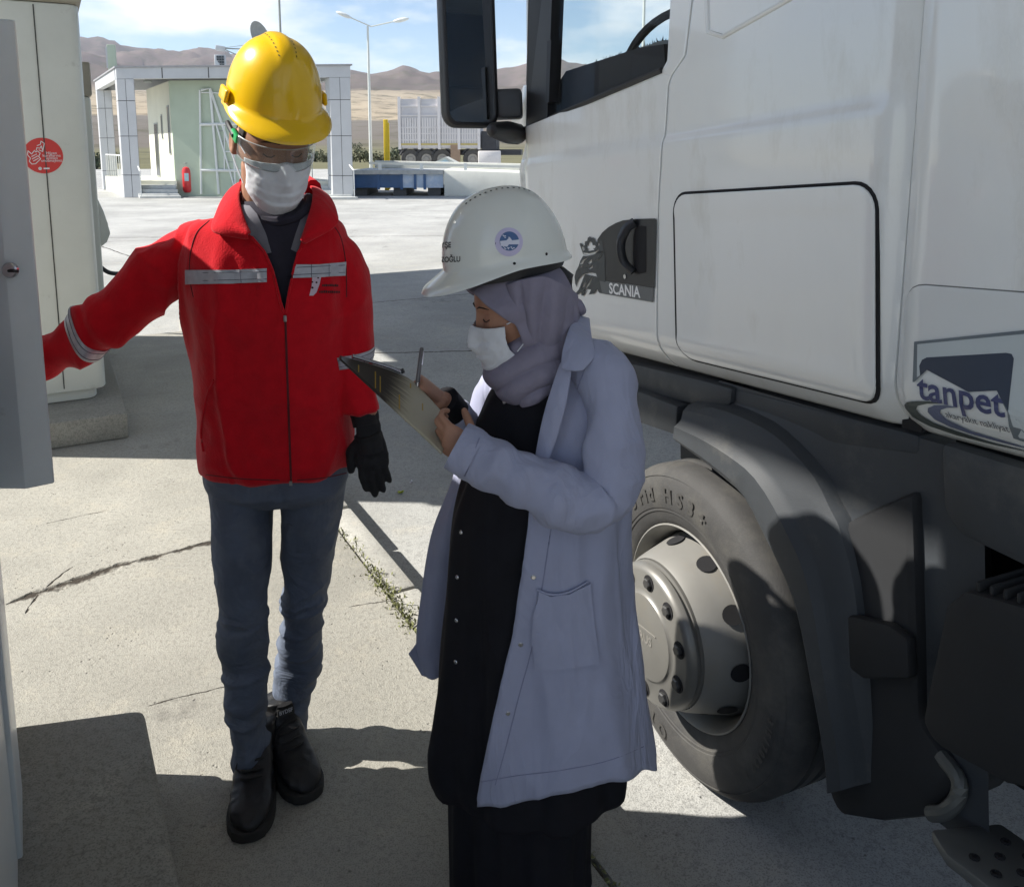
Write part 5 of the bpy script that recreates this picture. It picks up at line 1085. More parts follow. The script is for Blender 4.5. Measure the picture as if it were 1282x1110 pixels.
MASKM = M('mask white', (.72, .74, .78), .8, var=.03, vscale=60, bump=.12, bscale=1400)
def head_M(loc, yaw, pitch, roll=0): return Matrix.Translation(Vector(loc)) @ Matrix.Rotation(R(yaw), 4, 'Z') @ Matrix.Rotation(R(roll), 4, 'Y') @ Matrix.Rotation(R(pitch), 4, 'X')
def tf(me, m_): me.transform(m_); return me
# ================================================================== MAN IN RED FLEECE
mn = thing('person', gp(345, 1000), 'man in red fleece jacket, yellow hard hat and white mask reaching behind the cabinet door', 'person')
HM = head_M(at(341, 180, 1.93), 212, -24, 0)
# --- body (one continuous skin)
q = MB(); hq = head_mesh(); q.add([HM @ v for v in hq.v], hq.f)
nk0 = HM @ Vector((0, -.022, -.06)); 
limb(q, [nk0, at(338, 262, 2.0), at(342, 310, 2.03)], [.060, .063, .075])
limb(q, [at(342, 300, 2.03), at(346, 420, 2.04), at(348, 525, 2.05)], [.09, .11, .09])
limb(q, [at(330, 310, 2.03), at(250, 322, 2.03), at(147, 398, 1.985), at(62, 448, 1.98)], [.045, .04, .036, .028])
limb(q, [at(350, 310, 2.03), at(405, 322, 2.03), at(436, 400, 2.04), at(443, 440, 2.04), at(459, 518, 2.0)], [.045, .038, .036, .034, .027])
limb(q, [at(330, 545, 2.05), at(305, 640, 2.04), at(305, 780, 2.0), at(313, 950, 1.98)], [.06, .05, .040, .034]); limb(q, [at(366, 545, 2.06), at(389, 640, 2.08), at(379, 780, 2.12), at(360, 912, 2.13)], [.06, .05, .040, .034])
W1 = at(40, 460, 1.985); hand_tubes(q, W1, at(0, 470, 1.93) - W1, (0, -1, -.2), (0, .2, 1), [(.4, .5, .4)] * 4, 1.0)
WG_ = at(462, 540, 1.99); gf = at(469, 600, 1.975) - WG_
hand_tubes(q, WG_, gf, (.25, .95, 0), (-.97, -.2, 0), [(.12, .2, .15), (.10, .16, .12), (.12, .2, .15), (.15, .22, .2)], .90, (.6, .1), 0, .02)
bm_ = fuse(q, .0034, 3, .45); body_b = bvh_of(bm_)
body_o = put('body', bm_, SKIN_M, mn, smooth=180)
# --- hair: short, dark, under the helmet
hq = head_mesh(); hv = np.array([tuple(v) for v in hq.v[:89 * 73 - 89 + 0]]) if False else None
HAIR = M('short dark hair', (.022, .018, .016), .75, var=.3, vscale=90, bump=.5, bscale=700)
q = MB(); base = head_mesh(); nh_ = 88 * 73; vv = [v for v in base.v[:nh_]]; keep = []
def hairline(v): return v.z > .050 + .9 * max(0, v.y - .03) or (v.y < .012 and v.z > -.02 - .9 * (v.y - .012) * .0 and not (abs(v.x) > .055 and -.045 < v.y < .012 and v.z < .035)) and v.z > -.045 - .2 * v.y or (abs(v.x) > .06 and .0 < v.y < .026 and v.z > -.002)
fcs = [f for f in base.f if all(i < nh_ for i in f) and sum(hairline(base.v[i]) for i in f) >= 3]
q.add([HM @ (v * 1.035 + Vector((0, 0, .002))) for v in vv], fcs); me = q.mesh()
bm2 = bmesh.new(); bm2.from_mesh(me); bmesh.ops.delete(bm2, geom=[v for v in bm2.verts if not v.link_faces], context='VERTS'); bm2.to_mesh(me); bm2.free()
me = apply_mods(me, [('SOLIDIFY', dict(thickness=.005, offset=-1))]); put('hair', me, HAIR, mn, smooth=180)
# brows and lash lines
def hug(pts, bv, o_=.0006):
    r_ = []
    for p in pts:
        h, n_, _, _ = bv.find_nearest(p); r_.append(h + n_ * o_)
    return [Vector(p) for p in catmull([tuple(p) for p in r_], len(r_))]
for s_ in (-1, 1):
    q = MB(); q.tube(hug([HM @ Vector((s_ * x_, y_, z_)) for x_, y_, z_ in ((.012, .0895, .036), (.026, .0895, .041), (.040, .082, .040), (.050, .072, .034))], body_b), [.002, .0034, .0032, .0012], 8, flat=.6); q.build('eyebrow', HAIR, mn)
    q = MB(); q.tube(hug([HM @ Vector((s_ * x_, y_, z_)) for x_, y_, z_ in ((.019, .084, .009), (.027, .0885, .0055), (.036, .0865, .006), (.044, .077, .010))], body_b), .0011, 6); q.build('eyelash', HAIR, mn)
# --- T-shirt
rows_s = [(250, 302, 386, 2.0, .076), (264, 292, 396, 1.995, .092), (282, 276, 410, 2.0, .102), (320, 262, 420, 2.01, .110), (380, 262, 420, 2.02, .116), (440, 265, 418, 2.03, .11)]
q = MB(); q.loft(rows_rings(rows_s, R(7), 200, 2.3, 30), False, False); me = q.mesh(); wrinkle(me, .003, 14, 3)
SHD = M('dark tee', (.022, .020, .034), .9, var=.15, vscale=40, bump=.1, bscale=900); SHG = M('grey tee', (.19, .19, .22), .9, var=.1, vscale=40, bump=.1, bscale=900)
sh = put('t_shirt', me, [SHD, SHG], mn, smooth=180)
shb = bvh_of(tf(me.copy(), INV[mn].inverted()))
pxp('raglan_panel', [[(296, 256), (313, 258), (322, 268), (333, 292), (340, 316), (322, 320), (296, 296)]], [shb], .002, SHG, sh, 4.0)
pxp('raglan_panel', [[(392, 256), (384, 260), (377, 272), (370, 292), (364, 312), (380, 320), (398, 290)]], [shb], .002, SHG, sh, 4.0)
q = MB(); nb_ = [at(x_, y_, Y_) for x_, y_, Y_ in ((304, 246, 2.06), (303, 256, 1.98), (316, 268, 1.925), (345, 277, 1.905), (372, 270, 1.92), (386, 256, 1.97), (386, 246, 2.06))]; q.tube([Vector(p) for p in catmull(nb_, 30)], .012, 10); q.build('shirt_collar', SHD, sh)
# --- jacket
FLEECE = M('red fleece', (.57, .007, .016), .95, var=.10, vscale=30, bump=.35, bscale=260, sheen=.15, spec=.15, crumple=(3.5, .22, (1.2, 1.2, .5)))
rows = [(258, 300, 398, 2.02, .085), (270, 276, 418, 2.015, .102), (286, 246, 434, 2.02, .118), (322, 234, 438, 2.02, .134), (375, 236, 438, 2.02, .142), (425, 240, 437, 2.03, .142), (468, 245, 438, 2.03, .140), (512, 250, 442, 2.04, .142), (552, 252, 444, 2.045, .140), (574, 255, 440, 2.045, .134), (580, 257, 437, 2.045, .128)]
q = MB(); q.loft(rows_rings(rows, R(7), 72, 2.35, 6))
rg, _ = path_tube([(272, 306, 2.03, .058), (234, 320, 2.03, .070), (184, 354, 2.01, .073), (148, 392, 1.985, .072), (126, 410, 1.98, .066), (95, 428, 1.98, .058), (56, 450, 1.98, .050), (40, 458, 1.98, .048)], 60, fold=lambda u, a: .0055 * math.sin(u * 42 + 2.0 * math.sin(a)) * math.exp(-((u - .58) / .13) ** 2) + .003 * math.sin(u * 30 + math.cos(a) * 2)); q.loft(rg)
rg, _ = path_tube([(400, 306, 2.03, .056), (420, 324, 2.03, .066), (432, 356, 2.035, .068), (438, 400, 2.04, .064), (442, 440, 2.04, .061), (446, 475, 2.03, .059), (450, 506, 2.015, .054), (451, 516, 2.01, .052)], 56, fold=lambda u, a: .004 * math.sin(u * 34 + 2 * math.sin(a)) * math.exp(-((u - .68) / .16) ** 2)); q.loft(rg)
jm = fuse(q, .0052, 5, .5)
wrinkle(jm, .018, 5.5, 2.0, aniso=(1.6, 1.6, .45)); wrinkle(jm, .006, 12, 7.0, aniso=(1.2, 1, .7))
# V opening in front: trim along the two zip edges
bm2 = bmesh.new(); bm2.from_mesh(jm)
def trim_poly(bm2, pts, Ymax):
    """cut the outline into the cloth, then drop what lies inside"""
    W = [at(x_, y_, 1.88) for x_, y_ in pts]; m_ = len(W)
    for i in range(m_):
        a_, b_ = W[i], W[(i + 1) % m_]; no = (a_ - CAMP).cross(b_ - CAMP).normalized(); mid_ = (a_ + b_) / 2; L = (b_ - a_).length
        g = [f for f in bm2.faces if f.calc_center_median().y < Ymax and (f.calc_center_median() - mid_).length < L * .5 + .25]
        geo = set(g); 
        for f in g: geo.update(f.verts); geo.update(f.edges)
        bmesh.ops.bisect_plane(bm2, geom=list(geo), plane_co=a_, plane_no=no)
    import itertools
    def proj(w):
        r_ = w - CAMP; t_ = r_.y * cP - r_.z * sP; return PCX + FOC * r_.x / t_, PCY - FOC * (r_.y * sP + r_.z * cP) / t_
    def inside(x_, y_):
        c = False
        for i in range(m_):
            (x1, y1), (x2, y2) = pts[i], pts[(i + 1) % m_]
            if (y1 > y_) != (y2 > y_) and x_ < (x2 - x1) * (y_ - y1) / (y2 - y1) + x1: c = not c
        return c
    dl = [f for f in bm2.faces if f.calc_center_median().y < Ymax and inside(*proj(f.calc_center_median()))]
    bmesh.ops.delete(bm2, geom=dl, context='FACES')
trim_poly(bm2, [(290, 232), (402, 232), (392, 262), (377, 302), (367, 340), (357, 392), (350, 372), (342, 340), (332, 316), (313, 294), (298, 264)], 2.06)
bm2.to_mesh(jm); bm2.free(); jb = bvh_of(jm)
jm2 = apply_mods(jm, [('SOLIDIFY', dict(thickness=.005, offset=-1))]); jk = put('jacket', jm2, FLEECE, mn, smooth=180)
# collar wings
def wing(U, O_, name='collar'):
    nU = 26; A_ = catmull([tuple(at(*p)) for p in U], nU); B_ = catmull([tuple(at(*p)) for p in O_], nU); G = []
    for i in range(nU):
        a_, b_ = Vector(A_[i]), Vector(B_[i]); row = []
        for k in range(9):
            t_ = k / 8; p = a_.lerp(b_, t_); p.y -= .012 * math.sin(math.pi * t_); p.z += .006 * math.sin(math.pi * t_); row.append(p)
        G.append(row)
    q = MB(); q.loft(G, closed=False); me = apply_mods(q.mesh(), [('SOLIDIFY', dict(thickness=.007, offset=0)), ('SUBSURF', dict(levels=1, render_levels=1))]); return put(name, me, FLEECE, jk, smooth=180)
wing([(322, 226, 2.11), (306, 228, 2.02), (300, 245, 1.945), (305, 268, 1.900), (314, 293, 1.872)], [(305, 238, 2.14), (283, 246, 2.03), (270, 270, 1.945), (267, 291, 1.885), (312, 300, 1.868)])
wing([(378, 232, 2.11), (390, 236, 2.02), (390, 254, 1.945), (384, 276, 1.905), (377, 302, 1.878)], [(395, 238, 2.14), (412, 246, 2.04), (422, 266, 1.965), (420, 284, 1.92), (380, 306, 1.878)])
q = MB(); bk = [at(x_, y_, Y_) for x_, y_, Y_ in ((310, 232, 2.05), (318, 226, 2.12), (350, 224, 2.15), (378, 230, 2.12), (392, 238, 2.05))]; q.tube([Vector(p) for p in catmull(bk, 20)], .022, 10, flat=1.2); q.build('collar', FLEECE, jk)
# zip
ZIP = M('zip tape', (.10, .004, .008), .7); MET = M('zip metal', (.35, .35, .35), .35, .8)
def on_j(px, py, off): 
    h, n_, _, _ = jb.ray_cast(CAMP, ray(px, py).normalized()); return (h + ray(px, py).normalized() * -off) if h else at(px, py, 1.88)
q = MB(); q.tube([on_j(x_, y_, .0) for x_, y_ in [(357 + (y_ - 394) * .035, y_) for y_ in range(394, 606, 8)]], .0028, 6); q.build('zip', ZIP, jk)
for edge in ([(377, 304), (372, 322), (367, 341), (362, 366), (357.5, 391)], [(313, 296), (323, 305), (333, 318), (343, 342), (350, 370), (356.5, 391)]):
    pts = []
    for x_, y_ in catmull(edge, 18): 
        h, n_, _, _ = jb.find_nearest(at(x_, y_, 1.885)); pts.append(h + Vector((0, -.001, 0)))
    q = MB(); q.tube(pts, .0032, 6); q.build('zip_edge', FLEECE, jk)
q = MB(); q.box(on_j(357, 399, .006), (.007, .004, .014)); q.build('zip_pull', MET, jk, bevel=.001); q = MB(); q.box(on_j(364, 605, .005), (.007, .004, .01)); q.build('zip_stop', MET, jk)
# reflective bands
def band_mat():
    m = bpy.data.materials.new('reflective tape'); m.use_nodes = True; n, l = m.node_tree.nodes, m.node_tree.links; b = n['Principled BSDF']; b.inputs['Roughness'].default_value = .45; b.inputs['Metallic'].default_value = .15
    t_ = n.new('ShaderNodeTexCoord'); nz = n.new('ShaderNodeTexNoise'); nz.inputs['Scale'].default_value = 60; l.new(t_.outputs['Object'], nz.inputs['Vector']); cr_ = n.new('ShaderNodeValToRGB'); cr_.color_ramp.elements[0].color = (.30, .31, .36, 1); cr_.color_ramp.elements[1].color = (.58, .59, .63, 1); l.new(nz.outputs['Fac'], cr_.inputs[0]); l.new(cr_.outputs[0], b.inputs['Base Color']); MATS['tape'] = m; return m
TAPE = band_mat(); STI = M('stitch', (.10, .10, .13), .8)
for L, li in ((((233, 338), (285, 338), (334, 336), (334, 353), (285, 355), (233, 356)), [((233, 342), (334, 340)), ((233, 352), (334, 349)), ((262, 338), (262, 355)), ((300, 337), (302, 354))]), (((367, 331), (400, 331), (433, 328), (432, 345), (400, 347), (367, 348)), [((367, 335), (432, 332)), ((367, 344), (432, 341)), ((390, 331), (390, 347)), ((412, 330), (412, 346))])):
    tb_ = pxp('reflective_band', [L], [jb], .0018, TAPE, jk, 4.0, .0012)
    for a_, b_ in li:
        q = MB(); q.tube([on_j(a_[0] + (b_[0] - a_[0]) * k / 14, a_[1] + (b_[1] - a_[1]) * k / 14, .0034) for k in range(15)], .0008, 5); q.build('stitching', STI, tb_)
def arm_band(pts, i0, i1, n=60, name='reflective_band'):
    pass
# bands round the sleeves follow the sleeve surface
def sleeve_band(c0, c1, rmax):
    a_ = (c1 - c0).normalized(); x_ = a_.cross(Vector((0, 0, 1))).normalized(); z_ = x_.cross(a_); rings = []
    for k in range(5):
        c = c0.lerp(c1, k / 4); r_ = []
        for j in range(48):
            t_ = 6.2832 * j / 48; d_ = x_ * math.cos(t_) + z_ * math.sin(t_); h, n_, _, dd = jb.ray_cast(c, d_, rmax); r_.append(c + d_ * ((dd if h is not None else rmax * .8) + .0022))
        rings.append(r_)
    G = MB(); G.loft(rings, False, False); b_ = put('reflective_band', apply_mods(G.mesh(), [('SOLIDIFY', dict(thickness=.0015, offset=0))]), TAPE, jk, smooth=180)
    for k_ in (.25, .75):
        q = MB(); q.tube([rings[int(k_ * 4)][j % 48] + (rings[int(k_ * 4)][j % 48] - c0.lerp(c1, k_)).normalized() * .0012 for j in range(49)], .0008, 5); q.build('stitching', STI, b_)
sleeve_band(at(119, 413, 1.98), at(106, 421, 1.98), .11); sleeve_band(at(446, 437, 2.04), at(448, 452, 2.04), .085)
# pocket welts, chest embroidery
for pts in (((255, 565), (252, 540), (258, 500), (268, 476)), ):
    q = MB(); q.tube([on_j(x_, y_, .001) for x_, y_ in catmull(pts, 14)], .0035, 8); q.build('pocket_welt', FLEECE, jk)
for pts in ([(262, 276), (246, 292), (238, 320), (238, 350), (242, 372)], [(412, 276), (426, 296), (433, 330), (434, 372)], [(258, 594), (300, 599), (350, 601)], [(372, 601), (405, 598), (434, 592)]):
    q = MB(); q.tube([on_j(x_, y_, .0006) for x_, y_ in catmull(pts, 26)], .0013, 6); q.build('seam', ZIP, jk)
EMW = M('embroidery white', (.62, .50, .58), .8); EMD = M('embroidery dark', (.05, .012, .014), .8)
e_ = pxp('embroidery', [((391, 346), (402, 346), (400, 355), (396, 366), (392, 370), (387, 370), (390, 358))], [jb], .002, EMW, jk, 3.0)
for c_, r_ in (((391, 353), 1.1), ((396, 353.5), 1.3), ((391, 360), 1.4), ((398, 347.5), 1.3)):
    pxp('embroidery_dot', [[(c_[0] + r_ * math.cos(6.28 * k / 10), c_[1] + r_ * math.sin(6.28 * k / 10)) for k in range(10)]], [jb], .0028, EMD, e_, 4)
for x0, x1, y_ in ((403, 423, 357.5), (399, 425, 365.5)):
    x_ = x0
    while x_ < x1:
        w_ = random.uniform(1.3, 2.2); hgt = random.uniform(1.2, 2.0); pxp('embroidered_letter', [[(x_, y_ - hgt), (x_ + w_, y_ - hgt), (x_ + w_, y_ + 1.2), (x_, y_ + 1.2)]], [jb], .002, EMD, jk, 6); x_ += w_ + .5
# --- trousers
JEAN = M('grey blue jeans', (.10, .122, .17), .85, var=.22, vscale=7, bump=.18, bscale=900, dirt=(.17, .185, .215), dscale=5, dpos=(.5, .75), crumple=(6, .35, (1, 1, 1.5)))
q = MB()
def leg(rows, n=44, seed=0):
    rr_ = rows_rings(rows, 0, n, 2.1, 8); q.loft(rr_)
q.loft(rows_rings([(555, 262, 434, 2.05, .115), (590, 259, 437, 2.05, .122), (606, 262, 433, 2.05, .116), (620, 275, 422, 2.055, .085)], 0, 60, 2.4, 5))
leg([(580, 262, 346, 2.05, .10), (640, 266, 341, 2.04, .094), (700, 271, 338, 2.02, .084), (750, 278, 335, 2.00, .076), (800, 277, 333, 1.99, .068), (850, 283, 333, 1.985, .064), (900, 288, 333, 1.98, .060), (950, 293, 337, 1.975, .059), (968, 293, 338, 1.975, .059)])
leg([(580, 350, 436, 2.06, .10), (640, 353, 428, 2.08, .094), (700, 355, 416, 2.10, .084), (750, 355, 406, 2.11, .076), (790, 351, 403, 2.12, .070), (840, 344, 400, 2.14, .066), (885, 338, 384, 2.135, .060), (915, 338, 381, 2.13, .058), (928, 338, 381, 2.125, .058)])
tm_ = fuse(q, .0052, 4, .5); v_ = get_v(tm_)
wrinkle(tm_, .007, 8, 1.0, aniso=(1.2, 1.2, .8)); 
wrinkle(tm_, .013, 9, 5.0, mask=lambda v: (sstep(.62, .42, v[:, 2]) * .75 + .1), aniso=(.6, .6, 2.2))
tr_ = put('trousers', tm_, JEAN, mn, smooth=180); tbv = bvh_of(tm_) if False else None
# --- boots
BOOT = M('black leather boot', (.010, .010, .012), .5, var=.25, vscale=20, bump=.25, bscale=350, dirt=(.028, .027, .024), dscale=9, dpos=(.5, .8)); SOLE = M('boot sole', (.022, .021, .02), .8, var=.3)
def boot(ank, toe, txt):
    f = Vector((toe.x - ank.x, toe.y - ank.y, 0)).normalized(); s = Vector((f.y, -f.x, 0)); L = Vector((toe.x - ank.x, toe.y - ank.y, 0)).length; o = Vector((toe.x, toe.y, 0)) - f * .205
    pr = [(-.085, .022, .075), (-.07, .036, .12), (-.03, .042, .16), (.02, .044, .155), (.06, .047, .118), (.10, .050, .088), (.14, .052, .074), (.17, .049, .068), (.19, .042, .060), (.204, .030, .050), (.213, .014, .040), (.2155, .003, .034)]
    P = catmull(pr, 40); q = MB(); rings = []
    for y_, w_, h_ in P: rings.append([o + f * y_ + s * (w_ * math.copysign(abs(math.cos(t_)) ** .75, math.cos(t_))) + Vector((0, 0, .022 + (h_ - .022) * max(0, .5 + .5 * math.sin(t_)) ** .8)) for t_ in np.linspace(0, 2 * math.pi, 32, endpoint=False)])
    q.loft(rings); c0 = o + f * (-.012); q.tube([c0 + Vector((0, 0, .08)), c0 + Vector((0, 0, .14)), c0 + Vector((0, 0, .158)) - f * .004], [.048, .049, .053], 28, round_ends=False)
    me = fuse(q, .0045, 4, .5); wrinkle(me, .0025, 30, 4); bt = put('boot', me, BOOT, mn, smooth=180); bb = bvh_of(me) if True else None
    bb = BVHTree.FromPolygons([INV[mn].inverted() @ v.co for v in me.vertices], [tuple(p.vertices) for p in me.polygons])
    q = MB(); rings = []
    ol = []
    for y_, w_, h_ in P: ol.append((y_, w_ + .006))
    pts = [o + f * (y_ + (.005 if i > 30 else 0)) + s * w_ for i, (y_, w_) in enumerate(ol)] + [o + f * (y_ + (.005 if i > 30 else 0)) - s * w_ for i, (y_, w_) in list(enumerate(ol))[::-1]]
    q.prism([Vector((p.x, p.y, .001)) for p in pts], (0, 0, .027)); q.build('sole', SOLE, bt, bevel=.004)
    def onb(y_, x_, off=.003):
        p0 = o + f * y_ + s * x_ + Vector((0, 0, .4)); h, n_, _, _ = bb.ray_cast(p0, Vector((0, 0, -1))); return (h if h else o + f * y_ + Vector((0, 0, .1))) + Vector((0, 0, off)) + f * off
    for k in range(5):
        y_ = .035 + k * .017; q = MB(); sg = -1 if k % 2 else 1
        q.tube([onb(y_, -.026), onb(y_ + .004, -.01, .006), onb(y_ + .006, .01, .006), onb(y_ + .002, .026)], .0028, 6); q.build('lace', SOLE, bt)
    q = MB(); q.tube([onb(.05, .0, .008), onb(.06, .03, .008), onb(.075, .042, .004), onb(.085, .034, .006)], .0024, 6); q.build('lace', SOLE, bt)
    # tongue tag
    tg = o + f * .049 + Vector((0, 0, .152)); rot = Matrix.Rotation(math.atan2(f.y, f.x) + R(90), 4, 'Z') @ Matrix.Rotation(R(90 - 24), 4, 'X')
    q = MB(); q.box(tg, (.046, .020, .004), m=rot.to_3x3()); tgo = q.build('tongue_tag', SOLE, bt, bevel=.0015)
    tx = text_mesh(txt, .013, bold=.0003); tx.transform(Matrix.Translation(tg) @ rot @ Matrix.Translation((0, 0, .0025))); put('tag_lettering', tx, M('tag print', (.45, .45, .47), .6), tgo, smooth=0)
    q = MB(); q.tube([o + f * .02 + Vector((0, 0, .12)), o + f * .036 + Vector((0, 0, .145)), o + f * .043 + Vector((0, 0, .170))], [.026, .027, .020], 14, flat=.35); q.build('tongue', BOOT, bt)
boot(gp(316, 935, .14), gp(311, 1050), 'BYDSF'); boot(gp(356, 892, .14), gp(386, 1000), 'BYDSF')
# --- glove
GLV = M('black knit glove', (.012, .012, .014), .85, var=.2, vscale=60, bump=.4, bscale=500)
q = MB(); hand_tubes(q, WG_, gf, (.25, .95, 0), (-.97, -.2, 0), [(.12, .2, .15), (.10, .16, .12), (.12, .2, .15), (.15, .22, .2)], .93, (.6, .1), grow=.003, spread=.02)
me = fuse(q, .0034, 3, .45); wrinkle(me, .002, 45, 1); gl = put('glove', me, GLV, mn, smooth=180)
q = MB(); q.tube([Vector(p) for p in catmull([tuple(at(460, 543, 1.99)), tuple(at(462, 552, 1.99)), tuple(at(464, 566, 1.985))], 8)], [.034] * 8, 24, flat=.85); q.build('glove_cuff', GLV, gl)
q = MB(); q.tube([at(452, 505, 2.012), at(456, 520, 2.003), at(458, 533, 1.995)], [.036, .033, .031], 24); q.build('sleeve_cuff', GLV, jk)
# --- helmet, goggles, mask
YEL = M('yellow hard hat', (.85, .52, .0), .28, var=.03, coat=.4, vscale=5, bump=.03, bscale=60)
hl = helmet_mesh(.102, .126, .122, .150, .040, .040, .006); hme = hl.mesh(); tf(hme, HM @ Matrix.Translation((0, -.012, .050)) @ Matrix.Rotation(R(4), 4, 'X')); hb_ = bvh_of(hme); hel = put('hard_hat', hme, YEL, mn, smooth=50)
HL = HM @ Matrix.Translation((0, -.012, .050)) @ Matrix.Rotation(R(4), 4, 'X')
VENT = M('vent dark', (.03, .02, .0), .8)
def hel_dot(HLm, bv, x_, y_, z_, rx_, ry_, par, mat, nm='vent'):
    p = HLm @ Vector((x_, y_, z_)); c = HLm @ Vector((0, 0, .06)); d_ = (c - p).normalized(); h, n_, _, _ = bv.ray_cast(p - d_ * .1, d_)
    if h is None: return
    if n_.dot(d_) > 0: n_ = -n_
    u_ = (HLm.to_3x3() @ Vector((0, 1, 0))); u_ = (u_ - n_ * u_.dot(n_)).normalized(); w_ = n_.cross(u_); put(nm, raw([h + n_ * .0009 + u_ * (ry_ * math.cos(6.283 * k / 12)) + w_ * (rx_ * math.sin(6.283 * k / 12)) for k in range(12)], [tuple(range(12))]), mat, par, smooth=0)
for k in range(11): hel_dot(HL, hb_, -.024 if True else 0, .10 - k * .017, .2, .0014, .0032, hel, VENT); 
for k in range(11): hel_dot(HL, hb_, .024, .10 - k * .017, .2, .0014, .0032, hel, VENT)
for s_ in (-1, 1):                                                 # side slots
    q = MB(); q.box(HL @ Vector((s_ * .109, .002, .060)), (.010, .052, .030), m=(HL.to_3x3() @ Euler((0, R(-10 * s_), 0)).to_matrix())); q.build('accessory_slot', YEL, hel, bevel=.006, bseg=3)
    hel_dot(HL, hb_, s_ * .16, -.05, .075, .004, .004, hel, VENT)
q = MB(); q.loft([[HM @ Vector((.080 * math.sin(6.283 * k / 40) * r_, -.004 + .098 * math.cos(6.283 * k / 40) * r_, z_)) for k in range(40)] for r_, z_ in ((1.06, .052), (1.09, .062), (1.09, .085), (1.05, .086), (1.03, .052))]); q.build('head_band', DARK, hel)
m3 = mask_mesh(1.02, .0050, .003); tf(m3, HM); put('face_mask', m3, MASKM, mn, smooth=180)
for s_ in (-1, 1):
    for (za, zb_) in ((-.004, .022), (-.075, -.030)):
        q = MB(); q.tube([HM @ Vector(p) for p in catmull([(s_ * .072, .045, za), (s_ * .079, .012, (za + zb_) / 2), (s_ * .084, -.022, zb_)], 10)], .0013, 6); q.build('mask_loop', MASKM, mn)
GOG = glass_mat('clear lens', (.93, .95, .95), rough=.03, dirt=.05); nu, nv = 48, 12; G = []
for j in range(nv + 1):
    row = []
    for i in range(nu + 1):
        u = i / nu * 2 - 1; th = u * 1.35; v = j / nv; hh_ = .027 * (1 - .15 * abs(u) ** 3); notch = .020 * math.exp(-(u / .10) ** 2) * max(0, v - .5) * 2
        row.append(HM @ Vector((.088 * math.sin(th), .012 + .098 * math.cos(th), .034 - hh_ * 2 * v + notch)))
    G.append(row)
q = MB(); q.loft(G, closed=False); gg = put('goggles', apply_mods(q.mesh(), [('SOLIDIFY', dict(thickness=.002, offset=1))]), GOG, mn, smooth=180)
FR_ = M('clear frame', (.42, .45, .46), .2, var=.05, spec=.8)
for row in (G[0], G[-1]): q = MB(); q.tube(row, .0014, 6); q.build('goggle_rim', FR_, gg)
for s_ in (-1, 1):
    q = MB(); q.bar(HM @ Vector((s_ * .0865, .030, .022)), HM @ Vector((s_ * .089, -.004, .026)), .008, .020); q.build('goggle_hinge', M('goggle green', (.03, .42, .12), .35), gg, bevel=.002)
    q = MB(); q.tube([HM @ Vector((s_ * .0895, .012, .024)), HM @ Vector((s_ * .090, -.030, .028)), HM @ Vector((s_ * .086, -.062, .024))], [.006, .0065, .006], 10); q.build('temple_arm', BLK, gg)
# ================================================================== WOMAN IN GREY LAB COAT
KW = .93; SZ = KW; at0 = at                                       # she stands a little nearer and is small
def at(px, py, Y): return at0(px, py, Y * KW)
wm = thing('person', gp(660, 1150), 'woman in lavender grey coat, headscarf and white hard hat writing on a clipboard', 'person')
WM = head_M(at(646, 384, 1.77), 106, -20, 0) @ Matrix.Scale(KW, 4)
SKIN_W = M('skin fair', (.42, .22, .145), .55, var=.07, vscale=25, spec=.35, bump=.05, bscale=900)
q = MB(); hq = head_mesh(True); q.add([WM @ v for v in hq.v], hq.f)
limb(q, [WM @ Vector((0, -.02, -.05)), at(676, 440, 1.79), at(684, 500, 1.80)], [.055, .056, .07])
limb(q, [at(684, 490, 1.80), at(684, 640, 1.80), at(676, 800, 1.80)], [.08, .10, .11])
limb(q, [at(640, 800, 1.80), at(625, 1000, 1.78), at(628, 1135, 1.76)], [.07, .045, .035]); limb(q, [at(700, 800, 1.80), at(690, 1000, 1.80), at(690, 1135, 1.80)], [.07, .045, .035])
WL = at(600, 572, 1.60); WR = at(556, 503, 1.80)
limb(q, [at(700, 480, 1.76), at(757, 470, 1.68), at(754, 620, 1.61), at(660, 605, 1.585), WL], [.045, .04, .036, .032, .025])
limb(q, [at(660, 480, 1.86), at(632, 490, 1.94), at(615, 600, 1.96), at(585, 550, 1.88), WR], [.045, .04, .035, .030, .024])
fl_d = (at(545, 540, 1.60) - WL).normalized(); hand_tubes(q, WL, fl_d, (.15, .95, .2), (.2, -.1, 1), [(.55, 1.0, .7), (.65, 1.0, .7), (.75, 1.0, .7), (.85, 1.0, .7)], .80, thumb=(.3, 1.3), spread=.03)
fr_d = (at(515, 468, 1.755) - WR).normalized(); hand_tubes(q, WR, fr_d, (-.35, .25, -.9), (.2, -1, -.2), [(.75, .8, .5), (.85, .9, .6), (.95, 1.0, .6), (1.0, 1.0, .7)], .80, thumb=(.3, .9), spread=.02)
bw = fuse(q, .0032, 3, .45); bwb = bvh_of(bw); put('body', bw, SKIN_W, wm, smooth=180)
BROW = M('brow brown', (.05, .03, .022), .8)
for s_ in (-1, 1):
    q = MB(); q.tube(hug([WM @ (Vector((s_ * x_, y_, z_)) * .94) for x_, y_, z_ in ((.012, .0905, .034), (.026, .090, .040), (.040, .0825, .038), (.050, .072, .031))], bwb), [.0015, .0030, .0026, .001], 8, flat=.6); q.build('eyebrow', BROW, wm)
    q = MB(); q.tube(hug([WM @ (Vector((s_ * x_, y_, z_)) * .94) for x_, y_, z_ in ((.019, .0845, .008), (.027, .0895, .0058), (.036, .0875, .006), (.045, .077, .009))], bwb), .0012, 6); q.build('eyelash', BROW, wm)
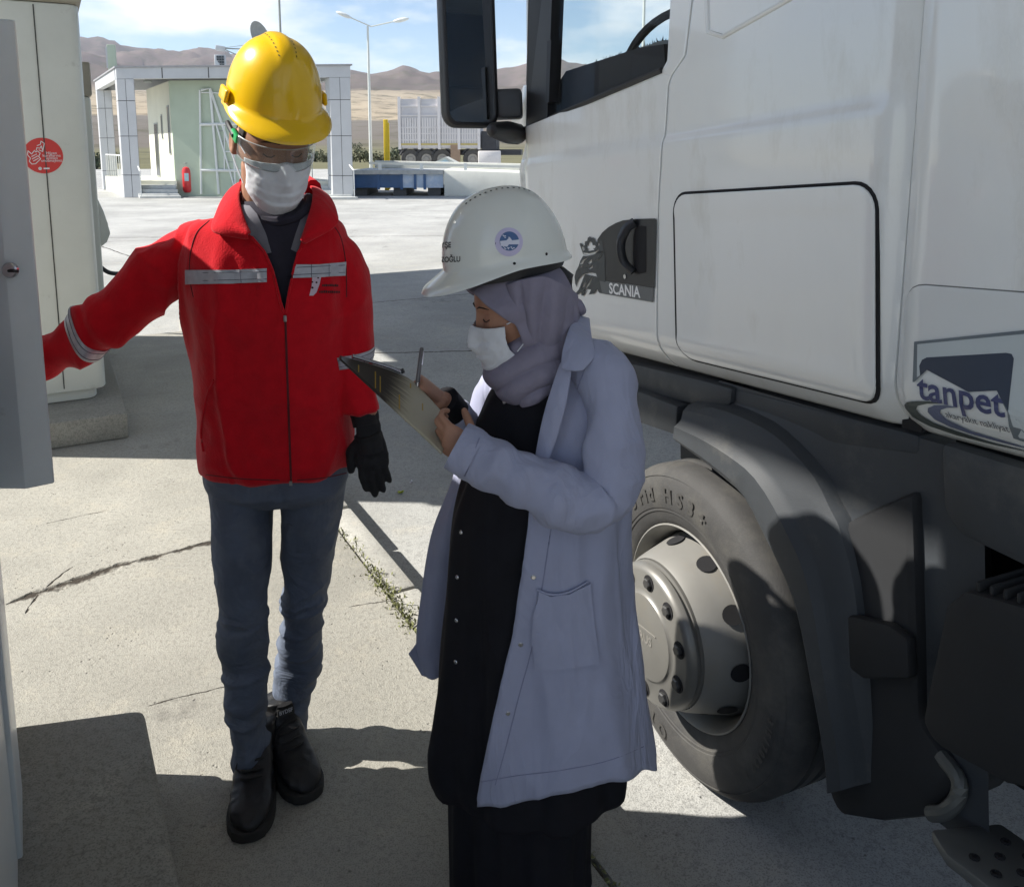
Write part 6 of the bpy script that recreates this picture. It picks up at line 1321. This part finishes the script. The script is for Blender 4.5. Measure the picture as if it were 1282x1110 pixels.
# --- headscarf
SCARF = M('grey violet headscarf', (.25, .23, .30), .9, var=.08, vscale=30, bump=.12, bscale=1000, crumple=(9, .2, (1, 1, .6)))
rg = []; n_ = 72
for y_, rx_, rz_, cz in ((.028, .080, .094, -.010), (.030, .083, .100, -.010), (.024, .086, .106, -.010), (.014, .089, .113, -.008), (.000, .0915, .119, -.006), (-.025, .094, .124, -.004), (-.06, .092, .120, -.006), (-.095, .078, .102, -.012), (-.118, .05, .07, -.02), (-.126, .02, .03, -.02)):
    r_ = []
    for k in range(n_):
        t_ = 6.2832 * k / n_; sn = math.sin(t_); w_ = float(sstep(-.03, .04, y_)); f_ = .0035 * math.sin(9 * t_ + y_ * 60) * float(sstep(.05, .02, y_)) * float(sstep(-.13, -.08, y_))
        r_.append(WM @ Vector(((rx_ + f_) * math.cos(t_), y_ + w_ * (.058 * max(0, sn) ** .8 - .006 * max(0, -sn)), cz + (rz_ + f_) * sn - .012 * w_ * max(0, sn))))
    rg.append(r_)
q = MB(); q.loft(rg, False, True); me = apply_mods(q.mesh(), [('SUBSURF', dict(levels=2, render_levels=2)), ('SOLIDIFY', dict(thickness=.004, offset=0))]); wrinkle(me, .0030, 16, 3, aniso=(1, 1, .5)); hs = put('headscarf', me, SCARF, wm, smooth=180); hsb = bvh_of(tf(me.copy(), INV[wm].inverted()))
# wraps round the neck, folds running down to the front
rows = [(398, 648, 716, 1.79, .080), (415, 634, 722, 1.79, .090), (432, 618, 724, 1.785, .098), (452, 608, 722, 1.775, .104), (468, 609, 716, 1.77, .104), (482, 622, 706, 1.77, .098), (493, 640, 696, 1.765, .085)]
P = []
for (py, xl, xr, Y, dp) in rows:
    L, R__ = at(xl, py, Y), at(xr, py, Y); c = (L + R__) / 2; P.append([c.x, c.y, c.z, abs(R__.x - L.x) / 2, dp * SZ])
Q = catmull(P, 90); G = []
for i, s in enumerate(Q):
    u = i / 89; r_ = []
    for k in range(120):
        t_ = 6.2832 * k / 120; front = .5 - .5 * math.cos(t_)            # pi = towards image left
        ph = u * 3.3 + .55 * math.cos(t_) - .25 * math.sin(t_) + .12 * math.sin(3 * t_); w_ = ph * 6.2832
        f_ = .012 * (abs(math.sin(w_ * .5)) ** .6 - .6) * (1 - .5 * abs(u - .5))
        cs, sn = math.cos(t_), math.sin(t_); a_ = s[3] + f_; b_ = s[4] + f_
        r_.append(Vector((s[0] + a_ * cs, s[1] + b_ * sn, s[2] - .016 * front * u + .022 * (1 - front) * 1.0)))
    G.append(r_)
q = MB(); q.loft(G, False, True); me = q.mesh(); wrinkle(me, .003, 14, 8); nw = put('neck_wrap', me, SCARF, hs, smooth=180); nwb = bvh_of(tf(me.copy(), INV[wm].inverted()))
# fall of the scarf from the crown down behind the cheek
G = []
TOPC = catmull([tuple(at(*p)) for p in ((634, 356, 1.690), (652, 350, 1.672), (680, 346, 1.675), (706, 356, 1.70), (722, 368, 1.78))], 80); BOTC = catmull([tuple(at(*p)) for p in ((660, 424, 1.715), (668, 432, 1.705), (684, 442, 1.700), (706, 436, 1.710), (728, 408, 1.79))], 80)
for j in range(40):
    v = j / 39; row = []
    for i in range(80):
        u = i / 79; top, bot = Vector(TOPC[i]), Vector(BOTC[i])
        p = top.lerp(bot, v); p.y -= .010 * math.sin(math.pi * v) * (1 - .5 * u) + .011 * (abs(math.sin(u * 11 + v * 1.6 + .4)) ** 1.4 - .4) * (.35 + .65 * math.sin(math.pi * min(1, v * .8 + .1)))
        row.append(p)
    G.append(row)
q = MB(); q.loft(G, closed=False); put('scarf_fold', apply_mods(q.mesh(), [('SOLIDIFY', dict(thickness=.004, offset=0))]), SCARF, hs, smooth=180)
# --- dress and skirt
DRS = M('black dress', (.011, .011, .015), .8, var=.15, vscale=20, bump=.15, bscale=900, spec=.2)
rows = [(462, 636, 742, 1.79, .09), (490, 612, 752, 1.79, .105), (530, 598, 756, 1.785, .125), (580, 584, 760, 1.78, .14), (640, 564, 764, 1.775, .15), (700, 555, 768, 1.775, .155), (800, 547, 775, 1.775, .16), (880, 540, 778, 1.775, .165), (945, 537, 780, 1.775, .168), (972, 545, 776, 1.775, .165)]
q = MB(); rr_ = rows_rings(rows, R(-12), 96, 2.1, 10)
for i, r_ in enumerate(rr_):
    u = i / (len(rr_) - 1); c = sum(r_, Vector()) / len(r_)
    for k, p in enumerate(r_):
        d_ = (p - c); t_ = math.atan2(d_.y, d_.x); r_[k] = p + d_.normalized() * (.010 * u * math.sin(7 * t_ + 3 * u) + .004 * u * math.sin(15 * t_))
q.loft(rr_); dm_ = q.mesh(); wrinkle(dm_, .012, 7, 4, aniso=(1.4, 1.4, .5)); drb = bvh_of(dm_); dr = put('dress', dm_, DRS, wm, smooth=180)
rows = [(930, 566, 750, 1.775, .13), (1000, 563, 740, 1.775, .13), (1080, 566, 735, 1.775, .13), (1108, 568, 734, 1.775, .13)]
q = MB(); rr_ = rows_rings(rows, R(-12), 96, 2.1, 8)
for i, r_ in enumerate(rr_):
    u = i / (len(rr_) - 1); c = sum(r_, Vector()) / len(r_)
    for k, p in enumerate(r_):
        d_ = (p - c); t_ = math.atan2(d_.y, d_.x); r_[k] = p + d_.normalized() * (.012 * u * math.sin(6 * t_ + 1) + .005 * math.sin(13 * t_))
q.loft(rr_); q.loft([[Vector((p.x, p.y, rr_[-1][0].z)) for p in rr_[-1]], [Vector((p.x, p.y, .015)) for p in rr_[-1]]]); put('skirt', q.mesh(), DRS, wm, smooth=60)
for cx_ in (620, 690):
    f = Vector((-.85, -.5, 0)); o = gp(cx_, 1140) ; q = MB(); P_ = catmull([(-.08, .02, .05), (-.04, .034, .07), (.04, .038, .065), (.11, .036, .05), (.14, .02, .035), (.15, .004, .02)], 20); s = Vector((f.y, -f.x, 0)).normalized(); f.normalize()
    q.loft([[o + f * y_ + s * (w_ * math.cos(t_)) + Vector((0, 0, .002 + h_ * max(0, .5 + .5 * math.sin(t_)))) for t_ in np.linspace(0, 6.2832, 24, endpoint=False)] for y_, w_, h_ in P_]); q.build('shoe', DARK, wm)
SNAP = M('snap metal', (.55, .55, .56), .25, .9)
def stud(px, py, bv, r_, par, mat=SNAP, nm='snap_button'):
    d_ = ray(px, py).normalized(); h, n_, _, _ = bv.ray_cast(CAMP, d_)
    if h is None: return
    if n_.dot(d_) > 0: n_ = -n_
    m_ = Matrix.Translation(h) @ n_.to_track_quat('Z', 'Y').to_matrix().to_4x4(); q = MB(); q.lathe([(r_, -.001), (r_, .0022), (r_ * .7, .0034), (r_ * .2, .0034)], 14, m_); q.build(nm, mat, par)
for p in ((578, 666), (573, 722), (572, 776), (571, 828), (632, 503)): stud(*p, drb, .0045, dr)
# --- lab coat: open cloth shell round the dress, free front edge on the near side
COAT = M('lavender grey coat', (.34, .36, .49), .82, var=.05, vscale=10, bump=.14, bscale=1100, sheen=.1, crumple=(5, .38, (1.4, 1.4, .4)))
crow = [(452, 640, 768, 1.79, .100), (470, 632, 778, 1.79, .115), (500, 612, 788, 1.785, .134), (560, 594, 792, 1.78, .152), (640, 574, 786, 1.775, .163), (700, 566, 788, 1.775, .170), (800, 556, 798, 1.775, .180), (900, 546, 810, 1.775, .188), (960, 540, 816, 1.775, .192), (1000, 540, 818, 1.775, .194)]
P = []
for (py, xl, xr, Y, dp) in crow:
    L, R__ = at(xl, py, Y), at(xr, py, Y); c = (L + R__) / 2; P.append([c.x, c.y, c.z, abs(R__.x - L.x) / 2, dp * SZ])
NR = 90; Q = catmull(P, NR)
EX_y = [450, 480, 520, 560, 640, 720, 800, 850, 930, 992]; EX_x = [704, 694, 682, 672, 662, 652, 640, 627, 610, 597]
def proj(w):
    r_ = w - CAMP; t_ = r_.y * cP - r_.z * sP; return PCX + FOC * r_.x / t_, PCY - FOC * (r_.y * sP + r_.z * cP) / t_
def cpt(s, t_, u):
    yw = R(-12); cs, sn = math.cos(t_), math.sin(t_); f_ = .007 * u * math.sin(6 * t_ + 2 * u) * u + .003 * math.sin(11 * t_ + 4 * u)
    x_ = (s[3] + f_) * math.copysign(abs(cs) ** .95, cs); y_ = (s[4] + f_) * math.copysign(abs(sn) ** .95, sn); return Vector((s[0] + x_ * math.cos(yw) - y_ * math.sin(yw), s[1] + x_ * math.sin(yw) + y_ * math.cos(yw), s[2]))
G = []; NK = 110
for i, s in enumerate(Q):
    u = i / (NR - 1); best = None
    for k in range(400):                                           # angle of the free edge: near side is sin<0
        t_ = math.pi + math.pi * .92 * k / 399
        px_, py_ = proj(cpt(s, t_, u)); xe = float(np.interp(py_, EX_y, EX_x))
        if px_ >= xe: best = t_; break
    t0 = best if best else math.pi * 1.4
    t1 = 2 * math.pi + math.pi * .86
    row = []
    for k in range(NK):
        t_ = t0 + (t1 - t0) * k / (NK - 1); p = cpt(s, t_, u)
        near = 1 - k / (NK - 1); tilt = max(0, near - .55) / .45                              # hem hangs lower towards the free corner
        p.z -= .0 * tilt
        if k < 8: p.y -= .006 * (1 - k / 8)
        row.append(p)
    G.append(row)
# hem: trim each column to its own height
for k in range(NK):
    px_ = proj(G[-1][k])[0]; near = G[-1][k].y < 1.78 * KW
    hz = float(np.interp(px_, [597, 640, 700, 760, 812], [992, 984, 978, 966, 946])) if near else 935
    zt_ = at0(px_, hz, G[-1][k].y).z; z0_, z1_ = G[0][k].z, G[-1][k].z; cc = [row[k].copy() for row in G]; sc_ = (z0_ - zt_) / (z0_ - z1_)
    for i in range(NR):
        zz = z0_ - (z0_ - zt_) * i / (NR - 1); fi = (z0_ - zz) / (z0_ - z1_) * (NR - 1); j0 = min(int(fi), NR - 2); G[i][k] = cc[j0].lerp(cc[j0 + 1], fi - j0)
q = MB(); q.loft(G, closed=False); cm = q.mesh(); wrinkle(cm, .014, 6, 6, aniso=(1.7, 1.7, .35), mask=lambda v: .5 + .5 * sstep(1.2, .6, v[:, 2])); wrinkle(cm, .003, 14, 2, aniso=(1.3, 1.3, .5)); cob = bvh_of(cm)
co = put('lab_coat', apply_mods(cm, [('SOLIDIFY', dict(thickness=.004, offset=0))]), COAT, wm, smooth=180)
# sleeves
q = MB()
rg, _ = path_tube([(728, 452, 1.74, .050), (750, 466, 1.68, .056), (766, 508, 1.645, .060), (769, 560, 1.62, .060), (763, 610, 1.605, .058), (745, 630, 1.59, .057), (700, 620, 1.575, .056), (650, 600, 1.575, .052), (605, 576, 1.585, .048), (573, 558, 1.595, .046)], 110, 48,
    fold=lambda u, a: .0035 * math.sin(u * 74 + 1.8 * math.sin(a) + 1.0 * math.cos(2 * a)) * (math.exp(-((u - .74) / .17) ** 2)) + .004 * math.sin(u * 46 + 2 * math.cos(a)) * math.exp(-((u - .50) / .10) ** 2) + .003 * math.sin(u * 22 + 2 * a)); q.loft(rg, True, True)
sm_ = q.mesh(); wrinkle(sm_, .010, 9, 3); wrinkle(sm_, .005, 19, 8); slb = bvh_of(sm_); sl = put('sleeve', sm_, COAT, co, smooth=180)
e0 = Vector(rg[-1][0]); cen_ = sum(rg[-1], Vector()) / 48; cen2 = sum(rg[-9], Vector()) / 48
q = MB(); rings = [[cen2.lerp(cen_, t_) + (p - cen_) * k_ for p in rg[-1]] for t_, k_ in ((-.1, 1.05), (0, 1.07), (1.06, 1.05), (1.06, .93), (.4, .90))]; q.loft(rings, False, False); q.build('cuff', COAT, sl)
q = MB(); rg2, _ = path_tube([(650, 470, 1.86, .05), (628, 495, 1.93, .064), (612, 560, 1.97, .060), (606, 596, 1.96, .056), (592, 570, 1.90, .050), (574, 530, 1.845, .045), (566, 516, 1.825, .043)], 60, 32); q.loft(rg2); sm2 = q.mesh(); wrinkle(sm2, .005, 12, 5); sr = put('sleeve', sm2, COAT, co, smooth=180)
q = MB(); q.tube([at(568, 518, 1.828), at(560, 507, 1.808), at(555, 501, 1.797)], [.036, .034, .0335], 20); q.build('inner_cuff', DRS, sr)
# pocket, seams, snaps, lapel
pk = pxp('pocket', [[(672, 738), (690, 744), (712, 741), (736, 728), (742, 780), (748, 828), (710, 834), (672, 836), (668, 790)]], [cob], .005, COAT, co, 5.0, .005)
for pts in ([(672, 738), (690, 744), (712, 741), (736, 728)], ):
    q = MB(); q.tube([cob.ray_cast(CAMP, ray(x_, y_).normalized())[0] - ray(x_, y_).normalized() * .008 for x_, y_ in catmull(pts, 14)], .0022, 6); q.build('pocket_hem', COAT, pk)
for p in ((668, 722), (652, 806), (636, 892)): stud(*p, cob, .005, co)
q = MB(); q.tube([h_ for h_ in [cob.ray_cast(CAMP, ray(752 + .03 * (y_ - 690) + 4 * math.sin(y_ * .02), y_).normalized())[0] for y_ in range(680, 940, 12)] if h_ is not None], .0016, 5); q.build('seam', COAT, co)
SEAM = M('coat seam', (.24, .25, .36), .9)
def cseam(pts, bv, par, r_=.0011):
    hs_ = [bv.ray_cast(CAMP, ray(x_, y_).normalized())[0] for x_, y_ in catmull(pts, 40)]; hs_ = [h_ for h_ in hs_ if h_ is not None]
    if len(hs_) > 4: q = MB(); q.tube([h_ - (h_ - CAMP).normalized() * .0026 for h_ in hs_], r_, 5); q.build('seam', SEAM, par)
cseam([(690, 660), (678, 740), (666, 810), (650, 870), (632, 940), (620, 982)], cob, co); cseam([(602, 978), (650, 970), (700, 964), (760, 952), (806, 934)], cob, co)
cseam([(736, 452), (722, 490), (716, 530), (718, 575)], slb, co); cseam([(600, 548), (592, 570), (582, 596)], slb, sl)
# collar and lapel
def cloth_patch(name, A_, B_, mat, par, bulge=.01, n=20, m=8):
    a_ = catmull([tuple(at(*p)) for p in A_], n); b_ = catmull([tuple(at(*p)) for p in B_], n); G = []
    for i in range(n):
        row = []
        for k in range(m):
            t_ = k / (m - 1); p = Vector(a_[i]).lerp(Vector(b_[i]), t_); p.y -= bulge * math.sin(math.pi * t_); row.append(p)
        G.append(row)
    q = MB(); q.loft(G, closed=False); return put(name, apply_mods(q.mesh(), [('SOLIDIFY', dict(thickness=.0032, offset=0)), ('SUBSURF', dict(levels=1, render_levels=1))]), mat, par, smooth=180)
cloth_patch('collar', [(722, 392, 1.80), (712, 412, 1.70), (704, 438, 1.655), (702, 462, 1.632)], [(738, 398, 1.80), (741, 422, 1.70), (745, 445, 1.645), (730, 464, 1.622)], COAT, co, .008)
cloth_patch('lapel', [(702, 452, 1.655), (692, 480, 1.645), (680, 520, 1.632), (671, 565, 1.620), (664, 620, 1.612)], [(716, 462, 1.640), (710, 500, 1.622), (700, 540, 1.612), (686, 580, 1.606), (668, 622, 1.606)], COAT, co, .005)
cloth_patch('collar', [(640, 470, 1.90), (622, 486, 1.89), (606, 500, 1.885)], [(632, 462, 1.94), (612, 478, 1.93), (600, 496, 1.92)], COAT, co, .0)
# far flap of the coat
cloth_patch('coat_flap', [(606, 520, 1.925), (592, 600, 1.93), (578, 660, 1.93), (568, 740, 1.93), (562, 800, 1.93), (556, 842, 1.92)], [(588, 522, 1.95), (566, 600, 1.95), (540, 668, 1.95), (527, 745, 1.94), (521, 806, 1.93), (532, 846, 1.92)], COAT, co, .02, 40, 14)
cloth_patch('coat_flap', [(524, 800, 1.93), (530, 822, 1.93), (540, 846, 1.92)], [(511, 818, 1.935), (519, 830, 1.935), (528, 845, 1.925)], COAT, co, .004)
# --- hard hat
WH = M('white hard hat', (.74, .76, .72), .25, var=.02, coat=.45, vscale=4)
HW = WM @ Matrix.Translation((0, -.012, .064)) @ Matrix.Rotation(R(10), 4, 'X')
me = helmet_mesh(.110, .140, .128, .152, .040, .046, .003, .012).mesh(); tf(me, HW); hwb = bvh_of(me); hw_ = put('hard_hat', me, WH, wm, smooth=50)
for k in range(13): hel_dot(HW, hwb, -.030, .105 - k * .0165, .24 - abs(k - 6) * .002, .0022, .0022, hw_, GAPM)
for (px, py, r_) in ((644, 330, .003), (684, 318, .003), (622, 305, .003)):
    d_ = ray(px, py).normalized(); h, n_, _, _ = hwb.ray_cast(CAMP, d_)
    if h is not None:
        n_ = n_ if n_.dot(d_) < 0 else -n_; m_ = Matrix.Translation(h + n_ * .0006) @ n_.to_track_quat('Z', 'Y').to_matrix().to_4x4(); put('rivet_hole', raw([m_ @ Vector((r_ * math.cos(6.283 * k / 12), r_ * math.sin(6.283 * k / 12), 0)) for k in range(12)], [tuple(range(12))]), GAPM, hw_, smooth=0)
circ = lambda cx, cy, rx, ry, n=36: [(cx + rx * math.cos(6.2832 * k / n), cy + ry * math.sin(6.2832 * k / n)) for k in range(n)]
LAV = M('sticker lavender', (.56, .52, .72), .4); STB = M('sticker blue', (.06, .13, .30), .4); STP = M('sticker pale', (.66, .68, .80), .4)
stw = pxp('sticker', [circ(637, 303, 17.5, 18)], [hwb], .0007, LAV, hw_, 4)
pxp('sticker_disc', [circ(637.5, 302, 12, 12)], [hwb], .0012, STB, stw, 4)
pxp('sticker_band', [[(626, 302), (634, 301), (638, 297), (641, 301), (650, 300), (650, 306), (637, 306), (635, 309), (627, 308)]], [hwb], .0017, STP, stw, 3)
for k in range(14):
    x_ = 628.5 + random.uniform(0, 17); y_ = random.choice([random.uniform(293, 298), random.uniform(308, 312)]); pxp('sticker_print', [[(x_, y_), (x_ + random.uniform(1, 2.4), y_), (x_ + 1.5, y_ + random.uniform(.8, 1.8)), (x_, y_ + 1)]], [hwb], .0018, STP, stw, 6)
def hel_text(txt, cx, cy, hgt, wid, skew=.0):
    t_ = text_mesh(txt, 1.0, bold=.02); v = get_v(t_); w0, h0 = np.ptp(v[:, 0]), np.ptp(v[:, 1]); c0 = (v.max(0) + v.min(0)) / 2; subdiv_to(t_, .12)
    for q_ in t_.vertices:
        lx = (q_.co.x - c0[0]) / w0; px_ = cx + lx * wid; py_ = cy - (q_.co.y - c0[1]) / h0 * hgt + lx * skew; d_ = ray(px_, py_).normalized(); h, n_, _, _ = hwb.ray_cast(CAMP, d_)
        if h is None: h, n_, _, _ = hwb.find_nearest(at(px_, py_, 1.72))
        q_.co = h + (n_ if n_.dot(d_) < 0 else -n_) * .0008
    t_.update(); put('lettering', t_, M('marker ink', (.012, .012, .014), .5), hw_, smooth=0)
hel_text('YŞE', 558.5, 307.5, 9.5, 13, -.5); hel_text('IZOĞLU', 563.5, 323.5, 9.5, 26, -1)
# inner band of the hat showing at the temple, ratchet knob at the back
q = MB(); q.loft([[HW @ Vector((.092 * math.sin(6.283 * k / 48) * r_, .004 + .120 * math.cos(6.283 * k / 48) * r_, z_ - .004 * max(0, -math.cos(6.283 * k / 48)))) for k in range(48)] for r_, z_ in ((1.0, .012), (1.03, .018), (1.04, .045), (1.0, .05))], False, False); q.build('head_band', DARK, hw_)
q = MB(); q.tube([at(700, 340, 1.78), at(709, 348, 1.78), at(710, 362, 1.78)], [.013, .016, .011], 12, round_ends=True); q.build('ratchet_knob', DARK, hw_)
q = MB(); q.tube([at(712, 382, 1.77), at(722, 384, 1.78), at(727, 388, 1.79)], [.014, .017, .012], 12, round_ends=True); q.build('scarf_knot', SCARF, hs)
mw_ = mask_mesh(.985, .0050); tf(mw_, WM); put('face_mask', mw_, MASKM, wm, smooth=180)
q = MB(); q.tube([WM @ Vector(p) for p in ((-.072, .046, -.006), (-.077, .022, -.004), (-.080, .006, .0))], .0012, 6); q.build('mask_loop', MASKM, wm); q = MB(); q.tube([WM @ Vector(p) for p in ((-.070, .044, -.070), (-.075, .022, -.055), (-.078, .006, -.03))], .0012, 6); q.build('mask_loop', MASKM, wm)
# ================================================================== CLIPBOARD AND PEN
cbd = thing('clipboard', at(500, 510, 1.66), 'clipboard with dark and cream printed back held by the woman', 'clipboard')
U = [(425, 446, 1.72), (455, 454, 1.735), (490, 465, 1.745), (515, 477, 1.745), (541, 503, 1.73), (566, 532, 1.70)]; Lw = [(425, 449, 1.70), (450, 472, 1.665), (478, 498, 1.635), (504, 522, 1.61), (530, 546, 1.59), (553, 568, 1.575)]
A_ = catmull([tuple(at(*p)) for p in U], 48); B_ = catmull([tuple(at(*p)) for p in Lw], 48); G = [[Vector(A_[i]).lerp(Vector(B_[i]), k / 23) for k in range(24)] for i in range(48)]
q = MB(); q.loft(G, closed=False); me = raw(q.v, q.f); at_ = me.attributes.new('bu', 'FLOAT_VECTOR', 'POINT')
for i in range(48):
    for k in range(24): at_.data[i * 24 + k].vector = (i / 47, k / 23, 0)
bmp = bpy.data.materials.new('printed board'); bmp.use_nodes = True; n, l = bmp.node_tree.nodes, bmp.node_tree.links; b = n['Principled BSDF']; b.inputs['Roughness'].default_value = .35
an = n.new('ShaderNodeAttribute'); an.attribute_name = 'bu'; sx_ = n.new('ShaderNodeSeparateXYZ'); l.new(an.outputs['Vector'], sx_.inputs[0])
mpn = n.new('ShaderNodeMapping'); mpn.inputs['Rotation'].default_value = (0, 0, R(-30)); mpn.inputs['Scale'].default_value = (4, 40, 1); l.new(an.outputs['Vector'], mpn.inputs[0]); nz = n.new('ShaderNodeTexNoise'); nz.inputs['Scale'].default_value = 1.0; nz.inputs['Detail'].default_value = 5; l.new(mpn.outputs[0], nz.inputs['Vector'])
m1 = n.new('ShaderNodeMath'); m1.operation = 'MULTIPLY_ADD'; l.new(nz.outputs['Fac'], m1.inputs[0]); m1.inputs[1].default_value = .35; l.new(sx_.outputs[0], m1.inputs[2])
cr_ = n.new('ShaderNodeValToRGB'); ee = cr_.color_ramp.elements; ee[0].position = .60; ee[0].color = (.022, .014, .012, 1); ee[1].position = .78; ee[1].color = (.42, .38, .28, 1); l.new(m1.outputs[0], cr_.inputs[0])
l.new(cr_.outputs[0], b.inputs['Base Color'])
me = apply_mods(me, [('SOLIDIFY', dict(thickness=.004, offset=0))]); bd = put('board', me, bmp, cbd, smooth=180); bdb = bvh_of(tf(me.copy(), INV[cbd].inverted()))
GLD = M('gold line', (.45, .28, .03), .4)
for x_, y0_, y1_ in ((448, 457, 466), (469, 465, 486), (475, 471, 491), (499, 494, 512), (513, 480, 486), (528, 505, 514)):
    pxp('gold_line', [[(x_, y0_), (x_ + 1.4, y0_ + .8), (x_ + 1.4, y1_ + .8), (x_, y1_)]], [bdb], .0012, GLD, bd, 8)
q = MB(); pp = [Vector(A_[i]) + Vector((0, .004, .006)) for i in range(5, 24)]; q.tube(pp, .006, 8, flat=.7); q.build('clip', M('clip metal', (.42, .42, .43), .25, .9), cbd)
q = MB(); q.tube([pp[-1], pp[-1] + Vector((.006, 0, .003))], .005, 10); q.build('clip_end', BLK, cbd)
def bp(i, k, o): 
    a_, b_ = Vector(A_[i]), Vector(B_[i]); nrm = (Vector(A_[min(i + 1, 47)]) - Vector(A_[max(i - 1, 0)])).cross(b_ - a_).normalized(); nrm = nrm if nrm.dot(CAMP - a_) < 0 else -nrm; return a_.lerp(b_, k) + nrm * o
q = MB(); q.loft([[bp(i, k, .006 + .022 * math.exp(-((i - 30) / 8) ** 2) * (1 - k)) for k in np.linspace(-.06, .9, 10)] for i in range(16, 46)], closed=False); put('paper', apply_mods(q.mesh(), [('SOLIDIFY', dict(thickness=.0015, offset=0))]), M('paper', (.75, .76, .80), .8, var=.02), cbd, smooth=180)
pn = thing('pen', at(527, 450, 1.76), 'slim grey ballpoint pen upright in the writing hand', 'pen')
p0, p1 = at(528, 437, 1.765), at(521, 492, 1.735)
q = MB(); q.tube([p0, p0.lerp(p1, .75)], [.0042, .0045], 12, round_ends=True); q.build('barrel', M('pen grey', (.16, .15, .15), .35, .3), pn)
q = MB(); q.tube([p0.lerp(p1, .75), p1], [.0042, .001], 10); q.build('tip', M('clip metal', (.42, .42, .43)), pn); q = MB(); q.bar(p0.lerp(p1, .03) + Vector((.004, -.003, 0)), p0.lerp(p1, .35) + Vector((.004, -.003, 0)), .002, .003); q.build('pen_clip', M('clip metal', (.42, .42, .43)), pn)
# ================================================================== AIR
SZ = 1.0; at = at0
hz = MB(); hz.box((0, 4000, 395), (19000, 10400, 800 + 2)); 
hzm = bpy.data.materials.new('haze air'); hzm.use_nodes = True; n, l = hzm.node_tree.nodes, hzm.node_tree.links; n.clear(); o = n.new('ShaderNodeOutputMaterial'); pv_ = n.new('ShaderNodeVolumePrincipled'); pv_.inputs['Density'].default_value = 0.00006; pv_.inputs['Color'].default_value = (.80, .88, 1.0, 1); l.new(pv_.outputs[0], o.inputs['Volume'])
hz.build('haze', hzm, smooth=0, kind='stuff', label='thin bluish haze in the air over the far hills', cat='haze')
